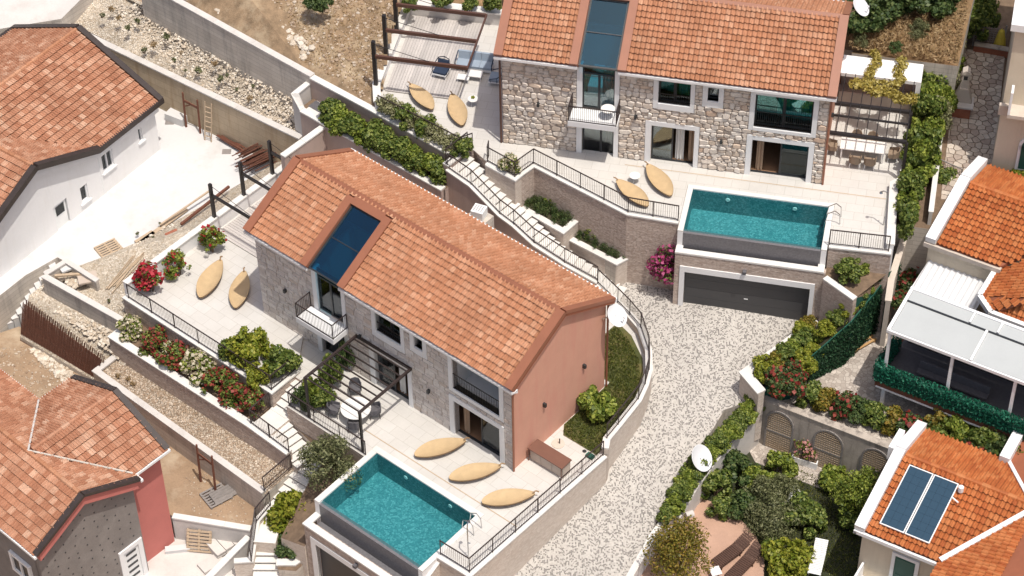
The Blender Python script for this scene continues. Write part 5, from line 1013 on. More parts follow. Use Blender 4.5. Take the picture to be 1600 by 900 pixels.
for k in range(8): u = 16.9+k*0.5; beam(t, 'slat', (u, 1.0, 2.72), (u, 5.6, 2.72), 0.045, 0.07, 'black_iron')
# flat roofed outdoor kitchen behind the dining terrace
t = T('outdoor_kitchen', 'white flat roofed kitchen niche behind the upper dining terrace', 'outdoor kitchen', f2(16.5, 5.7, 0), A2)
MB().box(0, 4.25, 0, 1.5, 2.45, 2.65).build('roof_slab', 'white_render', t); MB().box(0, 4.25, 1.35, 1.5, 0, 2.449).build('back_wall', 'taupe_stucco', t); MB().box(4.0, 4.25, 0, 1.349, 0, 2.449).build('side_wall', 'white_render', t)
MB().box(0.1, 3.9, 0.7, 1.34, 0, 0.85).build('counter', 'beige_cabinet', t); MB().box(0.05, 3.95, 0.65, 1.345, 0.851, 0.92).build('worktop', 'taupe_stucco', t); MB().box(1.6, 2.3, 0.9, 1.3, 0.921, 1.15).build('grill', 'anthracite', t)
# timber decks
def deck(label, fr, ang, u0, u1, v0, v1, z, along):
    d = T('timber_deck', label, 'deck', fr(u0, v0, z), ang, 'pale timber decks'); n = int(round((u1-u0 if along == 'v' else v1-v0)/0.16)); me = None
    MB().box(0, u1-u0, 0, v1-v0, 0.0, 0.03).build('joists', 'wood_grey', d)
    for k in range(n):
        if me is None:
            m = MB(); m.box(0, 0.145, 0, v1-v0, 0.031, 0.07) if along == 'v' else m.box(0, u1-u0, 0, 0.145, 0.031, 0.07); me = m.mesh('plank', 'deck_plank')
        put('plank', me, d, loc=(k*0.16, 0, 0) if along == 'v' else (0, k*0.16, 0))
deck('pale timber deck under the steel pergola of the upper villa', f2, A2, -7.0, -3.1, 2.75, 9.3, 0.004, 'v')
deck('pale timber deck beside the left gable of the lower villa', f1, A1, -6.0, -0.1, 2.6, 8.3, ZL+0.004, 'u')

# ---------------------------------------------------------------- loungers, tables, chairs
def lounger_meshes():
    def prof(t_): w = 0.50*(math.sin(math.pi*min(1, t_*0.97+0.015)**0.85))**0.72; return w
    def zc(t_): return 0.20+0.42*max(0, t_-0.55)**1.5+0.16*max(0, 0.25-t_)**1.2
    n, k = 26, 12; out = []
    for nm, dz, sc in (('shell', 0.0, 1.0), ('rim', -0.07, 0.985)):
        m = MB()
        for i in range(n+1):
            t_ = i/n; w = max(0.012, prof(t_))*sc
            for j in range(k+1): s = -1+2*j/k; m.v.append((t_*2.55, w*s, zc(t_)+0.17*abs(s)**2*(w/0.5)+0.012*math.cos(j*math.pi)+dz))
        for i in range(n):
            for j in range(k): a = i*(k+1)+j; m.f.append((a, a+k+1, a+k+2, a+1))
        if nm == 'rim':
            b = len(m.v)
            for i in range(n+1):
                t_ = i/n; w = max(0.012, prof(t_))
                for s in (-1, 1): m.v.append((t_*2.55, w*s*0.985, zc(t_)+0.17*(w/0.5)+dz)); m.v.append((t_*2.55, w*s, zc(t_)+0.17*(w/0.5)-0.002))
            for i in range(n):
                for s in (0, 2): a = b+i*4+s; m.f.append((a, a+4, a+5, a+1))
        me = m.mesh(nm, 'rattan' if nm == 'shell' else 'rattan_edge'); me.polygons.foreach_set('use_smooth', [True]*len(me.polygons)); out.append(me)
    m = MB(); m.path([(2.45, 0, 0.4), (2.62, 0.05, 0.44), (2.75, 0.03, 0.36)], 0.035, 7); out.append(m.mesh('stem', 'rattan_edge'))
    m = MB(); m.tube((0.6, 0, 0), (0.6, 0, 0.14), 0.2, 0.1, 10); m.tube((1.8, 0, 0), (1.8, 0, 0.2), 0.2, 0.1, 10); m.bar((0.4, 0, 0.12), (2.0, 0, 0.15), 0.1, 0.04); out.append(m.mesh('base', 'rattan_edge'))
    return out
LM = lounger_meshes()
for lab, a, b, z in [('leaf shaped rattan lounger nearest the garden door of the lower villa', (-4.77, -11.47, 0.2), (-2.27, -10.64, 0.2), 0), ('leaf shaped rattan lounger in the middle of the three by the lower pool', (-3.11, -12.96, 0.2), (-0.6, -12.3, 0.2), 0), ('leaf shaped rattan lounger nearest the driveway railing by the lower pool', (-1.58, -14.45, 0.2), (0.97, -14.04, 0.2), 0),
        ('leaf shaped rattan lounger nearer the bougainvillea on the left terrace', (-15.88, -0.65, 0.3), (-14.98, 2.05, 0.3), ZL), ('leaf shaped rattan lounger half in the gable shadow on the left terrace', (-14.03, -1.44, 0.3), (-13.73, 1.21, 0.3), ZL),
        ('leaf shaped rattan lounger standing on the edge of the upper timber deck', (-4, 8.64, 4.7), (-5.25, 10.67, 4.7), Z2+.07), ('leaf shaped rattan lounger nearer the small side table on the upper terrace', (-2.45, 7.35, 4.7), (-3, 9.86, 4.7), Z2),
        ('leaf shaped rattan lounger closer to the railing left of the upper pool', (6.86, 0.9, 4.7), (5.35, 2.86, 4.7), Z2), ('leaf shaped rattan lounger closer to the upper villa doors', (8.06, 1.63, 4.7), (6.97, 3.99, 4.7), Z2)]:
    d = Vector(b)-Vector(a); o = T('leaf_lounger', lab, 'lounger', (a[0], a[1], z), math.atan2(d.y, d.x), 'leaf shaped rattan loungers', d.length/2.62)
    for nm, me in zip(('shell', 'rim', 'stem', 'base'), LM): put(nm, me, o)
def chair_meshes(fab, leg):
    m = MB(); m.box(-0.26, 0.26, -0.25, 0.25, 0.38, 0.47); s = m.mesh('seat', fab)
    m = MB(); pts = [(-0.3, -0.22), (-0.31, 0.1), (-0.2, 0.29), (0.0, 0.33), (0.2, 0.29), (0.31, 0.1), (0.3, -0.22)]
    hs = [0.62, 0.66, 0.80, 0.84, 0.80, 0.66, 0.62]
    for i in range(6):
        a, b = pts[i], pts[i+1]; k = len(m.v)
        m.v += [(a[0], a[1], 0.36), (b[0], b[1], 0.36), (b[0], b[1], hs[i+1]), (a[0], a[1], hs[i]), (a[0]*0.86, a[1]*0.86, 0.36), (b[0]*0.86, b[1]*0.86, 0.36), (b[0]*0.9, b[1]*0.9, hs[i+1]), (a[0]*0.9, a[1]*0.9, hs[i])]
        m.f += [(k, k+1, k+2, k+3), (k+5, k+4, k+7, k+6), (k+3, k+2, k+6, k+7), (k, k+4, k+5, k+1)]
    b_ = m.mesh('backrest', fab); m = MB(); m.tube((0, 0, 0.38), (0.04, 0.04, 0), 0.022, 0.014, 6); return s, b_, m.mesh('leg', leg)
def chair(lab, loc, rz, ms, group):
    o = T('chair', lab, 'chair', loc, rz, group); put('seat', ms[0], o); put('backrest', ms[1], o)
    for sx in (-1, 1):
        for sy in (-1, 1): put('leg', ms[2], o, loc=(0.22*sx, 0.2*sy, 0), scale=(sx, sy, 1))
CG = chair_meshes('grey_fabric', 'iron'); CT = chair_meshes('tan_chair', 'white_paint')
t = T('round_table', 'round white table under the steel slat pergola', 'table', (-7.64, -8.83, 0.72)[:2]+(0,), A1); MB().disc((0, 0), 0.74, 0.74, 0.7, 0.745, 32).build('tabletop', 'table_white', t); MB().disc((0, 0), 0.06, 0.06, 0.03, 0.699, 12).build('pedestal', 'table_white', t); MB().disc((0, 0), 0.32, 0.25, 0, 0.03, 20).build('foot', 'table_white', t)
tc = Vector((-7.64, -8.83, 0.72)[:2])
for lab, p in (('grey tub chair behind the round table nearest the villa', (-7.74, -7.18, 0.45)), ('grey tub chair left of the round table', (-8.72, -8.56, 0.45)), ('grey tub chair right of the round table', (-6.76, -8.69, 0.45)), ('grey tub chair in front of the round table nearest the railing', (-7.72, -9.58, 0.45))):
    d = Vector(p[:2])-tc; chair(lab, (p[0], p[1], 0), math.atan2(d.y, d.x)-math.pi/2, CG, 'grey tub chairs round the table')
t = T('dining_table', 'long white dining table under the upper pergola grid', 'table', f2(18.3, 2.45, 0), A2); MB().box(-1.15, 1.15, -0.45, 0.45, 0.7, 0.75).build('tabletop', 'table_white', t)
for x in (-1.05, 1.05):
    for y in (-0.36, 0.36): MB().box(x-0.04, x+0.04, y-0.04, y+0.04, 0, 0.699).build('leg', 'table_white', t)
for lab, u, v, a in (('tan chair at the left end of the long dining table', 16.75, 2.45, 90), ('tan chair at the right end of the long dining table', 19.85, 2.45, -90), ('front left tan chair at the long dining table', 18.0, 1.65, 180), ('front right tan chair at the long dining table', 18.75, 1.65, 180), ('back left tan chair at the long dining table', 17.9, 3.25, 0), ('back right tan chair at the long dining table', 18.7, 3.25, 0)):
    chair(lab, f2(u, v, 0), A2+R(a), CT, 'tan chairs at the dining table')
t = T('sofa', 'pale blue three seat sofa on the upper terrace', 'sofa', (-1.78, 12.28, 4.8)[:2]+(Z2,), A2)
MB().box(-0.98, 0.98, -0.38, 0.38, 0.12, 0.28).build('frame', 'white_paint', t)
for k in range(3): MB().box(-0.96+k*0.645, -0.96+k*0.645+0.63, -0.38, 0.22, 0.281, 0.42).build('seat_cushion', 'blue_fabric', t); MB().extr([(-0.95+k*0.645, 0.2, 0.42), (-0.95+k*0.645, 0.34, 0.42), (-0.95+k*0.645, 0.42, 0.85), (-0.95+k*0.645, 0.3, 0.85)], (0.62, 0, 0)).build('back_cushion', 'blue_fabric', t)
m = MB(); m.path([(-1.0, -0.35, 0.2), (-1.0, -0.35, 0.6), (-1.0, 0.42, 0.75), (1.0, 0.42, 0.75), (1.0, -0.35, 0.6), (1.0, -0.35, 0.2)], 0.03); m.build('back_frame', 'navy_fabric', t)
for x in (-0.9, 0.9):
    for y in (-0.32, 0.32): MB().tube((x, y, 0), (x, y, 0.12), 0.025).build('leg', 'white_paint', t)
def armchair(lab, loc, rz, fab):
    t = T('armchair', lab, 'armchair', loc, rz, 'low armchairs on the upper deck'); MB().box(-0.36, 0.36, -0.36, 0.3, 0.3, 0.42).build('seat_cushion', fab, t); MB().box(-0.38, 0.38, -0.38, 0.34, 0.22, 0.299).build('frame', 'white_paint', t)
    m = MB(); arc = [(-0.42, -0.3, 0.5), (-0.44, 0.1, 0.62), (-0.3, 0.4, 0.85), (0, 0.46, 0.92), (0.3, 0.4, 0.85), (0.44, 0.1, 0.62), (0.42, -0.3, 0.5)]; m.path(arc, 0.025)
    for p in arc: m.tube((p[0]*0.9, p[1]*0.85, 0.28), p, 0.014, n=5)
    m.build('back_frame', 'navy_fabric', t); MB().extr([(-0.3, 0.16, 0.43), (-0.3, 0.3, 0.43), (-0.3, 0.4, 0.8), (-0.3, 0.28, 0.8)], (0.6, 0, 0)).build('back_cushion', fab, t)
    for x in (-0.32, 0.32):
        for y in (-0.3, 0.28): MB().tube((x, y, 0), (x, y, 0.22), 0.02).build('leg', 'white_paint', t)
armchair('navy cushioned armchair under the front beam of the upper pergola', (-3.56, 11.68, 4.8)[:2]+(Z2+.07,), A2-0.15, 'navy_fabric'); armchair('blue armchair in the shade beside the rubble stone gable', (-0.62, 11.06, 4.8)[:2]+(Z2,), A2-R(90), 'blue_fabric')
def lowtable(lab, loc, rz, w, d, h, g='low white tables'):
    t = T('low_table', lab, 'table', loc, rz, g); MB().box(-w/2, w/2, -d/2, d/2, h-0.04, h).build('tabletop', 'table_white', t)
    for x in (-w/2+0.05, w/2-0.05):
        for y in (-d/2+0.05, d/2-0.05): MB().tube((x, y, 0), (x, y, h-0.041), 0.02).build('leg', 'white_paint', t)
lowtable('low white coffee table in front of the blue sofa, right one', (-1.78, 11.41, 4.85)[:2]+(Z2,), A2, 0.8, 0.55, 0.36); lowtable('low white coffee table in front of the blue sofa, left one', (-2.39, 11.22, 4.8)[:2]+(Z2,), A2, 0.65, 0.45, 0.30)
def roundlow(lab, loc, r, h, fruit=False):
    t = T('side_table', lab, 'table', loc, 0, 'small round side tables'); MB().disc((0, 0), r, r, h-0.03, h, 24).build('tabletop', 'table_white', t)
    for k in range(3): a = k*2.1; MB().tube((0.75*r*math.cos(a), 0.75*r*math.sin(a), 0), (0.4*r*math.cos(a), 0.4*r*math.sin(a), h-0.031), 0.015).build('leg', 'white_paint', t)
roundlow('small round white table with fruit beside the upper villa shadow', (-1.88, 9.22, 4.95)[:2]+(Z2,), 0.28, 0.45); roundlow('small round white table between the loungers by the upper pool', (6.32, 2.94, 4.95)[:2]+(Z2,), 0.28, 0.45)
roundlow('round white table on the balcony of the upper villa', f2(5.55, -0.5, 2.94), 0.36, 0.6)
f = MB()
for k in range(5): f.lathe([(0.001, 0.05), (0.035, 0.04), (0.045, 0.0), (0.03, -0.04), (0.001, -0.05)], 8); f.xf(Matrix.Translation((0.07*math.cos(k*1.25), 0.07*math.sin(k*1.25), 0.045)), len(f.v)-40)
o = f.build('fruit', 'leaf_lime'); o.location = (-1.88, 9.27, 4.95)[:2]+(Z2+0.455,); tag(o, 'green fruit lying on the small round table', 'fruit')
# outdoor counter, shower tray, drains
t = T('outdoor_counter', 'beige outdoor counter with brown top beside the pink gable', 'counter', f1(16.62, 0.95, 0), A1)
MB().box(0.05, 2.05, 0.05, 0.6, 0, 0.82).build('cabinet', 'beige_cabinet', t); MB().box(0, 2.1, -0.1, 0.65, 0.821, 0.88).build('worktop', 'brown_cabinet', t)
for k in range(3): MB().box(0.1+k*0.65, 0.7+k*0.65, 0.03, 0.049, 0.08, 0.76).build('door', 'beige_cabinet', t)
for x in (0.03, 2.02): MB().box(x, x+0.04, -0.09, -0.05, 0, 0.82).build('leg', 'brown_cabinet', t)
t = T('shower_tray', 'round stone shower tray beside the lawn', 'shower', (2.08, -10.7, 0.02)[:2]+(0,), A1); MB().disc((0, 0), 0.32, 0.32, 0, 0.03, 24).build('tray', 'sand_render', t); MB().tube((0.05, 0.05, 0.03), (0.05, 0.05, 0.35), 0.03).build('tap', 'anthracite', t)
o = MB().disc((0, 0), 0.1, 0.1, 0.0, 0.02, 16).build('drain_cover', 'anthracite'); o.location = (3.32, -11.21, 0.01)[:2]+(0.004,); tag(o, 'small dark round drain cover near the railing corner', 'drain')
o = MB().box(-0.2, 0.2, -0.13, 0.13, 0, 0.12).build('green_box', 'green_net'); o.location = (3.58, -11.58, 0.05)[:2]+(0.031,); o.rotation_euler.z = A1; tag(o, 'green valve box on the lawn corner', 'valve box')
o = MB().box(-0.45, 0.45, -0.3, 0.3, 0, 0.03).build('drain_grate', 'grey_fabric'); o.location = (-10.21, 10.78, 3.3)[:2]+(3.255,); o.rotation_euler.z = A1; tag(o, 'grey drain grate in the corner box beside the long hedge', 'drain'); 
zone('box_slab', [f1(*p) for p in [(-6.6,10.2),(-5.1,10.2),(-5.1,11.25),(-6.6,11.25)]], 3.252, 'coping', 3.0)
def ladder(lab, fr, ang, u, v):
    t = T('pool_ladder', lab, 'ladder', fr(u, v, 0), ang, 'steel pool ladders')
    for y in (-0.28, 0.28): MB().path([(0.55, y, 0.03), (0.5, y, 0.65), (0.25, y, 0.85), (-0.1, y, 0.6), (-0.2, y, -0.2), (-0.2, y, -1.0)], 0.025, 7).build('handrail', 'steel', t)
    for k in range(3): MB().box(-0.25, -0.15, -0.255, 0.255, -0.35-k*0.28, -0.32-k*0.28).build('rung', 'steel', t)
ladder('steel ladder at the right side of the lower pool', f1, A1, 17.1, -4.0); ladder('steel ladder at the right side of the upper pool', f2, A2, 17.2, -2.6)
def shower(lab, loc, rz):
    t = T('outdoor_shower', lab, 'shower', loc, rz, 'outdoor shower poles'); MB().path([(0, 0, 0), (0, 0, 2.05), (0.06, 0, 2.2), (0.2, 0, 2.25), (0.32, 0, 2.18)], 0.03, 7).build('pole', 'steel', t); MB().disc((0.32, 0), 0.09, 0.05, 2.1, 2.17, 14).build('shower_head', 'steel', t); MB().tube((0, 0, 1.0), (0, -0.12, 1.0), 0.025).build('tap', 'steel', t)
shower('steel shower pole at the railing corner by the lower pool', (-2.21, -17.53, 0.03)[:2]+(0.03,), A1+R(120)); shower('steel shower pole beside the hedge right of the upper pool', (18.49, -0.59, 4.5)[:2]+(Z2,), A2+R(180))
# air conditioner behind the lower roof
t = T('air_conditioner', 'white air conditioner unit behind the lower villa roof', 'air conditioner', f1(6.6, 9.2, 3.95), A1+0.3, None, 0.72); MB().box(-0.45, 0.45, -0.45, 0.45, 0, 0.75).build('casing', 'white_plastic', t); m = MB().lathe([(0.001, 0.0), (0.1, 0.02), (0.38, 0.02), (0.42, 0.0)], 24); m.xf(Matrix.Translation((0, 0, 0.76))); m.build('fan_grille', 'dish_white', t)
m = MB()
for k in range(4): m.box(-0.3+k*0.18, -0.26+k*0.18, -0.3, 0.3, 0.785, 0.79)
m.build('fan_slats', 'wood_grey', t, kind='stuff'); zone('plant_plinth', [f1(*p) for p in [(6.05,8.7),(7.15,8.7),(7.15,9.7),(6.05,9.7)]], 3.94, 'concrete', -1)

# ---------------------------------------------------------------- building site things
def pallet(lab, loc, rx, rz, mat='wood_pale', n=7):
    t = T('pallet', lab, 'pallet', loc, rz, 'wooden pallets'); t.rotation_euler = (rx, 0, rz)
    for k in range(n): MB().box(0.0, 1.25, k*1.05/(n-1), k*1.05/(n-1)+0.1, 0.1, 0.125).build('board', mat, t)
    for k in range(3): MB().box(k*0.56, k*0.56+0.11, 0, 1.15, 0.0, 0.099).build('runner', mat, t)
    return t
pallet('wooden pallet lying on the white yard beside the debris strip', (-21.48, 3.78, -1.2)[:2]+(WY,), 0, R(35)); pallet('wooden pallet leaning on the low concrete wall of the front yard', (-16.11, -12.61, -5.1)[:2]+(-5.18,), R(62), R(-8))
t = pallet('grey timber pallet lying in the brown lower yard', (-14.89, -11.25, -3.8)[:2]+(-3.79,), 0, R(35), 'wood_grey')
t = T('grey_planks', 'stack of dark grey planks leaning up on the lower yard pallet', 'planks', (-14.65, -11.06, -3.7)[:2]+(-3.66,), R(35))
for k in range(4): MB().box(0, 1.3, 0.05, 0.09, 0, 0.22).xf(Matrix.Translation((0, k*0.16, k*0.02)) @ Matrix.Rotation(R(-35), 4, 'X')).build('plank', 'wood_grey', t)
def timber_frame(lab, a, b, h, mat, zb):
    t = T('rough_props', lab, 'props', a, 0, 'rough timber props'); d = Vector(b)-Vector(a); MB().tube((0, 0, 0), (0.05, 0.1, h), 0.07, 0.055, 6).build('prop', mat, t); MB().tube(d, d+Vector((0.05, 0.15, h*0.95)), 0.07, 0.055, 6).build('prop', mat, t)
    MB().bar(Vector((0.05, 0.06, h*0.78)), d+Vector((0.05, 0.1, h*0.72)), 0.05, 0.16).build('crossbar', mat, t); MB().tube(Vector((0.04, 0.06, h*0.6)), d*0.6+Vector((0.04, 0.1, h*0.75)), 0.035, n=5).build('brace', mat, t)
timber_frame('pair of rusty timber props in the brown lower yard', (-15.55, -9.39, -3.8), (-14.77, -10.07, -3.8), 2.6, 'wood_red', -3.8); timber_frame('pair of rusty props against the tan concrete wall', (-18.11, 14.58, -1.2), (-17.27, 14.01, -1.2), 2.4, 'wood_red', -0.4)
t = T('ladder', 'pale wooden ladder leaning on the tan concrete wall', 'ladder', (-16.97, 13.4, -1.2), R(-26))
for x in (0, 0.42): MB().bar((x, 0, 0), (x, 0.5, 2.4), 0.06, 0.04).build('stile', 'wood_pale', t)
for k in range(7): MB().bar((0, 0.06+k*0.062, 0.3+k*0.3), (0.42, 0.06+k*0.062, 0.3+k*0.3), 0.04, 0.04).build('rung', 'wood_pale', t)
def rods(name, lab, a, b, n, spread, mat, r=0.025, hz=0.3, seed=1):
    rg = random.Random(seed); t = T(name, lab, 'rods', a, 0, 'heaps of rusty bars'); d = Vector(b)-Vector(a); s = Vector((-d.y, d.x, 0)).normalized(); m = MB()
    for k in range(n):
        o = s*rg.uniform(-spread, spread)+Vector((0, 0, rg.uniform(0.02, hz))); e = rg.uniform(-.15, .15); m.tube(o+d*e, d*(1+e)+o+s*rg.uniform(-.15, .15)+Vector((0, 0, rg.uniform(-.05, .1))), r, n=5)
    m.build('bars', mat, t, kind='stuff')
rods('steel_tubes', 'bundle of rusty tubes lying at the foot of the tan concrete wall', (-16.12, 13.59, -1.1), (-14.64, 12.36, -1.1), 12, 0.25, 'wood_red', 0.04, 0.25)
rods('rebar_heap', 'large heap of rusty reinforcing bars in the yard corner', (-14.54, 10.69, -0.9), (-12.08, 12.44, -0.9), 60, 0.7, 'rust', 0.03, 0.7, 3)
rods('loose_laths', 'scattered thin laths on the debris strip', (-20.58, 1.19, -0.9), (-19.25, 3.24, -0.6), 9, 0.5, 'wood_pale', 0.03, 0.06, 5)
def plank(lab, a, b, w, mat, h=0.06): 
    o = MB().bar((0, 0, h/2), Vector(b)-Vector(a)+Vector((0, 0, h/2)), w, h).build('board', mat); o.location = a; tag(o, lab, 'board', 'loose building boards')
plank('long pale board along the edge of the white yard', (-20.12, 4.52, -1.1), (-17.45, 7.61, -1.1), 0.25, 'wood_pale'); plank('short pale board beside the pallet on the white yard', (-19.9, 5.01, -1.1), (-19.07, 5.83, -1.1), 0.35, 'wood_pale'); plank('dark red rail along the debris strip', (-17.5, 5.59, -0.4), (-15.17, 8.52, -0.4), 0.12, 'wood_red', 0.14); plank('pale board on the second row of the debris strip', (-18.73, 6.16, -0.9), (-16.16, 8.57, -0.6), 0.1, 'wood_pale')
for lab, a, b, w in (('pale pink board in the rubble box', (-22.53, 1.74, -0.6), (-21.56, 2, -0.6), 0.8), ('thin tan board across the rubble box', (-23.74, 1.95, -0.5), (-21.96, 2.1, -0.5), 0.15), ('broken white board in the rubble box', (-23.48, 2.33, -0.5), (-22.77, 2.74, -0.5), 0.4)): plank(lab, a, b, w, 'wood_pale' if 'tan' in lab else ('beige_cabinet' if 'pink' in lab else 'white_slab'), 0.1)
t = T('slab_stack', 'stack of pale stone slabs wrapped beside the sloping white wall', 'slabs', (-14.54, -13.33, -5)[:2]+(-5.2,), R(38)); rg = random.Random(8)
for k in range(5):
    for j in range(3): MB().box(j*0.52, j*0.52+0.49, rg.uniform(-.05, .05), 1.0+rg.uniform(-.1, .1), k*0.1+0.003, k*0.1+0.09).build('slab', 'concrete_light', t)
t = T('slab_stack', 'small heap of pale slabs at the bottom edge', 'slabs', (-15.09, -14.18, -5)[:2]+(-5.2,), R(38))
for k in range(2): MB().box(0, 1.2, 0, 0.7, k*0.1+0.003, k*0.1+0.09).build('slab', 'concrete_light', t)
o = MB().bar((0, 0, 0.1), (1.2, 0.15, 0.1), 0.35, 0.2).build('wrapped_roll', 'white_slab'); o.location = (-17.16, -12.67, -5.1)[:2]+(-5.2,); tag(o, 'pale wrapped roll on the front yard beside the red wall', 'roll')
# rusty reinforcing mesh standing in front of the gravel slope
t = T('mesh_panel', 'rusty reinforcing mesh standing between gravel slope and earth pit', 'mesh', (-25.78, 0.28, -3.5), 0); o = Vector((-25.78, 0.28, -3.5)); TLm, TR_, BR = Vector((-25.34, 0.72, -1.2))-o, Vector((-20.92, -3.04, -1.6))-o, Vector((-21.45, -2.94, -3.5))-o
m = MB()
for k in range(110): s = k/109; m.bar((Vector((0, 0, 0))).lerp(BR, s), TLm.lerp(TR_, s)+Vector((0, 0, 0.15*math.sin(k*1.7))), 0.03, 0.03)
for k in range(30): s = k/29; m.bar(Vector((0, 0, 0)).lerp(TLm, s), BR.lerp(TR_, s), 0.03, 0.03)
m.build('bars', 'rust', t, kind='stuff')
m = MB()
for k in range(110): s = k/109; m.bar((Vector((0, 0, 0))).lerp(BR, s)+Vector((0.12, 0.2, 0)), TLm.lerp(TR_, s)+Vector((0.15, 0.22, 0.1*math.sin(k*2.3))), 0.03, 0.03)
m.build('second_layer', 'rust', t, kind='stuff')
o = MB().box(-0.35, 0.35, -0.35, 0.35, 0, 0.4).build('brick_pile', 'brick_red'); o.location = (-17.87, 5.04, -0.8)[:2]+(-0.95,); o.rotation_euler.z = 0.6; tag(o, 'small red brick pile beside the parapet', 'bricks')
for lab, px in (('white sack beside the props at the tan wall', (-18.62, 15.2, -1.1)), ):
    o = MB().box(-0.6, 0.6, -0.4, 0.4, 0, 0.5).build('crate', 'white_slab'); o.location = (px[0], px[1], WY); o.rotation_euler.z = R(-30); tag(o, 'pale crate with pink lid beside the props', 'crate')
for lab, p in (('square drain opening near the tan wall on the white yard', (-15.68, 12.39, -1.2)), ('square drain opening beside the pale crate', (-19.08, 14.99, -1.2))):
    o = MB().box(-0.25, 0.25, -0.2, 0.2, 0, 0.02).build('drain_cover', 'wood_grey'); o.location = (p[0], p[1], WY+.004); tag(o, lab, 'drain')
# neighbour garden furniture
def sunbed(lab, a, b, mat, zg, g, back=0.35):
    d = Vector(b)-Vector(a); L = d.length; t = T('sunbed', lab, 'sunbed', (a[0], a[1], zg), math.atan2(d.y, d.x), g); w = 0.62; n = 13; s = L*0.62/n
    for k in range(n): MB().box(k*s, k*s+s*0.82, -w/2, w/2, 0.3, 0.335).build('slat', mat, t)
    M = Matrix.Translation((L*0.62, 0, 0.3)) @ Matrix.Rotation(-math.atan(back), 4, 'Y')
    for k in range(8): MB().box(k*L*0.38/8, (k+0.82)*L*0.38/8, -w/2, w/2, 0, 0.035).xf(M).build('slat', mat, t)
    for y in (-w/2+0.02, w/2-0.02): MB().bar((0, y, 0.27), (L*0.7, y, 0.27), 0.05, 0.06).build('side_rail', mat, t)
    for x in (0.15, L*0.6):
        for y in (-w/2+0.03, w/2-0.03): MB().tube((x, y, 0), (x, y, 0.25), 0.035).build('leg', mat, t)
sunbed('brown wooden sunbed beside the white stool, farther one', (9.41, -15.58, -3.2), (11.17, -14.06, -3.1), 'brown_wicker', -3.56, 'brown sunbeds'); sunbed('brown wooden sunbed nearer the lime bush', (10.01, -16.44, -3.2), (11.61, -14.62, -3.1), 'brown_wicker', -3.56, 'brown sunbeds')
sunbed('white plastic sunbed on the dark lawn beside the lime bush', (14.01, -16.26, -3.2), (14.6, -14.3, -3.1), 'white_plastic', -3.6, 'white plastic sunbeds'); sunbed('white plastic sunbed half hidden by the trees of the neighbour garden', (12.35, -12.3, -3.2), (13.71, -11.07, -3.1), 'white_plastic', -3.6, 'white plastic sunbeds')
o = lowtable('small white stool at the foot of the brown sunbeds', (9.37, -16.08, -3.2)[:2]+(-3.56,), 0.3, 0.5, 0.5, 0.42)
dish('satellite_dish', 'large white satellite dish on the low wall beside the driveway', (8.88, -11.33, -2.2), R(-35), 0.62, (-0.15, 0.25, 1.35), 48)
o = MB().tube((0, 0, 0), (0.35, 0.15, 0), 0.18, n=14).build('drain_pipe', 'concrete_light'); o.location = (8.15, -13.14, -2.6); tag(o, 'concrete pipe end on the low garden wall', 'pipe')
t = T('flower_trough', 'white trough of pink oleander in front of the arched wall', 'planter', (14.35, -9.08, -3.5)[:2]+(-3.55,), R(-24)); m = MB(); m.box(-0.65, 0.65, -0.25, -0.2, 0, 0.42); m.box(-0.65, 0.65, 0.2, 0.25, 0, 0.42); m.box(-0.65, -0.6, -0.2, 0.2, 0, 0.42); m.box(0.6, 0.65, -0.2, 0.2, 0, 0.42); m.build('trough_wall', 'white_render', t); MB().box(-0.6, 0.6, -0.2, 0.2, 0.02, 0.34).build('soil', 'soil', t)
# arched lattice panels on the weathered wall
_wa, _wb = Vector((12.02, -7.42, -0.4)), Vector((18.84, -11.33, -0.4)); _wd = (_wb-_wa); _wL = _wd.length; _wd.normalize()
for lab, s0, s1 in (('arched lattice panel at the left end of the weathered wall', 0.075, 0.255), ('arched lattice panel behind the pink oleander trough', 0.40, 0.59), ('arched lattice panel half hidden by the round tree', 0.72, 0.90)):
    a = _wa+_wd*(_wL*s0); w = _wL*(s1-s0); t = T('lattice_arch', lab, 'lattice', (a.x, a.y, -3.58), math.atan2(_wd.y, _wd.x), 'arched lattice panels'); v = -0.2
    m = MB(); arc = [(0, v, 0.05), (0, v, 2.0)]+[(w/2-w/2*math.cos(q*math.pi/10), v, 2.0+0.8*math.sin(q*math.pi/10)) for q in range(1, 10)]+[(w, v, 2.0), (w, v, 0.05)]
    for p, q in zip(arc, arc[1:]): m.bar(p, q, 0.06, 0.09)
    m.bar((0, v, 1.3), (w, v, 1.3), 0.06, 0.09); m.build('arch_frame', 'wood_grey', t); m = MB()
    for q in range(1, 19):
        z_ = q*0.15; hw = w/2 if z_ < 2.0 else w/2*math.sqrt(max(0, 1-((z_-2.0)/0.8)**2)); m.bar((w/2-hw, v, z_), (w/2+hw, v, z_), 0.03, 0.05)
    for q in range(1, 12): x = w*q/12; m.bar((x, v, 0.05), (x, v, 2.0+0.8*math.sqrt(max(0, 1-((x-w/2)/(w/2))**2))), 0.03, 0.03)
    m.build('lattice', 'wood_pale', t, kind='stuff'); MB().box(0.05, w-0.05, v+0.02, v+0.04, 0.03, 2.0).build('panel', 'sand_render', t)
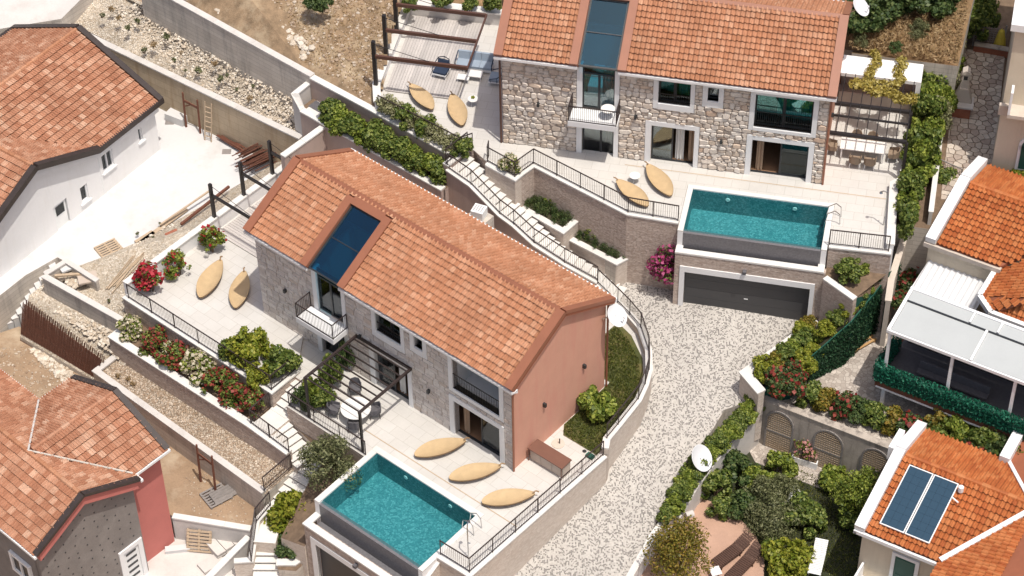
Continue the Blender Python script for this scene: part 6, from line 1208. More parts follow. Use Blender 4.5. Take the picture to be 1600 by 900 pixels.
# timber frame on the paved garden, barbecue chimney, path things
t = T('wood_pallet', 'orange timber pallet on the paved garden below the ivy screen', 'pallet', (17.11, -4.28, -0.8)[:2]+(-0.85,), R(35))
for k in range(4): MB().box(0, 1.5, k*0.26, k*0.26+0.12, 0.12, 0.17).build('board', 'wood_orange', t)
for x in (0.05, 1.3): MB().box(x, x+0.12, 0, 0.95, 0, 0.119).build('runner', 'wood_orange', t)
t = T('barbecue_chimney', 'stone garden barbecue with tall hooded chimney beside the hedge', 'barbecue', (23.72, 8.4, 4)[:2]+(4.05,), A2)
MB().box(-0.5, 0.5, -0.4, 0.4, 0, 0.7).build('base', 'brick_red', t); MB().box(-0.6, 0.6, -0.5, 0.45, 0.701, 0.8).build('slab', 'concrete_light', t)
MB().extr([(-0.5, -0.1, 0.801), (0.5, -0.1, 0.801), (0.22, -0.1, 1.7), (-0.22, -0.1, 1.7)], (0, 0.5, 0)).build('hood', 'sand_render', t); MB().box(-0.18, 0.18, 0.0, 0.36, 1.701, 2.6).build('flue', 'sand_render', t); MB().extr([(-0.22, -0.04, 2.601), (0.22, -0.04, 2.601), (0.2, -0.04, 2.75), (0, -0.04, 2.86), (-0.2, -0.04, 2.75)], (0, 0.44, 0)).build('cap', 'sand_render', t); MB().box(-0.1, 0.1, -0.01, -0.001, 2.25, 2.5).build('smoke_hole', 'anthracite', t)
pth = T('crazy_paving', 'crazy stone paving between the boundary hedge and the cream house', 'paving', f2(22.3, 0.5, -0.5), A2); rg = random.Random(12); cells = voronoi(0.2, 2.7, 0.0, 12.4, 0.42, 0.36, 0.36, rg)
hold = MB(); 
def flag(c):
    cx = sum(p[0] for p in c)/len(c); cy = sum(p[1] for p in c)/len(c); n = len(c); m = MB(); h = 0.05+rg.uniform(0, .02); m.v = [(cx+(p[0]-cx)*0.91, cy+(p[1]-cy)*0.91, 0.0) for p in c]+[(cx+(p[0]-cx)*0.88, cy+(p[1]-cy)*0.88, h) for p in c]
    m.f = [tuple(range(n, 2*n))]+[(i, (i+1) % n, n+(i+1) % n, n+i) for i in range(n)]; return m
for c in cells: flag(c).build('paving_stone', 'flagstone', pth)
t = T('gate_grid', 'rusty grid gate at the far end of the stone path', 'gate', (25.3, 14.11, 4.4)[:2]+(4.0,), A2); m = MB()
for k in range(12): m.bar((k*0.14, 0, 0), (k*0.14, 0, 1.4), 0.02, 0.02); 
for k in range(9): m.bar((0, 0, 0.1+k*0.15), (1.54, 0, 0.1+k*0.15), 0.02, 0.02)
m.build('grid', 'wood_grey', t, kind='stuff'); MB().box(-0.08, 0, -0.04, 0.04, 0, 1.6).build('post', 'wood_grey', t); MB().box(1.55, 1.63, -0.04, 0.04, 0, 1.6).build('post', 'wood_grey', t)
wall('path_wall', 'low brown wall across the end of the stone path', [(25.24, 13.69, 4.3), (27.15, 13.08, 4.3)], 3, 4.5, 'brick_red', 0.3, cop=0.05, copmat='old_concrete')
railing('thin railing on the boundary wall beside the orange roof', [(21.91, 4.35, 3.6), (23.03, 3.48, 3.6)], 0.9, mat='wood_grey')
m = MB().lathe([(0.001, 0.62), (0.12, 0.55), (0.2, 0.3), (0.26, 0.02), (0.3, 0.0)], 12); o = m.build('parasol_cover', 'yellow_cloth'); o.location = (26.65, 13.82, 4.6)[:2]+(4.0,); o.scale = (1.4, 1.4, 2.2); tag(o, 'folded yellow cover beside the cream house wall', 'parasol')
# ---------------------------------------------------------------- plants
def quads(name, C, Tn, Bn, mat, fold=None):
    """diamond leaves from centres, long and short half axes (numpy)"""
    n = len(C); V = np.empty((n, 4, 3)); V[:, 0] = C-Tn; V[:, 1] = C-Bn*1.0+Tn*0.1; V[:, 2] = C+Tn; V[:, 3] = C+Bn+Tn*0.1
    if fold is not None: V[:, 1] += fold; V[:, 3] += fold
    me = bpy.data.meshes.new(name); me.vertices.add(n*4); me.vertices.foreach_set('co', V.reshape(-1).astype(np.float32))
    me.loops.add(n*4); me.loops.foreach_set('vertex_index', np.arange(n*4, dtype=np.int32)); me.polygons.add(n); me.polygons.foreach_set('loop_start', np.arange(0, n*4, 4, dtype=np.int32)); me.polygons.foreach_set('loop_total', np.full(n, 4, dtype=np.int32))
    me.update(calc_edges=True); me.materials.append(MATS[mat]); return me
def leafcloud(name, n, blobs, size, seed, mat, shell=0.55, aspect=0.42, up=0.25, ratio=1.0):
    rs = np.random.RandomState(seed); B = np.array(blobs, float); w = B[:, 3]**2; k = rs.choice(len(B), n, p=w/w.sum())
    d = rs.normal(size=(n, 3)); d /= np.linalg.norm(d, axis=1)[:, None]; r = (shell+(1-shell)*rs.rand(n)**0.6)[:, None]*B[k, 3][:, None]
    C = B[k, :3]+d*r*np.array([1, 1, ratio]); nr = d+rs.normal(size=(n, 3))*0.8+np.array([0, 0, up]); nr /= np.linalg.norm(nr, axis=1)[:, None]
    t = np.cross(nr, rs.normal(size=(n, 3))); t /= np.linalg.norm(t, axis=1)[:, None]; b = np.cross(nr, t); s = (size*(0.45+1.0*rs.rand(n)))[:, None]
    return quads(name, C, t*s*0.5, b*s*0.5*aspect*1.4, mat, nr*s*0.12)
def lumps(rx, ry, rz, n, r, seed, zb=0.15):
    rg = random.Random(seed); out = []
    for _ in range(n):
        a = rg.uniform(0, 6.283); q = math.sqrt(rg.random()); h = rg.uniform(0.1, 1.0); k = math.sqrt(max(0.05, 1-(h*0.9)**2)); out.append((rx*q*k*math.cos(a), ry*q*k*math.sin(a), zb+rz*h, r*rg.uniform(0.6, 1.25)))
    for _ in range(n//2+2):
        a = rg.uniform(0, 6.283); h = rg.uniform(0.2, 1.15); q = rg.uniform(0.75, 1.2)*math.sqrt(max(0.08, 1-min(1, h*0.85)**2)); out.append((rx*q*math.cos(a), ry*q*math.sin(a), zb+rz*h, r*rg.uniform(0.3, 0.5)))
    return out
def stems(h, n, r, seed, mat='bark', spread=0.5):
    rg = random.Random(seed); m = MB()
    for _ in range(n):
        a = rg.uniform(0, 6.283); p = Vector((0.08*math.cos(a), 0.08*math.sin(a), 0)); q = Vector((spread*0.5*math.cos(a), spread*0.5*math.sin(a), h*0.5)); e = Vector((spread*math.cos(a+0.4), spread*math.sin(a+0.4), h*0.9)); m.tube(p, q, r, r*0.7, 5); m.tube(q, e, r*0.7, r*0.3, 5)
    return m.mesh('stems', mat)
PK = {}
def plant_kind(key, mat, n=900, dim=(0.6, 0.6, 0.8), lump=10, lr=0.26, leaf=0.15, seed=1, flower=None, fn=0, fsize=0.09, variants=2, aspect=0.45, shell=0.38):
    PK[key] = []
    for v in range(variants):
        L = lumps(*dim, lump, lr, seed+v*17); f = leafcloud('foliage', n, L, leaf, seed+v, mat, shell, aspect)
        fl = leafcloud('flowers', fn, [(x, y, z+0.03, r*1.04) for x, y, z, r in L if z > 0.25*dim[2]] or L, fsize, seed+50+v, flower, 0.85, 0.8, 0.5) if flower else None
        PK[key].append((f, fl, stems(dim[2]*0.9, 5, 0.03, seed+v, spread=dim[0]*0.5)))
def plant(name, lab, cat, loc, key, s=1.0, group=None, rz=None, sz=None):
    f, fl, st = rnd.choice(PK[key]); s *= 1.22; o = T(name, lab, cat, loc, rnd.uniform(0, 6.28) if rz is None else rz, group, (s, s, (sz or s/1.22)*1.1))
    put('stems', st, o); put('foliage', f, o, kind='stuff')
    if fl: put('flowers', fl, o, kind='stuff')
    return o
plant_kind('green', 'leaf_green', 2662, (0.55, 0.55, 0.8), 11, 0.28, 0.131, 1, variants=3)
plant_kind('bright', 'leaf_bright', 2662, (0.55, 0.55, 0.7), 10, 0.27, 0.14, 21, variants=2)
plant_kind('dark', 'leaf_dark', 3148, (0.6, 0.6, 0.8), 12, 0.28, 0.122, 31, variants=2)
plant_kind('lime', 'leaf_lime', 3631, (0.65, 0.65, 0.8), 14, 0.28, 0.131, 41, variants=2)
plant_kind('pale', 'leaf_pale', 1240, (0.55, 0.55, 0.7), 11, 0.26, 0.114, 51, variants=2, shell=0.4)
plant_kind('olive', 'leaf_olive', 5037, (0.8, 0.8, 1.1), 18, 0.34, 0.099, 61, variants=1, aspect=0.25, shell=0.3)
plant_kind('red', 'leaf_green', 2179, (0.6, 0.55, 0.7), 12, 0.26, 0.113, 71, 'petal_crimson', 330, 0.12, 2)
plant_kind('cream', 'leaf_bright', 1694, (0.6, 0.55, 0.65), 12, 0.26, 0.113, 81, 'petal_cream', 650, 0.11, 2)
plant_kind('boug', 'leaf_green', 1395, (0.5, 0.5, 0.9), 11, 0.28, 0.099, 91, 'petal_red', 620, 0.14, 1, shell=0.3)
plant_kind('boug_thin', 'leaf_bright', 1395, (0.5, 0.45, 1.0), 11, 0.26, 0.106, 95, 'petal_red', 60, 0.13, 2, shell=0.3)
plant_kind('magenta', 'leaf_green', 930, (0.5, 0.5, 1.2), 13, 0.3, 0.099, 101, 'petal_magenta', 650, 0.12, 1, shell=0.3)
plant_kind('autumn', 'leaf_autumn', 2662, (0.55, 0.5, 0.7), 12, 0.28, 0.122, 111, variants=2)
plant_kind('photinia', 'leaf_dark', 2179, (0.55, 0.55, 0.8), 12, 0.28, 0.122, 121, 'petal_crimson', 130, 0.16, 2)
plant_kind('oleander', 'leaf_bright', 930, (0.5, 0.4, 0.8), 10, 0.25, 0.122, 131, 'petal_pink', 260, 0.11, 1, aspect=0.25)
plant_kind('cover', 'leaf_dark', 1500, (1.0, 0.75, 0.2), 22, 0.24, 0.12, 141, variants=2, aspect=0.2)
plant_kind('tuft', 'leaf_olive', 110, (0.16, 0.16, 0.1), 6, 0.09, 0.13, 151, variants=2, aspect=0.2, shell=0.2)
plant_kind('tuft_dry', 'straw', 110, (0.18, 0.18, 0.1), 6, 0.1, 0.14, 155, variants=2, aspect=0.18, shell=0.2)
def tree(lab, loc, key, crown_z, cr, th, group=None, trunk_r=0.09):
    """tapered trunk with limbs and a leafy crown"""
    o = T('tree', lab, 'tree', loc, rnd.uniform(0, 6), group); rg = random.Random(int(abs(loc[0]*100))); m = MB(); m.tube((0, 0, -0.1), (0.05, 0.03, crown_z*0.6), trunk_r*1.4, trunk_r, 8); m.build('trunk', 'bark', o)
    m = MB()
    for k in range(6): a = k*1.05+rg.uniform(-.3, .3); m.tube((0.05, 0.03, crown_z*0.55), (cr*0.6*math.cos(a), cr*0.6*math.sin(a), crown_z+th*rg.uniform(0.2, 0.6)), trunk_r*0.6, 0.015, 5)
    m.build('limbs', 'bark', o)
    L = lumps(cr*0.75, cr*0.75, th, 26, cr*0.34, int(abs(loc[1]*100)), crown_z); o2 = leafcloud('crown', int(4200*min(1.6, cr/1.2)), L, 0.13, int(abs(loc[0]*37)), key, 0.35); put('crown', o2, o); return o
plant('flowering_shrub', 'cream oleander at the top end of the flower bed', 'shrub', (-19.52, -1.93, -0.45)[:2]+(-1.05,), 'cream', 0.95, 'flowering shrubs of the flower bed')
plant('flowering_shrub', 'crimson flowering shrub beside the top cream oleander', 'shrub', (-18.13, -2.91, -0.45)[:2]+(-1.05,), 'red', 1.05, 'flowering shrubs of the flower bed')
plant('flowering_shrub', 'crimson flowering shrub before the middle cream oleander', 'shrub', (-16.99, -3.97, -0.45)[:2]+(-1.05,), 'red', 1.1, 'flowering shrubs of the flower bed')
plant('flowering_shrub', 'small cream oleander between the crimson shrubs', 'shrub', (-17.38, -3.25, -0.45)[:2]+(-1.05,), 'cream', 0.7, 'flowering shrubs of the flower bed')
plant('flowering_shrub', 'large cream oleander in the middle of the flower bed', 'shrub', (-15.76, -4.88, -0.45)[:2]+(-1.05,), 'cream', 1.25, 'flowering shrubs of the flower bed')
plant('flowering_shrub', 'crimson flowering shrub right of the large cream oleander', 'shrub', (-14.61, -5.79, -0.45)[:2]+(-1.05,), 'red', 1.1, 'flowering shrubs of the flower bed')
plant('flowering_shrub', 'crimson flowering shrub near the lower end of the flower bed', 'shrub', (-13.74, -6.33, -0.45)[:2]+(-1.05,), 'red', 1.15, 'flowering shrubs of the flower bed')
plant('flowering_shrub', 'crimson flowering shrub at the railing corner of the flower bed', 'shrub', (-12.8, -7.12, -0.45)[:2]+(-1.05,), 'red', 1.05, 'flowering shrubs of the flower bed')
plant('shrub', 'yellow lime shrub in the corner planter of the left terrace', 'shrub', (-13.1, -4.84, 0.72)[:2]+(0.12,), 'lime', 1.35, 'shrubs in the corner planter')
plant('shrub', 'green shrub left of the yellow lime shrub', 'shrub', (-13.95, -4.6, 0.72)[:2]+(0.12,), 'green', 0.9, 'shrubs in the corner planter')
plant('shrub', 'green shrub right of the yellow lime shrub by the railing', 'shrub', (-11.4, -5.75, 0.72)[:2]+(0.12,), 'green', 1.1, 'shrubs in the corner planter')
plant('shrub', 'small lime shrub below the railing corner', 'shrub', (-12.47, -6.25, 0.72)[:2]+(0.12,), 'lime', 0.8, 'shrubs in the corner planter')
plant('bougainvillea', 'bright red bougainvillea at the corner of the left terrace', 'bougainvillea', (-18.47, 0.18, 0.82)[:2]+(0.12,), 'boug', 1.15, 'bougainvilleas')
plant('bougainvillea', 'green bougainvillea with few red flowers along the parapet', 'bougainvillea', (-17.19, 1.27, 0.92)[:2]+(0.12,), 'boug_thin', 1.1, 'bougainvilleas')
plant('climber', 'green climber below the first dark pergola post', 'climber', (-15.55, 3.04, 1.02)[:2]+(0.12,), 'boug_thin', 1.1, 'bougainvilleas')
plant('olive_bush', 'large round olive bush between the stair and the lower pool', 'bush', (-8.92, -11.38, -0.35)[:2]+(-1.25,), 'olive', 1.45, None)
plant('shrub', 'yellow lime shrub beside the bottom white stair', 'shrub', (-10.97, -12.13, -3.1)[:2]+(-4.3,), 'lime', 1.4, 'shrubs by the bottom stair', sz=1.9)
plant('shrub', 'dark green shrub under the yellow lime shrub by the stair', 'shrub', (-10.78, -13.48, -3.6)[:2]+(-4.2,), 'dark', 0.95, 'shrubs by the bottom stair')
plant('climber', 'dark green climber at the villa end of the steel pergola', 'climber', (-8.25, -5.56, 1.3)[:2]+(0.0,), 'dark', 0.65, 'climbers of the steel pergola', sz=1.6)
plant('climber', 'green climber in the middle of the pergola side', 'climber', (-8.99, -6.71, 1.3)[:2]+(0.0,), 'green', 0.76, 'climbers of the steel pergola', sz=1.6)
plant('climber', 'pale green climber at the pergola post', 'climber', (-9.81, -7.67, 1.3)[:2]+(0.0,), 'bright', 0.72, 'climbers of the steel pergola', sz=1.6)
plant('climber', 'green climber low on the pergola railing', 'climber', (-9.26, -8.04, 0.5)[:2]+(0.0,), 'green', 0.9, 'climbers of the steel pergola', sz=1.0)
plant('climber', 'small dark climber at the stair corner of the pergola', 'climber', (-10.36, -7.89, 0.5)[:2]+(0.0,), 'dark', 0.6, 'climbers of the steel pergola', sz=1.0)
plant('lemon_tree', 'bright green round lemon tree in front of the pink gable', 'tree', (3.94, -8.91, 0.78)[:2]+(0.03,), 'bright', 1.35, None)
plant('hedge_shrub', 'first green shrub from the left in the long hedge behind the lower roof', 'hedge', (-9.34, 9.53, 3.8)[:2]+(3.25,), 'green', 1.09, 'shrubs of the long hedge')
plant('hedge_shrub', 'second green shrub from the left in the long hedge behind the lower roof', 'hedge', (-8.91, 9.16, 3.8)[:2]+(3.25,), 'bright', 1.09, 'shrubs of the long hedge')
plant('hedge_shrub', 'third green shrub from the left in the long hedge behind the lower roof', 'hedge', (-8.46, 8.78, 3.8)[:2]+(3.25,), 'green', 0.91, 'shrubs of the long hedge')
plant('hedge_shrub', 'fourth green shrub from the left in the long hedge behind the lower roof', 'hedge', (-8.04, 8.4, 3.8)[:2]+(3.25,), 'green', 0.92, 'shrubs of the long hedge')
plant('hedge_shrub', 'fifth green shrub from the left in the long hedge behind the lower roof', 'hedge', (-7.59, 8.03, 3.8)[:2]+(3.25,), 'bright', 1.07, 'shrubs of the long hedge')
plant('hedge_shrub', 'sixth green shrub from the left in the long hedge behind the lower roof', 'hedge', (-7.18, 7.66, 3.8)[:2]+(3.25,), 'green', 1.05, 'shrubs of the long hedge')
plant('hedge_shrub', 'seventh green shrub from the left in the long hedge behind the lower roof', 'hedge', (-6.73, 7.29, 3.8)[:2]+(3.25,), 'green', 1.03, 'shrubs of the long hedge')
plant('hedge_shrub', 'eighth green shrub from the left in the long hedge behind the lower roof', 'hedge', (-6.32, 6.97, 3.8)[:2]+(3.25,), 'bright', 0.96, 'shrubs of the long hedge')
plant('hedge_shrub', 'ninth green shrub from the left in the long hedge behind the lower roof', 'hedge', (-5.88, 6.6, 3.8)[:2]+(3.25,), 'green', 1.02, 'shrubs of the long hedge')
plant('hedge_shrub', 'tenth green shrub from the left in the long hedge behind the lower roof', 'hedge', (-5.47, 6.24, 3.8)[:2]+(3.25,), 'green', 1.02, 'shrubs of the long hedge')
plant('hedge_shrub', 'eleventh green shrub from the left in the long hedge behind the lower roof', 'hedge', (-5.03, 5.88, 3.8)[:2]+(3.25,), 'bright', 1.02, 'shrubs of the long hedge')
plant('hedge_shrub', 'twelfth green shrub from the left in the long hedge behind the lower roof', 'hedge', (-4.62, 5.51, 3.8)[:2]+(3.25,), 'green', 0.93, 'shrubs of the long hedge')
plant('hedge_shrub', 'thirteenth green shrub from the left in the long hedge behind the lower roof', 'hedge', (-4.19, 5.15, 3.8)[:2]+(3.25,), 'bright', 0.99, 'shrubs of the long hedge')
plant('hedge_shrub', 'fourteenth green shrub from the left in the long hedge behind the lower roof', 'hedge', (-3.79, 4.79, 3.8)[:2]+(3.25,), 'green', 0.98, 'shrubs of the long hedge')
plant('hedge_shrub', 'first shrub from the left behind the railing of the upper deck', 'hedge', (-6.37, 8.65, 5.05)[:2]+(4.5,), 'pale', 0.89, 'pale tipped shrubs by the upper deck')
plant('hedge_shrub', 'second shrub from the left behind the railing of the upper deck', 'hedge', (-5.85, 8.22, 5.05)[:2]+(4.5,), 'pale', 0.95, 'pale tipped shrubs by the upper deck')
plant('hedge_shrub', 'third shrub from the left behind the railing of the upper deck', 'hedge', (-5.38, 7.79, 5.05)[:2]+(4.5,), 'green', 0.94, 'pale tipped shrubs by the upper deck')
plant('hedge_shrub', 'fourth shrub from the left behind the railing of the upper deck', 'hedge', (-4.87, 7.37, 5.05)[:2]+(4.5,), 'pale', 0.86, 'pale tipped shrubs by the upper deck')
plant('hedge_shrub', 'fifth shrub from the left behind the railing of the upper deck', 'hedge', (-4.36, 7, 5.05)[:2]+(4.5,), 'green', 0.84, 'pale tipped shrubs by the upper deck')
plant('hedge_shrub', 'sixth shrub from the left behind the railing of the upper deck', 'hedge', (-3.9, 6.58, 5.05)[:2]+(4.5,), 'pale', 0.8, 'pale tipped shrubs by the upper deck')
plant('hedge_shrub', 'seventh shrub from the left behind the railing of the upper deck', 'hedge', (-3.39, 6.16, 5.05)[:2]+(4.5,), 'pale', 0.76, 'pale tipped shrubs by the upper deck')
plant('hedge_shrub', 'eighth shrub from the left behind the railing of the upper deck', 'hedge', (-2.93, 5.74, 5.05)[:2]+(4.5,), 'pale', 0.76, 'pale tipped shrubs by the upper deck')
plant('hedge_shrub', 'ninth shrub from the left behind the railing of the upper deck', 'hedge', (-2.43, 5.33, 5.05)[:2]+(4.5,), 'green', 0.84, 'pale tipped shrubs by the upper deck')
plant('flowering_shrub', 'cream flowering shrub in the corner of the upper railing', 'shrub', (-0.05, 3.93, 5)[:2]+(4.5,), 'cream', 0.8, None)
plant('shrub', 'bright shrub in the upper planter beside the stair', 'shrub', (2.13, 3.79, 2.7)[:2]+(2.3,), 'bright', 0.65, None)
plant('shrub', 'green shrub in the lower planter beside the stair', 'shrub', (4.32, 2.13, 1.85)[:2]+(1.45,), 'green', 0.75, None)
plant('bougainvillea', 'magenta bougainvillea at the corner of the upper garage', 'bougainvillea', (7.74, -0.4, 3)[:2]+(1.0,), 'magenta', 1.15, 'bougainvilleas')
plant('shrub', 'green shrub right of the upper pool below the railing', 'shrub', (16.62, -3.06, 3.7)[:2]+(3.2,), 'green', 1.0, None)
plant('shrub', 'young shrub right of the upper garage wing wall', 'shrub', (17.41, -2.29, 3.6)[:2]+(3.2,), 'bright', 0.6, None)
plant('hedge_shrub', 'first shrub from the far end of the tall boundary hedge', 'hedge', (23.87, 15.66, 5.5)[:2]+(4.5,), 'bright', 1.25, 'tall boundary hedge', sz=1.7)
plant('hedge_shrub', 'second shrub from the far end of the tall boundary hedge', 'hedge', (23.52, 14.27, 5.5)[:2]+(4.5,), 'green', 1.25, 'tall boundary hedge', sz=1.7)
plant('hedge_shrub', 'third shrub from the far end of the tall boundary hedge', 'hedge', (23.18, 12.89, 5.5)[:2]+(4.5,), 'bright', 1.25, 'tall boundary hedge', sz=1.7)
plant('hedge_shrub', 'fourth shrub from the far end of the tall boundary hedge', 'hedge', (22.85, 11.54, 5.5)[:2]+(4.5,), 'green', 1.25, 'tall boundary hedge', sz=1.7)
plant('hedge_shrub', 'fifth shrub from the far end of the tall boundary hedge', 'hedge', (22.54, 10.31, 5.5)[:2]+(4.5,), 'bright', 1.25, 'tall boundary hedge', sz=1.7)
plant('hedge_shrub', 'sixth shrub from the far end of the tall boundary hedge', 'hedge', (22.17, 9.16, 5.5)[:2]+(4.5,), 'green', 1.25, 'tall boundary hedge', sz=1.7)
plant('hedge_shrub', 'seventh shrub from the far end of the tall boundary hedge', 'hedge', (21.86, 7.86, 5.5)[:2]+(4.5,), 'bright', 1.25, 'tall boundary hedge', sz=1.7)
plant('hedge_shrub', 'eighth shrub from the far end of the tall boundary hedge', 'hedge', (21.61, 6.58, 5.5)[:2]+(4.5,), 'green', 1.25, 'tall boundary hedge', sz=1.7)
plant('hedge_shrub', 'ninth shrub from the far end of the tall boundary hedge', 'hedge', (21.3, 5.33, 5.5)[:2]+(4.5,), 'bright', 1.25, 'tall boundary hedge', sz=1.7)
plant('hedge_shrub', 'tenth shrub from the far end of the tall boundary hedge', 'hedge', (21.01, 4.19, 5.5)[:2]+(4.5,), 'green', 1.25, 'tall boundary hedge', sz=1.7)
plant('hedge_shrub', 'eleventh shrub from the far end of the tall boundary hedge', 'hedge', (20.83, 3.35, 5.5)[:2]+(4.5,), 'bright', 1.25, 'tall boundary hedge', sz=1.7)
plant('hedge_shrub', 'first pale shrub from the far end along the boundary hedge top', 'hedge', (23.75, 12.52, 6)[:2]+(4.6,), 'pale', 0.9, 'pale shrubs of the boundary hedge', sz=1.5)
plant('hedge_shrub', 'second pale shrub from the far end along the boundary hedge top', 'hedge', (23.44, 10.9, 6)[:2]+(4.6,), 'bright', 0.9, 'pale shrubs of the boundary hedge', sz=1.5)
plant('hedge_shrub', 'third pale shrub from the far end along the boundary hedge top', 'hedge', (23.11, 9.57, 6)[:2]+(4.6,), 'pale', 0.9, 'pale shrubs of the boundary hedge', sz=1.5)
plant('hedge_shrub', 'fourth pale shrub from the far end along the boundary hedge top', 'hedge', (22.68, 8.01, 6)[:2]+(4.6,), 'bright', 0.9, 'pale shrubs of the boundary hedge', sz=1.5)
plant('hedge_shrub', 'fifth pale shrub from the far end along the boundary hedge top', 'hedge', (22.3, 6.74, 6)[:2]+(4.6,), 'pale', 0.9, 'pale shrubs of the boundary hedge', sz=1.5)
plant('hedge_shrub', 'sixth pale shrub from the far end along the boundary hedge top', 'hedge', (21.79, 5.48, 6)[:2]+(4.6,), 'bright', 0.9, 'pale shrubs of the boundary hedge', sz=1.5)
plant('hedge_shrub', 'first bright shrub from the pergola along the near boundary hedge', 'hedge', (20.39, 3.33, 5.1)[:2]+(4.2,), 'green', 1.0, 'near end of the boundary hedge', sz=1.4)
plant('hedge_shrub', 'second bright shrub from the pergola along the near boundary hedge', 'hedge', (20.35, 2.36, 5.1)[:2]+(4.2,), 'bright', 1.0, 'near end of the boundary hedge', sz=1.4)
plant('hedge_shrub', 'third bright shrub from the pergola along the near boundary hedge', 'hedge', (20.03, 1.4, 5.1)[:2]+(4.2,), 'green', 1.0, 'near end of the boundary hedge', sz=1.4)
plant('hedge_shrub', 'fourth bright shrub from the pergola along the near boundary hedge', 'hedge', (19.75, 0.32, 5.1)[:2]+(4.2,), 'bright', 1.0, 'near end of the boundary hedge', sz=1.4)
plant('hedge_shrub', 'fifth bright shrub from the pergola along the near boundary hedge', 'hedge', (19.49, -0.71, 5.1)[:2]+(4.2,), 'green', 1.0, 'near end of the boundary hedge', sz=1.4)
plant('shrub', 'first shrub from the left overhanging the stone path end', 'shrub', (25.23, 15.39, 5.9)[:2]+(4.5,), 'green', 1.3, 'shrubs at the end of the stone path', sz=1.6)
plant('shrub', 'third shrub from the left overhanging the stone path end', 'shrub', (25.72, 15.2, 5.9)[:2]+(4.5,), 'green', 1.3, 'shrubs at the end of the stone path', sz=1.6)
plant('shrub', 'second shrub from the left overhanging the stone path end', 'shrub', (25.06, 14.27, 5.9)[:2]+(4.5,), 'green', 1.3, 'shrubs at the end of the stone path', sz=1.6)
plant('bush', 'round green bush at the foot of the stone path', 'bush', (22.15, 3.56, 3.9)[:2]+(3.2,), 'green', 1.05, None)
plant('shrub', 'first yellow green shrub from the left at the cream house corner', 'shrub', (25.83, 3.97, 4.1)[:2]+(3.5,), 'lime', 0.8, 'shrubs by the cream house')
plant('shrub', 'second yellow green shrub from the left at the cream house corner', 'shrub', (26.2, 3.67, 4.1)[:2]+(3.5,), 'lime', 0.8, 'shrubs by the cream house')
plant('bush', 'first dark bush from the left behind the upper garden', 'bush', (18.03, 11.9, 8.1)[:2]+(7.2,), 'dark', 1.5, 'dark bushes behind the upper garden', sz=1.6)
plant('bush', 'third dark bush from the left behind the upper garden', 'bush', (18.74, 11.61, 8.1)[:2]+(7.2,), 'dark', 1.5, 'dark bushes behind the upper garden', sz=1.6)
plant('bush', 'fourth dark bush from the left behind the upper garden', 'bush', (19.98, 12.67, 8.1)[:2]+(7.2,), 'dark', 1.5, 'dark bushes behind the upper garden', sz=1.6)
plant('bush', 'fifth dark bush from the left behind the upper garden', 'bush', (21.23, 13.18, 8.1)[:2]+(7.2,), 'dark', 1.5, 'dark bushes behind the upper garden', sz=1.6)
plant('bush', 'sixth dark bush from the left behind the upper garden', 'bush', (22.2, 12.88, 8.1)[:2]+(7.2,), 'dark', 1.5, 'dark bushes behind the upper garden', sz=1.6)
plant('bush', 'second dark bush from the left behind the upper garden', 'bush', (18.7, 13.25, 8.1)[:2]+(7.2,), 'dark', 1.5, 'dark bushes behind the upper garden', sz=1.6)
plant('bush', 'seventh dark bush from the left behind the upper garden', 'bush', (22.95, 13.41, 8.1)[:2]+(7.2,), 'dark', 1.5, 'dark bushes behind the upper garden', sz=1.6)
plant('shrub', 'small olive shrub on the dry upper garden', 'shrub', (21.59, 11.34, 7.7)[:2]+(7.0,), 'olive', 0.6, None)
plant('shrub', 'small dark plant on the dry upper garden', 'shrub', (20.23, 10.06, 7.3)[:2]+(7.0,), 'dark', 0.45, None)
plant('shrub', 'grey shrub beside the upper satellite dish', 'shrub', (18.45, 10.62, 7.4)[:2]+(7.0,), 'olive', 0.45, None)
plant('shrub', 'first shrub from the left behind the upper deck parapet', 'shrub', (-5.3, 16.26, 5.9)[:2]+(5.5,), 'green', 0.7, 'shrubs behind the upper deck')
plant('shrub', 'second shrub from the left behind the upper deck parapet', 'shrub', (-3.56, 16.38, 5.9)[:2]+(5.5,), 'green', 0.7, 'shrubs behind the upper deck')
plant('shrub', 'third shrub from the left behind the upper deck parapet', 'shrub', (-1.99, 15.99, 5.9)[:2]+(5.5,), 'green', 0.7, 'shrubs behind the upper deck')
plant('shrub', 'fourth shrub from the left behind the upper deck parapet', 'shrub', (-0.77, 16.13, 5.9)[:2]+(5.5,), 'green', 0.7, 'shrubs behind the upper deck')
plant('shrub', 'fifth shrub from the left behind the upper deck parapet', 'shrub', (0.28, 16.67, 5.9)[:2]+(5.5,), 'green', 0.7, 'shrubs behind the upper deck')
plant('shrub', 'first dark shrub from the left on the dry hillside', 'shrub', (-10.42, 15.23, 6.8)[:2]+(6.5,), 'dark', 0.7, 'dark shrubs on the hillside')
plant('shrub', 'second dark shrub from the left on the dry hillside', 'shrub', (-9.89, 14.93, 6.8)[:2]+(6.5,), 'dark', 0.7, 'dark shrubs on the hillside')
plant('hedge_shrub', 'first shrub from the weathered wall in the low driveway hedge', 'hedge', (11.79, -7.43, -0.7)[:2]+(-1.2,), 'green', 0.75, 'low hedge along the driveway')
plant('hedge_shrub', 'second shrub from the weathered wall in the low driveway hedge', 'hedge', (11.32, -8.16, -0.82)[:2]+(-1.32,), 'bright', 0.75, 'low hedge along the driveway')
plant('hedge_shrub', 'third shrub from the weathered wall in the low driveway hedge', 'hedge', (10.81, -8.76, -0.94)[:2]+(-1.44,), 'green', 0.75, 'low hedge along the driveway')
plant('hedge_shrub', 'fourth shrub from the weathered wall in the low driveway hedge', 'hedge', (10.31, -9.31, -1.06)[:2]+(-1.56,), 'bright', 0.75, 'low hedge along the driveway')
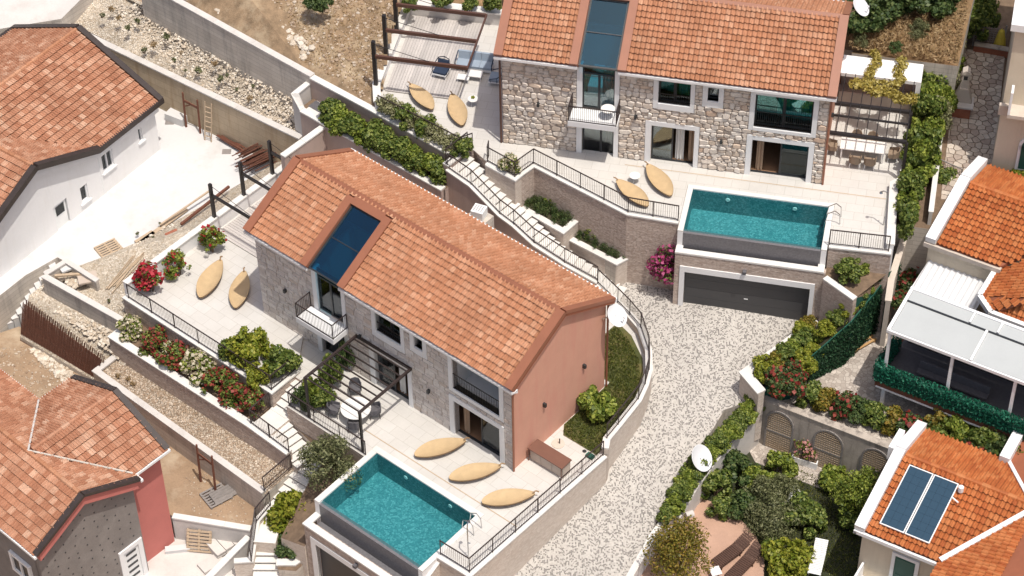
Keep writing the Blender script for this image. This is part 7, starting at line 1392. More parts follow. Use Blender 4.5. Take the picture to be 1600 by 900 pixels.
plant('hedge_shrub', 'fifth shrub from the weathered wall in the low driveway hedge', 'hedge', (9.74, -9.9, -1.18)[:2]+(-1.68,), 'green', 0.75, 'low hedge along the driveway')
plant('hedge_shrub', 'sixth shrub from the weathered wall in the low driveway hedge', 'hedge', (9.13, -10.6, -1.3)[:2]+(-1.8,), 'bright', 0.75, 'low hedge along the driveway')
plant('hedge_shrub', 'seventh shrub from the weathered wall in the low driveway hedge', 'hedge', (8.54, -11.3, -1.42)[:2]+(-1.92,), 'green', 0.75, 'low hedge along the driveway')
plant('hedge_shrub', 'eighth shrub from the weathered wall in the low driveway hedge', 'hedge', (8.12, -12, -1.54)[:2]+(-2.04,), 'bright', 0.75, 'low hedge along the driveway')
plant('hedge_shrub', 'ninth shrub from the weathered wall in the low driveway hedge', 'hedge', (7.79, -12.57, -1.66)[:2]+(-2.16,), 'green', 0.75, 'low hedge along the driveway')
plant('hedge_shrub', 'tenth shrub from the weathered wall in the low driveway hedge', 'hedge', (7.45, -13.18, -1.78)[:2]+(-2.28,), 'bright', 0.75, 'low hedge along the driveway')
plant('hedge_shrub', 'eleventh shrub from the weathered wall in the low driveway hedge', 'hedge', (7.17, -13.7, -1.9)[:2]+(-2.4,), 'green', 0.75, 'low hedge along the driveway')
plant('hedge_shrub', 'second russet shrub from the left in the corner hedge by the upper garage', 'hedge', (14.75, -3.47, 0.9)[:2]+(0.3,), 'autumn', 0.64, 'corner hedge beside the upper garage')
plant('hedge_shrub', 'second yellow green shrub from the left in the corner hedge by the upper garage', 'hedge', (14.37, -4.04, 0.9)[:2]+(0.3,), 'lime', 0.64, 'corner hedge beside the upper garage')
plant('hedge_shrub', 'second green shrub from the left in the corner hedge by the upper garage', 'hedge', (14.19, -4.88, 0.9)[:2]+(0.3,), 'green', 0.85, 'corner hedge beside the upper garage')
plant('hedge_shrub', 'first fresh green shrub from the left in the corner hedge by the upper garage', 'hedge', (13.76, -5.4, 0.9)[:2]+(0.3,), 'bright', 0.85, 'corner hedge beside the upper garage')
plant('hedge_shrub', 'first green shrub from the left in the corner hedge by the upper garage', 'hedge', (13.31, -5.82, 0.9)[:2]+(0.3,), 'green', 0.85, 'corner hedge beside the upper garage')
plant('hedge_shrub', 'first russet shrub from the left in the corner hedge by the upper garage', 'hedge', (12.86, -6.25, 0.9)[:2]+(0.3,), 'autumn', 0.85, 'corner hedge beside the upper garage')
plant('hedge_shrub', 'first yellow green shrub from the left in the corner hedge by the upper garage', 'hedge', (12.45, -6.59, 0.9)[:2]+(0.3,), 'lime', 0.85, 'corner hedge beside the upper garage')
plant('hedge_shrub', 'first red tipped shrub from the left in the corner hedge by the upper garage', 'hedge', (12.86, -7.24, 0.9)[:2]+(0.3,), 'photinia', 0.85, 'corner hedge beside the upper garage')
plant('hedge_shrub', 'third red tipped shrub from the left in the corner hedge by the upper garage', 'hedge', (13.5, -7.04, 0.9)[:2]+(0.3,), 'photinia', 0.85, 'corner hedge beside the upper garage')
plant('hedge_shrub', 'fourth red tipped shrub from the left in the corner hedge by the upper garage', 'hedge', (13.57, -7.9, 0.9)[:2]+(0.3,), 'photinia', 0.85, 'corner hedge beside the upper garage')
plant('hedge_shrub', 'second red tipped shrub from the left in the corner hedge by the upper garage', 'hedge', (13, -8.1, 0.9)[:2]+(0.3,), 'photinia', 0.85, 'corner hedge beside the upper garage')
plant('hedge_shrub', 'fifth red tipped shrub from the left in the corner hedge by the upper garage', 'hedge', (13.83, -7.18, 0.9)[:2]+(0.3,), 'photinia', 0.64, 'corner hedge beside the upper garage')
plant('hedge_shrub', 'third yellow green shrub from the left in the corner hedge by the upper garage', 'hedge', (14.18, -5.89, 0.9)[:2]+(0.3,), 'lime', 0.64, 'corner hedge beside the upper garage')
plant('hedge_shrub', 'fifth yellow green shrub from the left in the corner hedge by the upper garage', 'hedge', (14.72, -5.55, 0.9)[:2]+(0.3,), 'lime', 0.64, 'corner hedge beside the upper garage')
plant('hedge_shrub', 'fourth yellow green shrub from the left in the corner hedge by the upper garage', 'hedge', (14.38, -6.42, 0.9)[:2]+(0.3,), 'lime', 0.64, 'corner hedge beside the upper garage')
plant('hedge_shrub', 'second fresh green shrub from the left in the corner hedge by the upper garage', 'hedge', (15.02, -4.81, 0.9)[:2]+(0.3,), 'bright', 0.64, 'corner hedge beside the upper garage')
plant('hedge_shrub', 'sixth yellow green shrub from the left in the corner hedge by the upper garage', 'hedge', (15.44, -4.72, 1.7)[:2]+(1.1,), 'lime', 0.64, 'corner hedge beside the upper garage')
plant('hedge_shrub', 'third green shrub from the left in the corner hedge by the upper garage', 'hedge', (16.03, -4.28, 2)[:2]+(1.4,), 'green', 0.64, 'corner hedge beside the upper garage')
plant('hedge_shrub', 'seventh yellow green shrub from the left in the corner hedge by the upper garage', 'hedge', (16.55, -3.99, 2.5)[:2]+(1.9,), 'lime', 0.64, 'corner hedge beside the upper garage')
plant('hedge_shrub', 'fourth green shrub from the left in the corner hedge by the upper garage', 'hedge', (17.13, -3.53, 2.7)[:2]+(2.1,), 'green', 0.64, 'corner hedge beside the upper garage')
plant('hedge_shrub', 'third fresh green shrub from the left in the corner hedge by the upper garage', 'hedge', (17.7, -2.88, 2.8)[:2]+(2.2,), 'bright', 0.64, 'corner hedge beside the upper garage')
plant('hedge_shrub', 'fifth green shrub from the left in the corner hedge by the upper garage', 'hedge', (18.16, -2.18, 2.9)[:2]+(2.3,), 'green', 0.64, 'corner hedge beside the upper garage')
plant('hedge_shrub', 'first green shrub from the left in the hedge on the arched wall', 'hedge', (14.49, -7.44, -0.25)[:2]+(-0.85,), 'green', 1.0, 'hedge on the arched wall')
plant('hedge_shrub', 'first russet shrub from the left in the hedge on the arched wall', 'hedge', (15.26, -7.85, -0.25)[:2]+(-0.85,), 'autumn', 1.0, 'hedge on the arched wall')
plant('hedge_shrub', 'first red tipped shrub from the left in the hedge on the arched wall', 'hedge', (16.03, -8.2, -0.25)[:2]+(-0.85,), 'photinia', 1.0, 'hedge on the arched wall')
plant('hedge_shrub', 'first dark green shrub from the left in the hedge on the arched wall', 'hedge', (16.76, -8.6, -0.25)[:2]+(-0.85,), 'dark', 1.0, 'hedge on the arched wall')
plant('hedge_shrub', 'second green shrub from the left in the hedge on the arched wall', 'hedge', (17.52, -9, -0.25)[:2]+(-0.85,), 'green', 1.0, 'hedge on the arched wall')
plant('hedge_shrub', 'second russet shrub from the left in the hedge on the arched wall', 'hedge', (18.28, -9.35, -0.25)[:2]+(-0.85,), 'autumn', 1.0, 'hedge on the arched wall')
plant('hedge_shrub', 'second red tipped shrub from the left in the hedge on the arched wall', 'hedge', (19.04, -9.74, -0.25)[:2]+(-0.85,), 'photinia', 1.0, 'hedge on the arched wall')
plant('hedge_shrub', 'second dark green shrub from the left in the hedge on the arched wall', 'hedge', (19.75, -10.13, -0.25)[:2]+(-0.85,), 'dark', 1.0, 'hedge on the arched wall')
plant('hedge_shrub', 'third green shrub from the left in the hedge on the arched wall', 'hedge', (20.5, -10.52, -0.25)[:2]+(-0.85,), 'green', 1.0, 'hedge on the arched wall')
plant('hedge_shrub', 'third russet shrub from the left in the hedge on the arched wall', 'hedge', (21.25, -10.87, -0.25)[:2]+(-0.85,), 'autumn', 1.0, 'hedge on the arched wall')
plant('hedge_shrub', 'third red tipped shrub from the left in the hedge on the arched wall', 'hedge', (21.98, -11.25, -0.25)[:2]+(-0.85,), 'photinia', 1.0, 'hedge on the arched wall')
plant('hedge_shrub', 'third dark green shrub from the left in the hedge on the arched wall', 'hedge', (22.69, -11.63, -0.25)[:2]+(-0.85,), 'dark', 1.0, 'hedge on the arched wall')
plant('hedge_shrub', 'fourth green shrub from the left in the hedge on the arched wall', 'hedge', (23.43, -11.98, -0.25)[:2]+(-0.85,), 'green', 1.0, 'hedge on the arched wall')
plant('hedge_shrub', 'fourth russet shrub from the left in the hedge on the arched wall', 'hedge', (24.15, -12.35, -0.25)[:2]+(-0.85,), 'autumn', 1.0, 'hedge on the arched wall')
plant('shrub', 'tall russet shrub behind the solar panel roof', 'shrub', (20.39, -9.68, 0.15)[:2]+(-0.85,), 'autumn', 1.15, 'shrubs behind the solar panel roof', sz=1.4)
plant('shrub', 'first tall fresh green shrub from the left behind the solar panel roof', 'shrub', (21.08, -10.23, 0.15)[:2]+(-0.85,), 'bright', 1.15, 'shrubs behind the solar panel roof', sz=1.4)
plant('shrub', 'second tall fresh green shrub from the left behind the solar panel roof', 'shrub', (21.8, -10.54, 0.15)[:2]+(-0.85,), 'bright', 1.15, 'shrubs behind the solar panel roof', sz=1.4)
plant('shrub', 'first tall green shrub from the left behind the solar panel roof', 'shrub', (22.47, -11.17, 0.15)[:2]+(-0.85,), 'green', 1.15, 'shrubs behind the solar panel roof', sz=1.4)
plant('shrub', 'first tall dark shrub from the left behind the solar panel roof', 'shrub', (23.16, -11.59, 0.15)[:2]+(-0.85,), 'dark', 1.15, 'shrubs behind the solar panel roof', sz=1.4)
plant('shrub', 'second tall green shrub from the left behind the solar panel roof', 'shrub', (23.84, -12.09, 0.15)[:2]+(-0.85,), 'green', 1.15, 'shrubs behind the solar panel roof', sz=1.4)
plant('shrub', 'second tall dark shrub from the left behind the solar panel roof', 'shrub', (24.05, -12.62, 0.15)[:2]+(-0.85,), 'dark', 1.15, 'shrubs behind the solar panel roof', sz=1.4)
plant('oleander', 'pink oleander in the white trough', 'shrub', (14.31, -8.83, -2.6)[:2]+(-3.2,), 'oleander', 1.0, None)
plant('bush', 'dark round bush beside the large dish', 'bush', (10.81, -9.95, -2.7)[:2]+(-3.6,), 'dark', 1.3, 'bushes of the neighbour garden')
plant('bush', 'dark green bush left of the garden trees', 'bush', (9.73, -11.07, -2.8)[:2]+(-3.6,), 'green', 1.2, 'bushes of the neighbour garden')
plant('bush', 'round bright bush in front of the arched wall', 'bush', (12.88, -9.66, -2.8)[:2]+(-3.6,), 'bright', 1.1, 'bushes of the neighbour garden')
plant('bush', 'olive bush in the middle of the neighbour garden', 'bush', (11.91, -11.82, -2.8)[:2]+(-3.6,), 'olive', 1.1, 'bushes of the neighbour garden')
plant('bush', 'dark olive bush behind the brown sunbeds', 'bush', (12.53, -13.43, -2.8)[:2]+(-3.6,), 'olive', 1.2, 'bushes of the neighbour garden')
plant('bush', 'dark green bush before the hidden white sunbed', 'bush', (13.67, -12.78, -2.9)[:2]+(-3.6,), 'green', 1.2, 'bushes of the neighbour garden')
plant('bush', 'dark bush between the garden trees', 'bush', (10.95, -12.23, -3)[:2]+(-3.6,), 'dark', 1.1, 'bushes of the neighbour garden')
plant('bush', 'lime bush between the sunbeds', 'bush', (12.85, -15.59, -2.9)[:2]+(-3.6,), 'lime', 1.35, 'bushes of the neighbour garden')
plant('bush', 'green bush near the white sunbed', 'bush', (14.25, -13.19, -2.9)[:2]+(-3.6,), 'green', 1.1, 'bushes of the neighbour garden')
plant('shrub', 'first dark shrub from the near end beside the pale boundary wall', 'shrub', (19.57, -2.42, 1)[:2]+(0.3,), 'photinia', 0.9, 'shrubs beside the boundary wall')
plant('shrub', 'second dark shrub from the near end beside the pale boundary wall', 'shrub', (20.07, -1.06, 1)[:2]+(0.3,), 'photinia', 0.9, 'shrubs beside the boundary wall')
plant('shrub', 'third dark shrub from the near end beside the pale boundary wall', 'shrub', (20.62, 0.1, 1)[:2]+(0.3,), 'photinia', 0.9, 'shrubs beside the boundary wall')
plant('weed', 'second weed from the left on the white gravel terrace', 'weed', (-22.37, 20.2, 2.8)[:2]+(2.70,), 'tuft_dry', 0.87, 'weeds on the gravel terrace')
plant('weed', 'fourth weed from the left on the white gravel terrace', 'weed', (-21.31, 18.6, 2.66)[:2]+(2.56,), 'tuft', 0.95, 'weeds on the gravel terrace')
plant('weed', 'fifth weed from the left on the white gravel terrace', 'weed', (-20.79, 18.98, 2.8)[:2]+(2.70,), 'tuft', 0.97, 'weeds on the gravel terrace')
plant('weed', 'seventh weed from the left on the white gravel terrace', 'weed', (-19.77, 17.27, 2.45)[:2]+(2.35,), 'tuft_dry', 1.07, 'weeds on the gravel terrace')
plant('weed', 'sixth weed from the left on the white gravel terrace', 'weed', (-20.36, 17.33, 2.05)[:2]+(1.95,), 'tuft', 0.94, 'weeds on the gravel terrace')
plant('weed', 'eighth weed from the left on the white gravel terrace', 'weed', (-19.03, 17.49, 2.8)[:2]+(2.70,), 'tuft', 1.05, 'weeds on the gravel terrace')
plant('weed', 'tenth weed from the left on the white gravel terrace', 'weed', (-18.11, 16.29, 2.74)[:2]+(2.64,), 'tuft_dry', 0.51, 'weeds on the gravel terrace')
plant('weed', 'ninth weed from the left on the white gravel terrace', 'weed', (-18.54, 16.18, 2.25)[:2]+(2.15,), 'tuft', 0.78, 'weeds on the gravel terrace')
plant('weed', 'twelfth weed from the left on the white gravel terrace', 'weed', (-17.1, 15.15, 2.28)[:2]+(2.18,), 'tuft', 1.07, 'weeds on the gravel terrace')
plant('weed', 'thirteenth weed from the left on the white gravel terrace', 'weed', (-16.17, 15.15, 2.8)[:2]+(2.70,), 'tuft_dry', 0.89, 'weeds on the gravel terrace')
plant('weed', 'fourteenth weed from the left on the white gravel terrace', 'weed', (-15.79, 14.27, 2.38)[:2]+(2.28,), 'tuft', 1.04, 'weeds on the gravel terrace')
plant('weed', 'sixteenth weed from the left on the white gravel terrace', 'weed', (-14.86, 13.52, 2.3)[:2]+(2.20,), 'tuft', 0.56, 'weeds on the gravel terrace')
plant('weed', 'seventeenth weed from the left on the white gravel terrace', 'weed', (-14.13, 12.86, 2.15)[:2]+(2.05,), 'tuft_dry', 0.78, 'weeds on the gravel terrace')
plant('weed', 'eighteenth weed from the left on the white gravel terrace', 'weed', (-13.92, 13.22, 2.75)[:2]+(2.65,), 'tuft', 0.64, 'weeds on the gravel terrace')
plant('weed', 'first weed from the left on the white gravel terrace', 'weed', (-22.88, 19.77, 2.69)[:2]+(2.59,), 'tuft', 0.83, 'weeds on the gravel terrace')
plant('weed', 'third weed from the left on the white gravel terrace', 'weed', (-21.91, 19.31, 2.8)[:2]+(2.70,), 'tuft_dry', 0.84, 'weeds on the gravel terrace')
plant('weed', 'eleventh weed from the left on the white gravel terrace', 'weed', (-17.87, 15.53, 2.08)[:2]+(1.98,), 'tuft', 0.50, 'weeds on the gravel terrace')
plant('weed', 'fifteenth weed from the left on the white gravel terrace', 'weed', (-15.41, 14.27, 2.69)[:2]+(2.59,), 'tuft', 0.63, 'weeds on the gravel terrace')
plant('weed', 'first weed from the left on the slope behind the rusty mesh', 'weed', (-24.43, 2.2, -1.8)[:2]+(-1.9,), 'tuft', 0.52, 'weeds on the gravel slope')
plant('weed', 'second weed from the left on the slope behind the rusty mesh', 'weed', (-23.95, 1.85, -1.8)[:2]+(-1.9,), 'tuft', 0.69, 'weeds on the gravel slope')
plant('weed', 'fourth weed from the left on the slope behind the rusty mesh', 'weed', (-23.07, 1.45, -1.8)[:2]+(-1.9,), 'tuft', 0.65, 'weeds on the gravel slope')
plant('weed', 'sixth weed from the left on the slope behind the rusty mesh', 'weed', (-22.31, 0.73, -1.8)[:2]+(-1.9,), 'tuft', 0.48, 'weeds on the gravel slope')
plant('weed', 'seventh weed from the left on the slope behind the rusty mesh', 'weed', (-21.59, 0.24, -1.8)[:2]+(-1.9,), 'tuft', 0.66, 'weeds on the gravel slope')
plant('weed', 'eighth weed from the left on the slope behind the rusty mesh', 'weed', (-20.96, -0.94, -1.8)[:2]+(-1.9,), 'tuft', 0.48, 'weeds on the gravel slope')
plant('weed', 'ninth weed from the left on the slope behind the rusty mesh', 'weed', (-20.5, -0.58, -1.8)[:2]+(-1.9,), 'tuft', 0.61, 'weeds on the gravel slope')
plant('weed', 'fifth weed from the left on the slope behind the rusty mesh', 'weed', (-22.56, 0.03, -1.8)[:2]+(-1.9,), 'tuft', 0.47, 'weeds on the gravel slope')
plant('weed', 'third weed from the left on the slope behind the rusty mesh', 'weed', (-23.51, 0.99, -1.8)[:2]+(-1.9,), 'tuft', 0.44, 'weeds on the gravel slope')
plant('weed', 'first weed from the left in the empty gravel bed', 'weed', (-20.05, -3.66, -2.2)[:2]+(-2.3,), 'tuft_dry', 0.66, 'weeds in the gravel bed')
plant('weed', 'third weed from the left in the empty gravel bed', 'weed', (-19.25, -4.21, -2.2)[:2]+(-2.3,), 'tuft_dry', 0.66, 'weeds in the gravel bed')
plant('weed', 'second weed from the left in the empty gravel bed', 'weed', (-19.54, -3.89, -2.2)[:2]+(-2.3,), 'tuft_dry', 0.66, 'weeds in the gravel bed')
plant('weed', 'fourth weed from the left on the debris strip', 'weed', (-19.87, 5.54, -0.9)[:2]+(-1.0,), 'tuft', 0.55, 'weeds on the debris strip')
plant('weed', 'third weed from the left on the debris strip', 'weed', (-20.05, 4.06, -0.9)[:2]+(-1.0,), 'tuft', 0.55, 'weeds on the debris strip')
plant('weed', 'second weed from the left on the debris strip', 'weed', (-20.37, 2.38, -0.9)[:2]+(-1.0,), 'tuft', 0.55, 'weeds on the debris strip')
plant('weed', 'fifth weed from the left on the debris strip', 'weed', (-18.98, 5.17, -0.9)[:2]+(-1.0,), 'tuft', 0.55, 'weeds on the debris strip')
plant('weed', 'first weed from the left on the debris strip', 'weed', (-20.83, 0.49, -0.9)[:2]+(-1.0,), 'tuft', 0.55, 'weeds on the debris strip')
plant('weed', 'sixth weed from the left on the debris strip', 'weed', (-18.74, 6.26, -0.9)[:2]+(-1.0,), 'tuft', 0.55, 'weeds on the debris strip')

plant('hedge_shrub', 'first filler shrub from the weathered wall in the low driveway hedge', 'hedge', (11.57, -7.81, -0.7)[:2]+(-1.2,), 'bright', 0.7, 'low hedge along the driveway')
plant('hedge_shrub', 'second filler shrub from the weathered wall in the low driveway hedge', 'hedge', (11.08, -8.45, -0.82)[:2]+(-1.32,), 'green', 0.7, 'low hedge along the driveway')
plant('hedge_shrub', 'third filler shrub from the weathered wall in the low driveway hedge', 'hedge', (10.54, -9, -0.94)[:2]+(-1.44,), 'bright', 0.7, 'low hedge along the driveway')
plant('hedge_shrub', 'fourth filler shrub from the weathered wall in the low driveway hedge', 'hedge', (10.03, -9.64, -1.06)[:2]+(-1.56,), 'green', 0.7, 'low hedge along the driveway')
plant('hedge_shrub', 'fifth filler shrub from the weathered wall in the low driveway hedge', 'hedge', (9.43, -10.26, -1.18)[:2]+(-1.68,), 'bright', 0.7, 'low hedge along the driveway')
plant('hedge_shrub', 'sixth filler shrub from the weathered wall in the low driveway hedge', 'hedge', (8.8, -11, -1.3)[:2]+(-1.8,), 'green', 0.7, 'low hedge along the driveway')
plant('hedge_shrub', 'seventh filler shrub from the weathered wall in the low driveway hedge', 'hedge', (8.32, -11.7, -1.42)[:2]+(-1.92,), 'bright', 0.7, 'low hedge along the driveway')
plant('hedge_shrub', 'eighth filler shrub from the weathered wall in the low driveway hedge', 'hedge', (7.92, -12.35, -1.54)[:2]+(-2.04,), 'green', 0.7, 'low hedge along the driveway')
plant('hedge_shrub', 'ninth filler shrub from the weathered wall in the low driveway hedge', 'hedge', (7.61, -12.96, -1.66)[:2]+(-2.16,), 'bright', 0.7, 'low hedge along the driveway')
plant('bush', 'fresh green bush between the arched wall and the round tree', 'bush', (15.46, -10.59, -2.9)[:2]+(-3.6,), 'bright', 1.1, 'bushes of the neighbour garden')
plant('bush', 'green bush at the edge of the brown patio', 'bush', (9.96, -12.21, -3)[:2]+(-3.6,), 'green', 0.9, 'bushes of the neighbour garden')
plant('bush', 'pale olive bush beside the hidden white sunbed', 'bush', (12.95, -11.35, -2.9)[:2]+(-3.6,), 'olive', 0.9, 'bushes of the neighbour garden')
plant('bush', 'fresh bush right of the dark round bush', 'bush', (11.73, -10.38, -2.9)[:2]+(-3.6,), 'bright', 0.95, 'bushes of the neighbour garden')
plant('bush', 'green bush below the round tree', 'bush', (16.11, -13.15, -3)[:2]+(-3.6,), 'green', 1.0, 'bushes of the neighbour garden')
plant('bush', 'small green bush beside the brown sunbeds', 'bush', (11.98, -14.55, -3.1)[:2]+(-3.6,), 'green', 0.7, 'bushes of the neighbour garden')
plant('ground_cover', 'left patch of dark ground cover in the upper planter beside the stair', 'ground cover', f1(7.0,13.0,2.3), 'cover', 0.62, 'dark ground cover planters', rz=A1, sz=0.9)
plant('ground_cover', 'middle patch of dark ground cover in the upper planter beside the stair', 'ground cover', f1(7.9,13.0,2.3), 'cover', 0.62, 'dark ground cover planters', rz=A1, sz=0.9)
plant('ground_cover', 'right patch of dark ground cover in the upper planter beside the stair', 'ground cover', f1(8.8,13.0,2.3), 'cover', 0.62, 'dark ground cover planters', rz=A1, sz=0.9)
plant('ground_cover', 'left patch of dark ground cover in the lower planter beside the stair', 'ground cover', f1(10.0,13.55,1.45), 'cover', 0.62, 'dark ground cover planters', rz=A1, sz=0.9)
plant('ground_cover', 'middle patch of dark ground cover in the lower planter beside the stair', 'ground cover', f1(11.0,13.55,1.45), 'cover', 0.62, 'dark ground cover planters', rz=A1, sz=0.9)
plant('ground_cover', 'right patch of dark ground cover in the lower planter beside the stair', 'ground cover', f1(12.1,13.55,1.45), 'cover', 0.62, 'dark ground cover planters', rz=A1, sz=0.9)
tree('yellow autumn coloured tree overhanging the driveway at the bottom', (7.6, -16.3, -1.4)[:2]+(-3.56,), 'leaf_autumn', 1.2, 1.95, 1.8)
tree('round green tree in front of the solar panel house', (16.48, -12.59, -1.4)[:2]+(-3.6,), 'leaf_bright', 1.2, 1.55, 1.7)
# golden climber trailing over the flat kitchen roof and the pergola grid
o = T('golden_climber', 'golden climber trailing over the pergola grid and flat roof', 'climber', f2(18.5, 4.5, 0), A2)
L = [(-0.3+0.15*math.sin(k), 2.9-k*0.4, 2.85, 0.30) for k in range(7)]+[(1.1+0.12*math.sin(k*2), 2.6-k*0.4, 2.85, 0.30) for k in range(6)]+[(-1.0+k*0.36, 0.2-k*0.09+0.15*math.sin(k*1.7), 2.85, 0.40) for k in range(9)]+[(-0.5+k*0.3, 0.6, 2.85, 0.2) for k in range(6)]
put('foliage', leafcloud('foliage', 4200, L, 0.16, 5, 'leaf_gold', 0.2, ratio=0.6), o, kind='stuff'); m = MB(); m.path([(-0.3, 2.9, 2.75), (-0.2, 1.0, 2.8), (0.4, 0.2, 2.8), (1.6, -0.4, 2.8)], 0.025, 5); m.path([(1.1, 2.6, 2.75), (1.15, 0.5, 2.8)], 0.02, 5); m.build('stems', 'bark', o)
# ivy covered screen and artificial hedge
def leaf_wall(name, lab, quadpts, n, mat, thick, leaf, cat):
    a, b, c, d = [Vector(q) for q in quadpts]; _n = (b-a).cross(d-a).normalized()*0.14; a, b, c, d = a+_n, b+_n, c+_n, d+_n; o = T(name, lab, cat, a, 0); rs = np.random.RandomState(3); u = rs.rand(n, 1); v = rs.rand(n, 1)
    A, B_, C_, D_ = [np.array(q-a) for q in (a, b, c, d)]; nr = np.array((b-a).cross(d-a).normalized()); Cn = (A*(1-u)+B_*u)*(1-v)+(D_*(1-u)+C_*u)*v+nr*(rs.rand(n, 1)-0.3)*thick
    N_ = nr+rs.normal(size=(n, 3))*0.5; t_ = np.cross(N_, rs.normal(size=(n, 3))); t_ /= np.linalg.norm(t_, axis=1)[:, None]; b_ = np.cross(N_, t_); b_ /= np.linalg.norm(b_, axis=1)[:, None]; s = leaf*(0.6+0.8*rs.rand(n, 1))
    put('foliage', kind='stuff', me=quads('foliage', Cn, t_*s*0.5, b_*s*0.32, mat, N_*s*0.1), parent=o); n2 = (b-a).cross(d-a).normalized(); MB().extr([(0, 0, 0), b-a, c-a, d-a], n2*(-0.05)).build('screen', 'green_net', o); return o
leaf_wall('ivy_screen', 'long dark green ivy screen between corner hedge and paved garden, near half', ((14.45, -6.07, -0.8), (16.51, -4.76, -0.8), (16.51, -4.76, -0.8)[:2]+(2.0,), (14.45, -6.07, -0.8)[:2]+(0.9,)), 5000, 'leaf_ivy', 0.16, 0.13, 'ivy screen')
leaf_wall('ivy_screen', 'long dark green ivy screen behind the corner hedge, far half', ((16.51, -4.76, -0.8), (19.33, -1.25, -0.8), (19.33, -1.25, -0.8)[:2]+(2.7,), (16.51, -4.76, -0.8)[:2]+(2.0,)), 5000, 'leaf_ivy', 0.16, 0.13, 'ivy screen')
hq = lambda u, v, z: tuple(Matrix.Translation((17.7, -7.75, -0.85)) @ Matrix.Rotation(R(-31.3), 4, 'Z') @ Vector((u, v, z)))
o = T('artificial_hedge', 'green artificial hedge along the edge of the covered deck', 'hedge', (17.7, -7.75, -0.85), R(-31.3)); L = [(k*0.28-0.05, -0.05, z, 0.26) for k in range(40) for z in (2.05, 2.4, 2.75)]+[(-0.1, k*0.28, z, 0.26) for k in range(1, 9) for z in (2.05, 2.4, 2.75)]
put('foliage', leafcloud('foliage', 16000, L, 0.12, 9, 'leaf_plastic', 0.7), o); MB().box(-0.2, 11, -0.15, 0.05, 1.86, 2.8).build('core', 'green_net', o)
# grass, straw and stones
def scatter(poly, n, seed):
    rs = random.Random(seed); xs = [p[0] for p in poly]; ys = [p[1] for p in poly]; out = []
    while len(out) < n:
        p = (rs.uniform(min(xs), max(xs)), rs.uniform(min(ys), max(ys)))
        if inside(p, poly): out.append(p)
    return np.array(out)
def blades(name, lab, cat, poly, zf, n, h, mat, seed, lay=0.5):
    Q = scatter(poly, n, seed); rs = np.random.RandomState(seed); z = np.array([zf(*q) for q in Q]); d = rs.normal(size=(n, 3))*lay+np.array([0, 0, 1]); d /= np.linalg.norm(d, axis=1)[:, None]; s = (h*(0.5+rs.rand(n)))[:, None]
    C = np.column_stack([Q, z+0.3*h])+d*s*0.2; b = np.cross(d, rs.normal(size=(n, 3))); b /= np.linalg.norm(b, axis=1)[:, None]; o = put(name, quads(name, C, d*s*0.5, b*s*0.16, mat)); o['label'] = lab; o['category'] = cat; o['kind'] = 'stuff'
blades('grass', 'short patchy grass of the lawn beside the pink gable', 'grass', [f1(*p) for p in [(16.6,3.75),(16.95,3.2),(18.85,3.2),(18.6,5.2),(18.3,6.9),(17.5,8.5),(16.7,9.4),(15.4,10.2),(14.4,10.5),(14.4,7.4),(16.6,7.4)]], lambda x, y: 0.03, 9000, 0.13, 'grass_blade', 3)
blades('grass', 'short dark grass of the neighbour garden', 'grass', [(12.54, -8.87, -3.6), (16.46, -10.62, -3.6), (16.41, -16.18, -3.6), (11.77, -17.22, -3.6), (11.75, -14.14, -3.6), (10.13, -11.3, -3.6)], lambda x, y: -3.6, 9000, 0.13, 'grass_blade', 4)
def rocks(name, lab, poly, zf, n, smin, smax, mat, seed):
    Q = scatter(poly, n, seed); rg = random.Random(seed); m = MB()
    ico = [(0, 0, 1), (0.9, 0, 0.35), (0.28, 0.85, 0.35), (-0.73, 0.53, 0.35), (-0.73, -0.53, 0.35), (0.28, -0.85, 0.35), (0.7, 0.5, -0.4), (-0.28, 0.85, -0.4), (-0.9, 0, -0.4), (-0.28, -0.85, -0.4), (0.7, -0.5, -0.4)]
    fc = [(0, 1, 2), (0, 2, 3), (0, 3, 4), (0, 4, 5), (0, 5, 1), (1, 6, 2), (2, 7, 3), (3, 8, 4), (4, 9, 5), (5, 10, 1), (2, 6, 7), (3, 7, 8), (4, 8, 9), (5, 9, 10), (1, 10, 6)]
    for q in Q:
        s = smin+(smax-smin)*rg.random()**2.5; a = rg.uniform(0, 6.28); ca, sa = math.cos(a), math.sin(a); sx, sy, sz = s*rg.uniform(.7, 1.3), s*rg.uniform(.7, 1.3), s*rg.uniform(.5, .9); z = zf(q[0], q[1])+sz*0.25; k = len(m.v)
        for v in ico: x, y = v[0]*sx*rg.uniform(.8, 1.2), v[1]*sy*rg.uniform(.8, 1.2); m.v.append((q[0]+ca*x-sa*y, q[1]+sa*x+ca*y, z+v[2]*sz))
        m.f += [tuple(i+k for i in f) for f in fc]
    o = m.build(name, mat); o['label'] = lab; o['category'] = 'stones'; o['kind'] = 'stuff'
def plane_z(pts):
    A = np.array([[p[0], p[1], 1] for p in pts]); c = np.linalg.lstsq(A, np.array([p[2] for p in pts]), rcond=None)[0]; return lambda x, y: c[0]*x+c[1]*y+c[2]
gt = [(-26.24, 22, 1.5)[:2]+(1.55,), (-11.54, 10.61, 1.5)[:2]+(1.45,), (-10.92, 12.38, 2.7)[:2]+(2.7,), (-20.51, 20.69, 2.7)[:2]+(2.7,)]
rocks('stones', 'white stones scattered over the gravel terrace', gt, plane_z(gt), 4200, 0.02, 0.10, 'rock', 2)
gs = [(-24.87, 1.57, -1.5)[:2]+(-1.55,), (-24.29, 2.36, -1.4)[:2]+(-1.4,), (-19.51, -1.36, -1.4)[:2]+(-1.4,), (-19.92, -2.76, -2.2)[:2]+(-2.2,)]
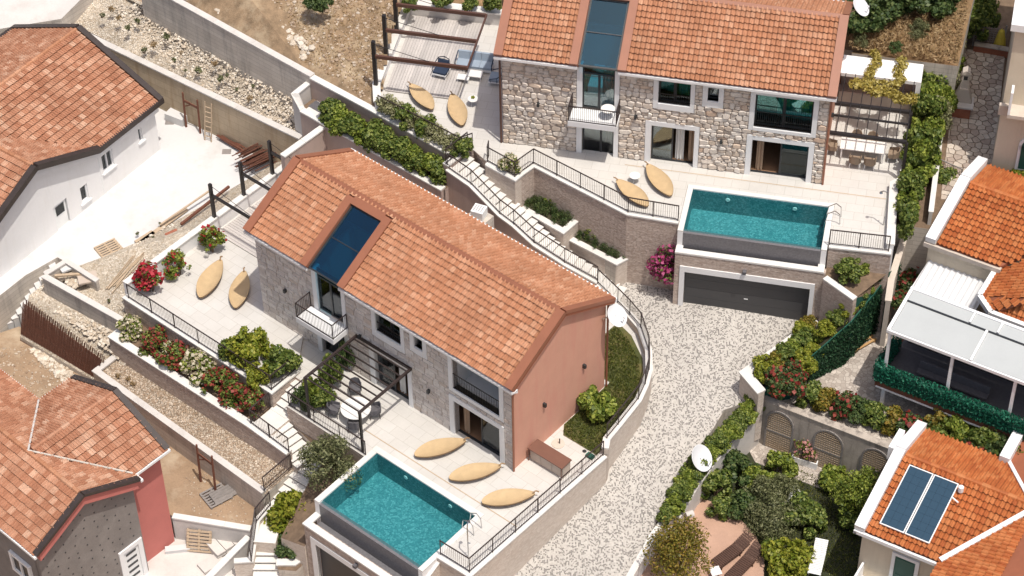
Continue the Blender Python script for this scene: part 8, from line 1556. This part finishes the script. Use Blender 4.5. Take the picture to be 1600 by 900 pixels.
rocks('stones', 'white stones on the gravel slope behind the rusty mesh', gs, plane_z(gs), 900, 0.03, 0.13, 'rock', 3)
hz = plane_z([tuple(p[:2])+(z,) for p, z in zip(hb, [4.8, 4.65, 4.5, 5.0, 8.0, 7.6])])
hz = hill_h
rocks('stones', 'tan stones scattered over the dry hillside', [(-18.61, 19.4, 4.9), (-10.79, 12.65, 4.7), (-7.09, 9.46, 4.6), (-5.72, 18.05, 5.2), (-6.81, 19.43, 5.5), (-18.4, 21.36, 5.2)], lambda x, y: hz(x, y)-0.02, 3800, 0.02, 0.12, 'rock_tan', 4)
rocks('rubble', 'heap of large white rubble on the hillside above the concrete wall', [(-17.98, 18.69, 5.2), (-15.9, 16.87, 5), (-14.32, 16.98, 5.1), (-14.6, 18.75, 5.3), (-17.14, 19.41, 5.3)], lambda x, y: hz(x, y)+0.02, 420, 0.08, 0.32, 'rock', 5)
rocks('rubble', 'pale rubble along the hillside edge above the tall wall', [(-13.93, 16.25, 5), (-11.13, 12.81, 4.8), (-10.47, 13.34, 4.8), (-13.07, 16.66, 5.1)], lambda x, y: hz(x, y), 350, 0.05, 0.25, 'rock', 6)
rocks('rubble', 'white rubble heap in front of the rusty mesh', [(-25.26, -0.34, -3.5), (-24.26, -0.36, -3.5), (-22.59, -2.24, -3.5), (-23.1, -2.9, -3.5)], lambda x, y: -3.5, 260, 0.04, 0.2, 'rock', 7)
rocks('stones', 'small stones on the earth pit below the rusty mesh', [(-27.11, -0.29, -3.5), (-25.46, -0.1, -3.5), (-22.44, -2.92, -3.5), (-24.18, -4.66, -3.5), (-26.4, -2.82, -3.5)], lambda x, y: -3.5, 500, 0.02, 0.09, 'rock_tan', 8)
gb = [f1(*p) for p in [(-5.2,-5.7),(6.7,-5.6),(6.7,-7.1),(-5.2,-6.75)]]
rocks('gravel', 'loose tan gravel in the empty bed', gb, lambda x, y: -2.3, 2600, 0.02, 0.07, 'rock_tan', 9)
db = [(-21.43, 2.75, -1), (-19.51, 5.38, -0.9), (-16.08, 7.68, -0.5), (-15.44, 6.43, -0.2), (-18.68, 2.51, -0.6), (-19.64, 0.09, -1)]
rocks('stones', 'pale stones on the debris strip', db, lambda x, y: -0.95+0.0*x, 600, 0.03, 0.12, 'rock', 10)
rocks('rubble', 'white rubble heaped in the low concrete box', [(-23.95, 2.27, -0.8), (-23.33, 3.12, -0.8), (-22.17, 2.13, -0.8), (-22.59, 1.47, -0.8)], lambda x, y: -0.9, 120, 0.06, 0.25, 'rock', 11)
ug = [f2(*p) for p in [(16.8,7.8),(22.4,7.8),(22.8,17),(16.8,17)]]
uz = plane_z([tuple(f2(*p)[:2])+(z,) for p, z in zip([(17.0,7.6),(22.5,7.6),(23.5,22)], [7.0, 7.0, 8.0])])
blades('straw', 'dry straw covering the upper garden', 'dry grass', ug, lambda x, y: uz(x, y)+0.02, 9000, 0.2, 'straw', 6, 2.0)
bz = [(-16.5, -9.07, -3.8), (-15.17, -7.84, -3.8), (-13.28, -9.77, -3.8), (-13.11, -12.14, -3.8), (-15.82, -11.36, -3.8)]
rocks('stones', 'small stones on the brown lower yard', bz, lambda x, y: -3.8, 500, 0.01, 0.06, 'rock_tan', 12)

blades('straw', 'dry tufts scattered over the hillside', 'dry grass', [(-17.41, 18.07, 5), (-10.79, 12.65, 4.7), (-7.09, 9.46, 4.6), (-5.72, 18.05, 5.2), (-6.81, 19.43, 5.5), (-17.62, 20.74, 5.2)], lambda x, y: hill_h(x, y), 5000, 0.14, 'straw', 9, 1.6)
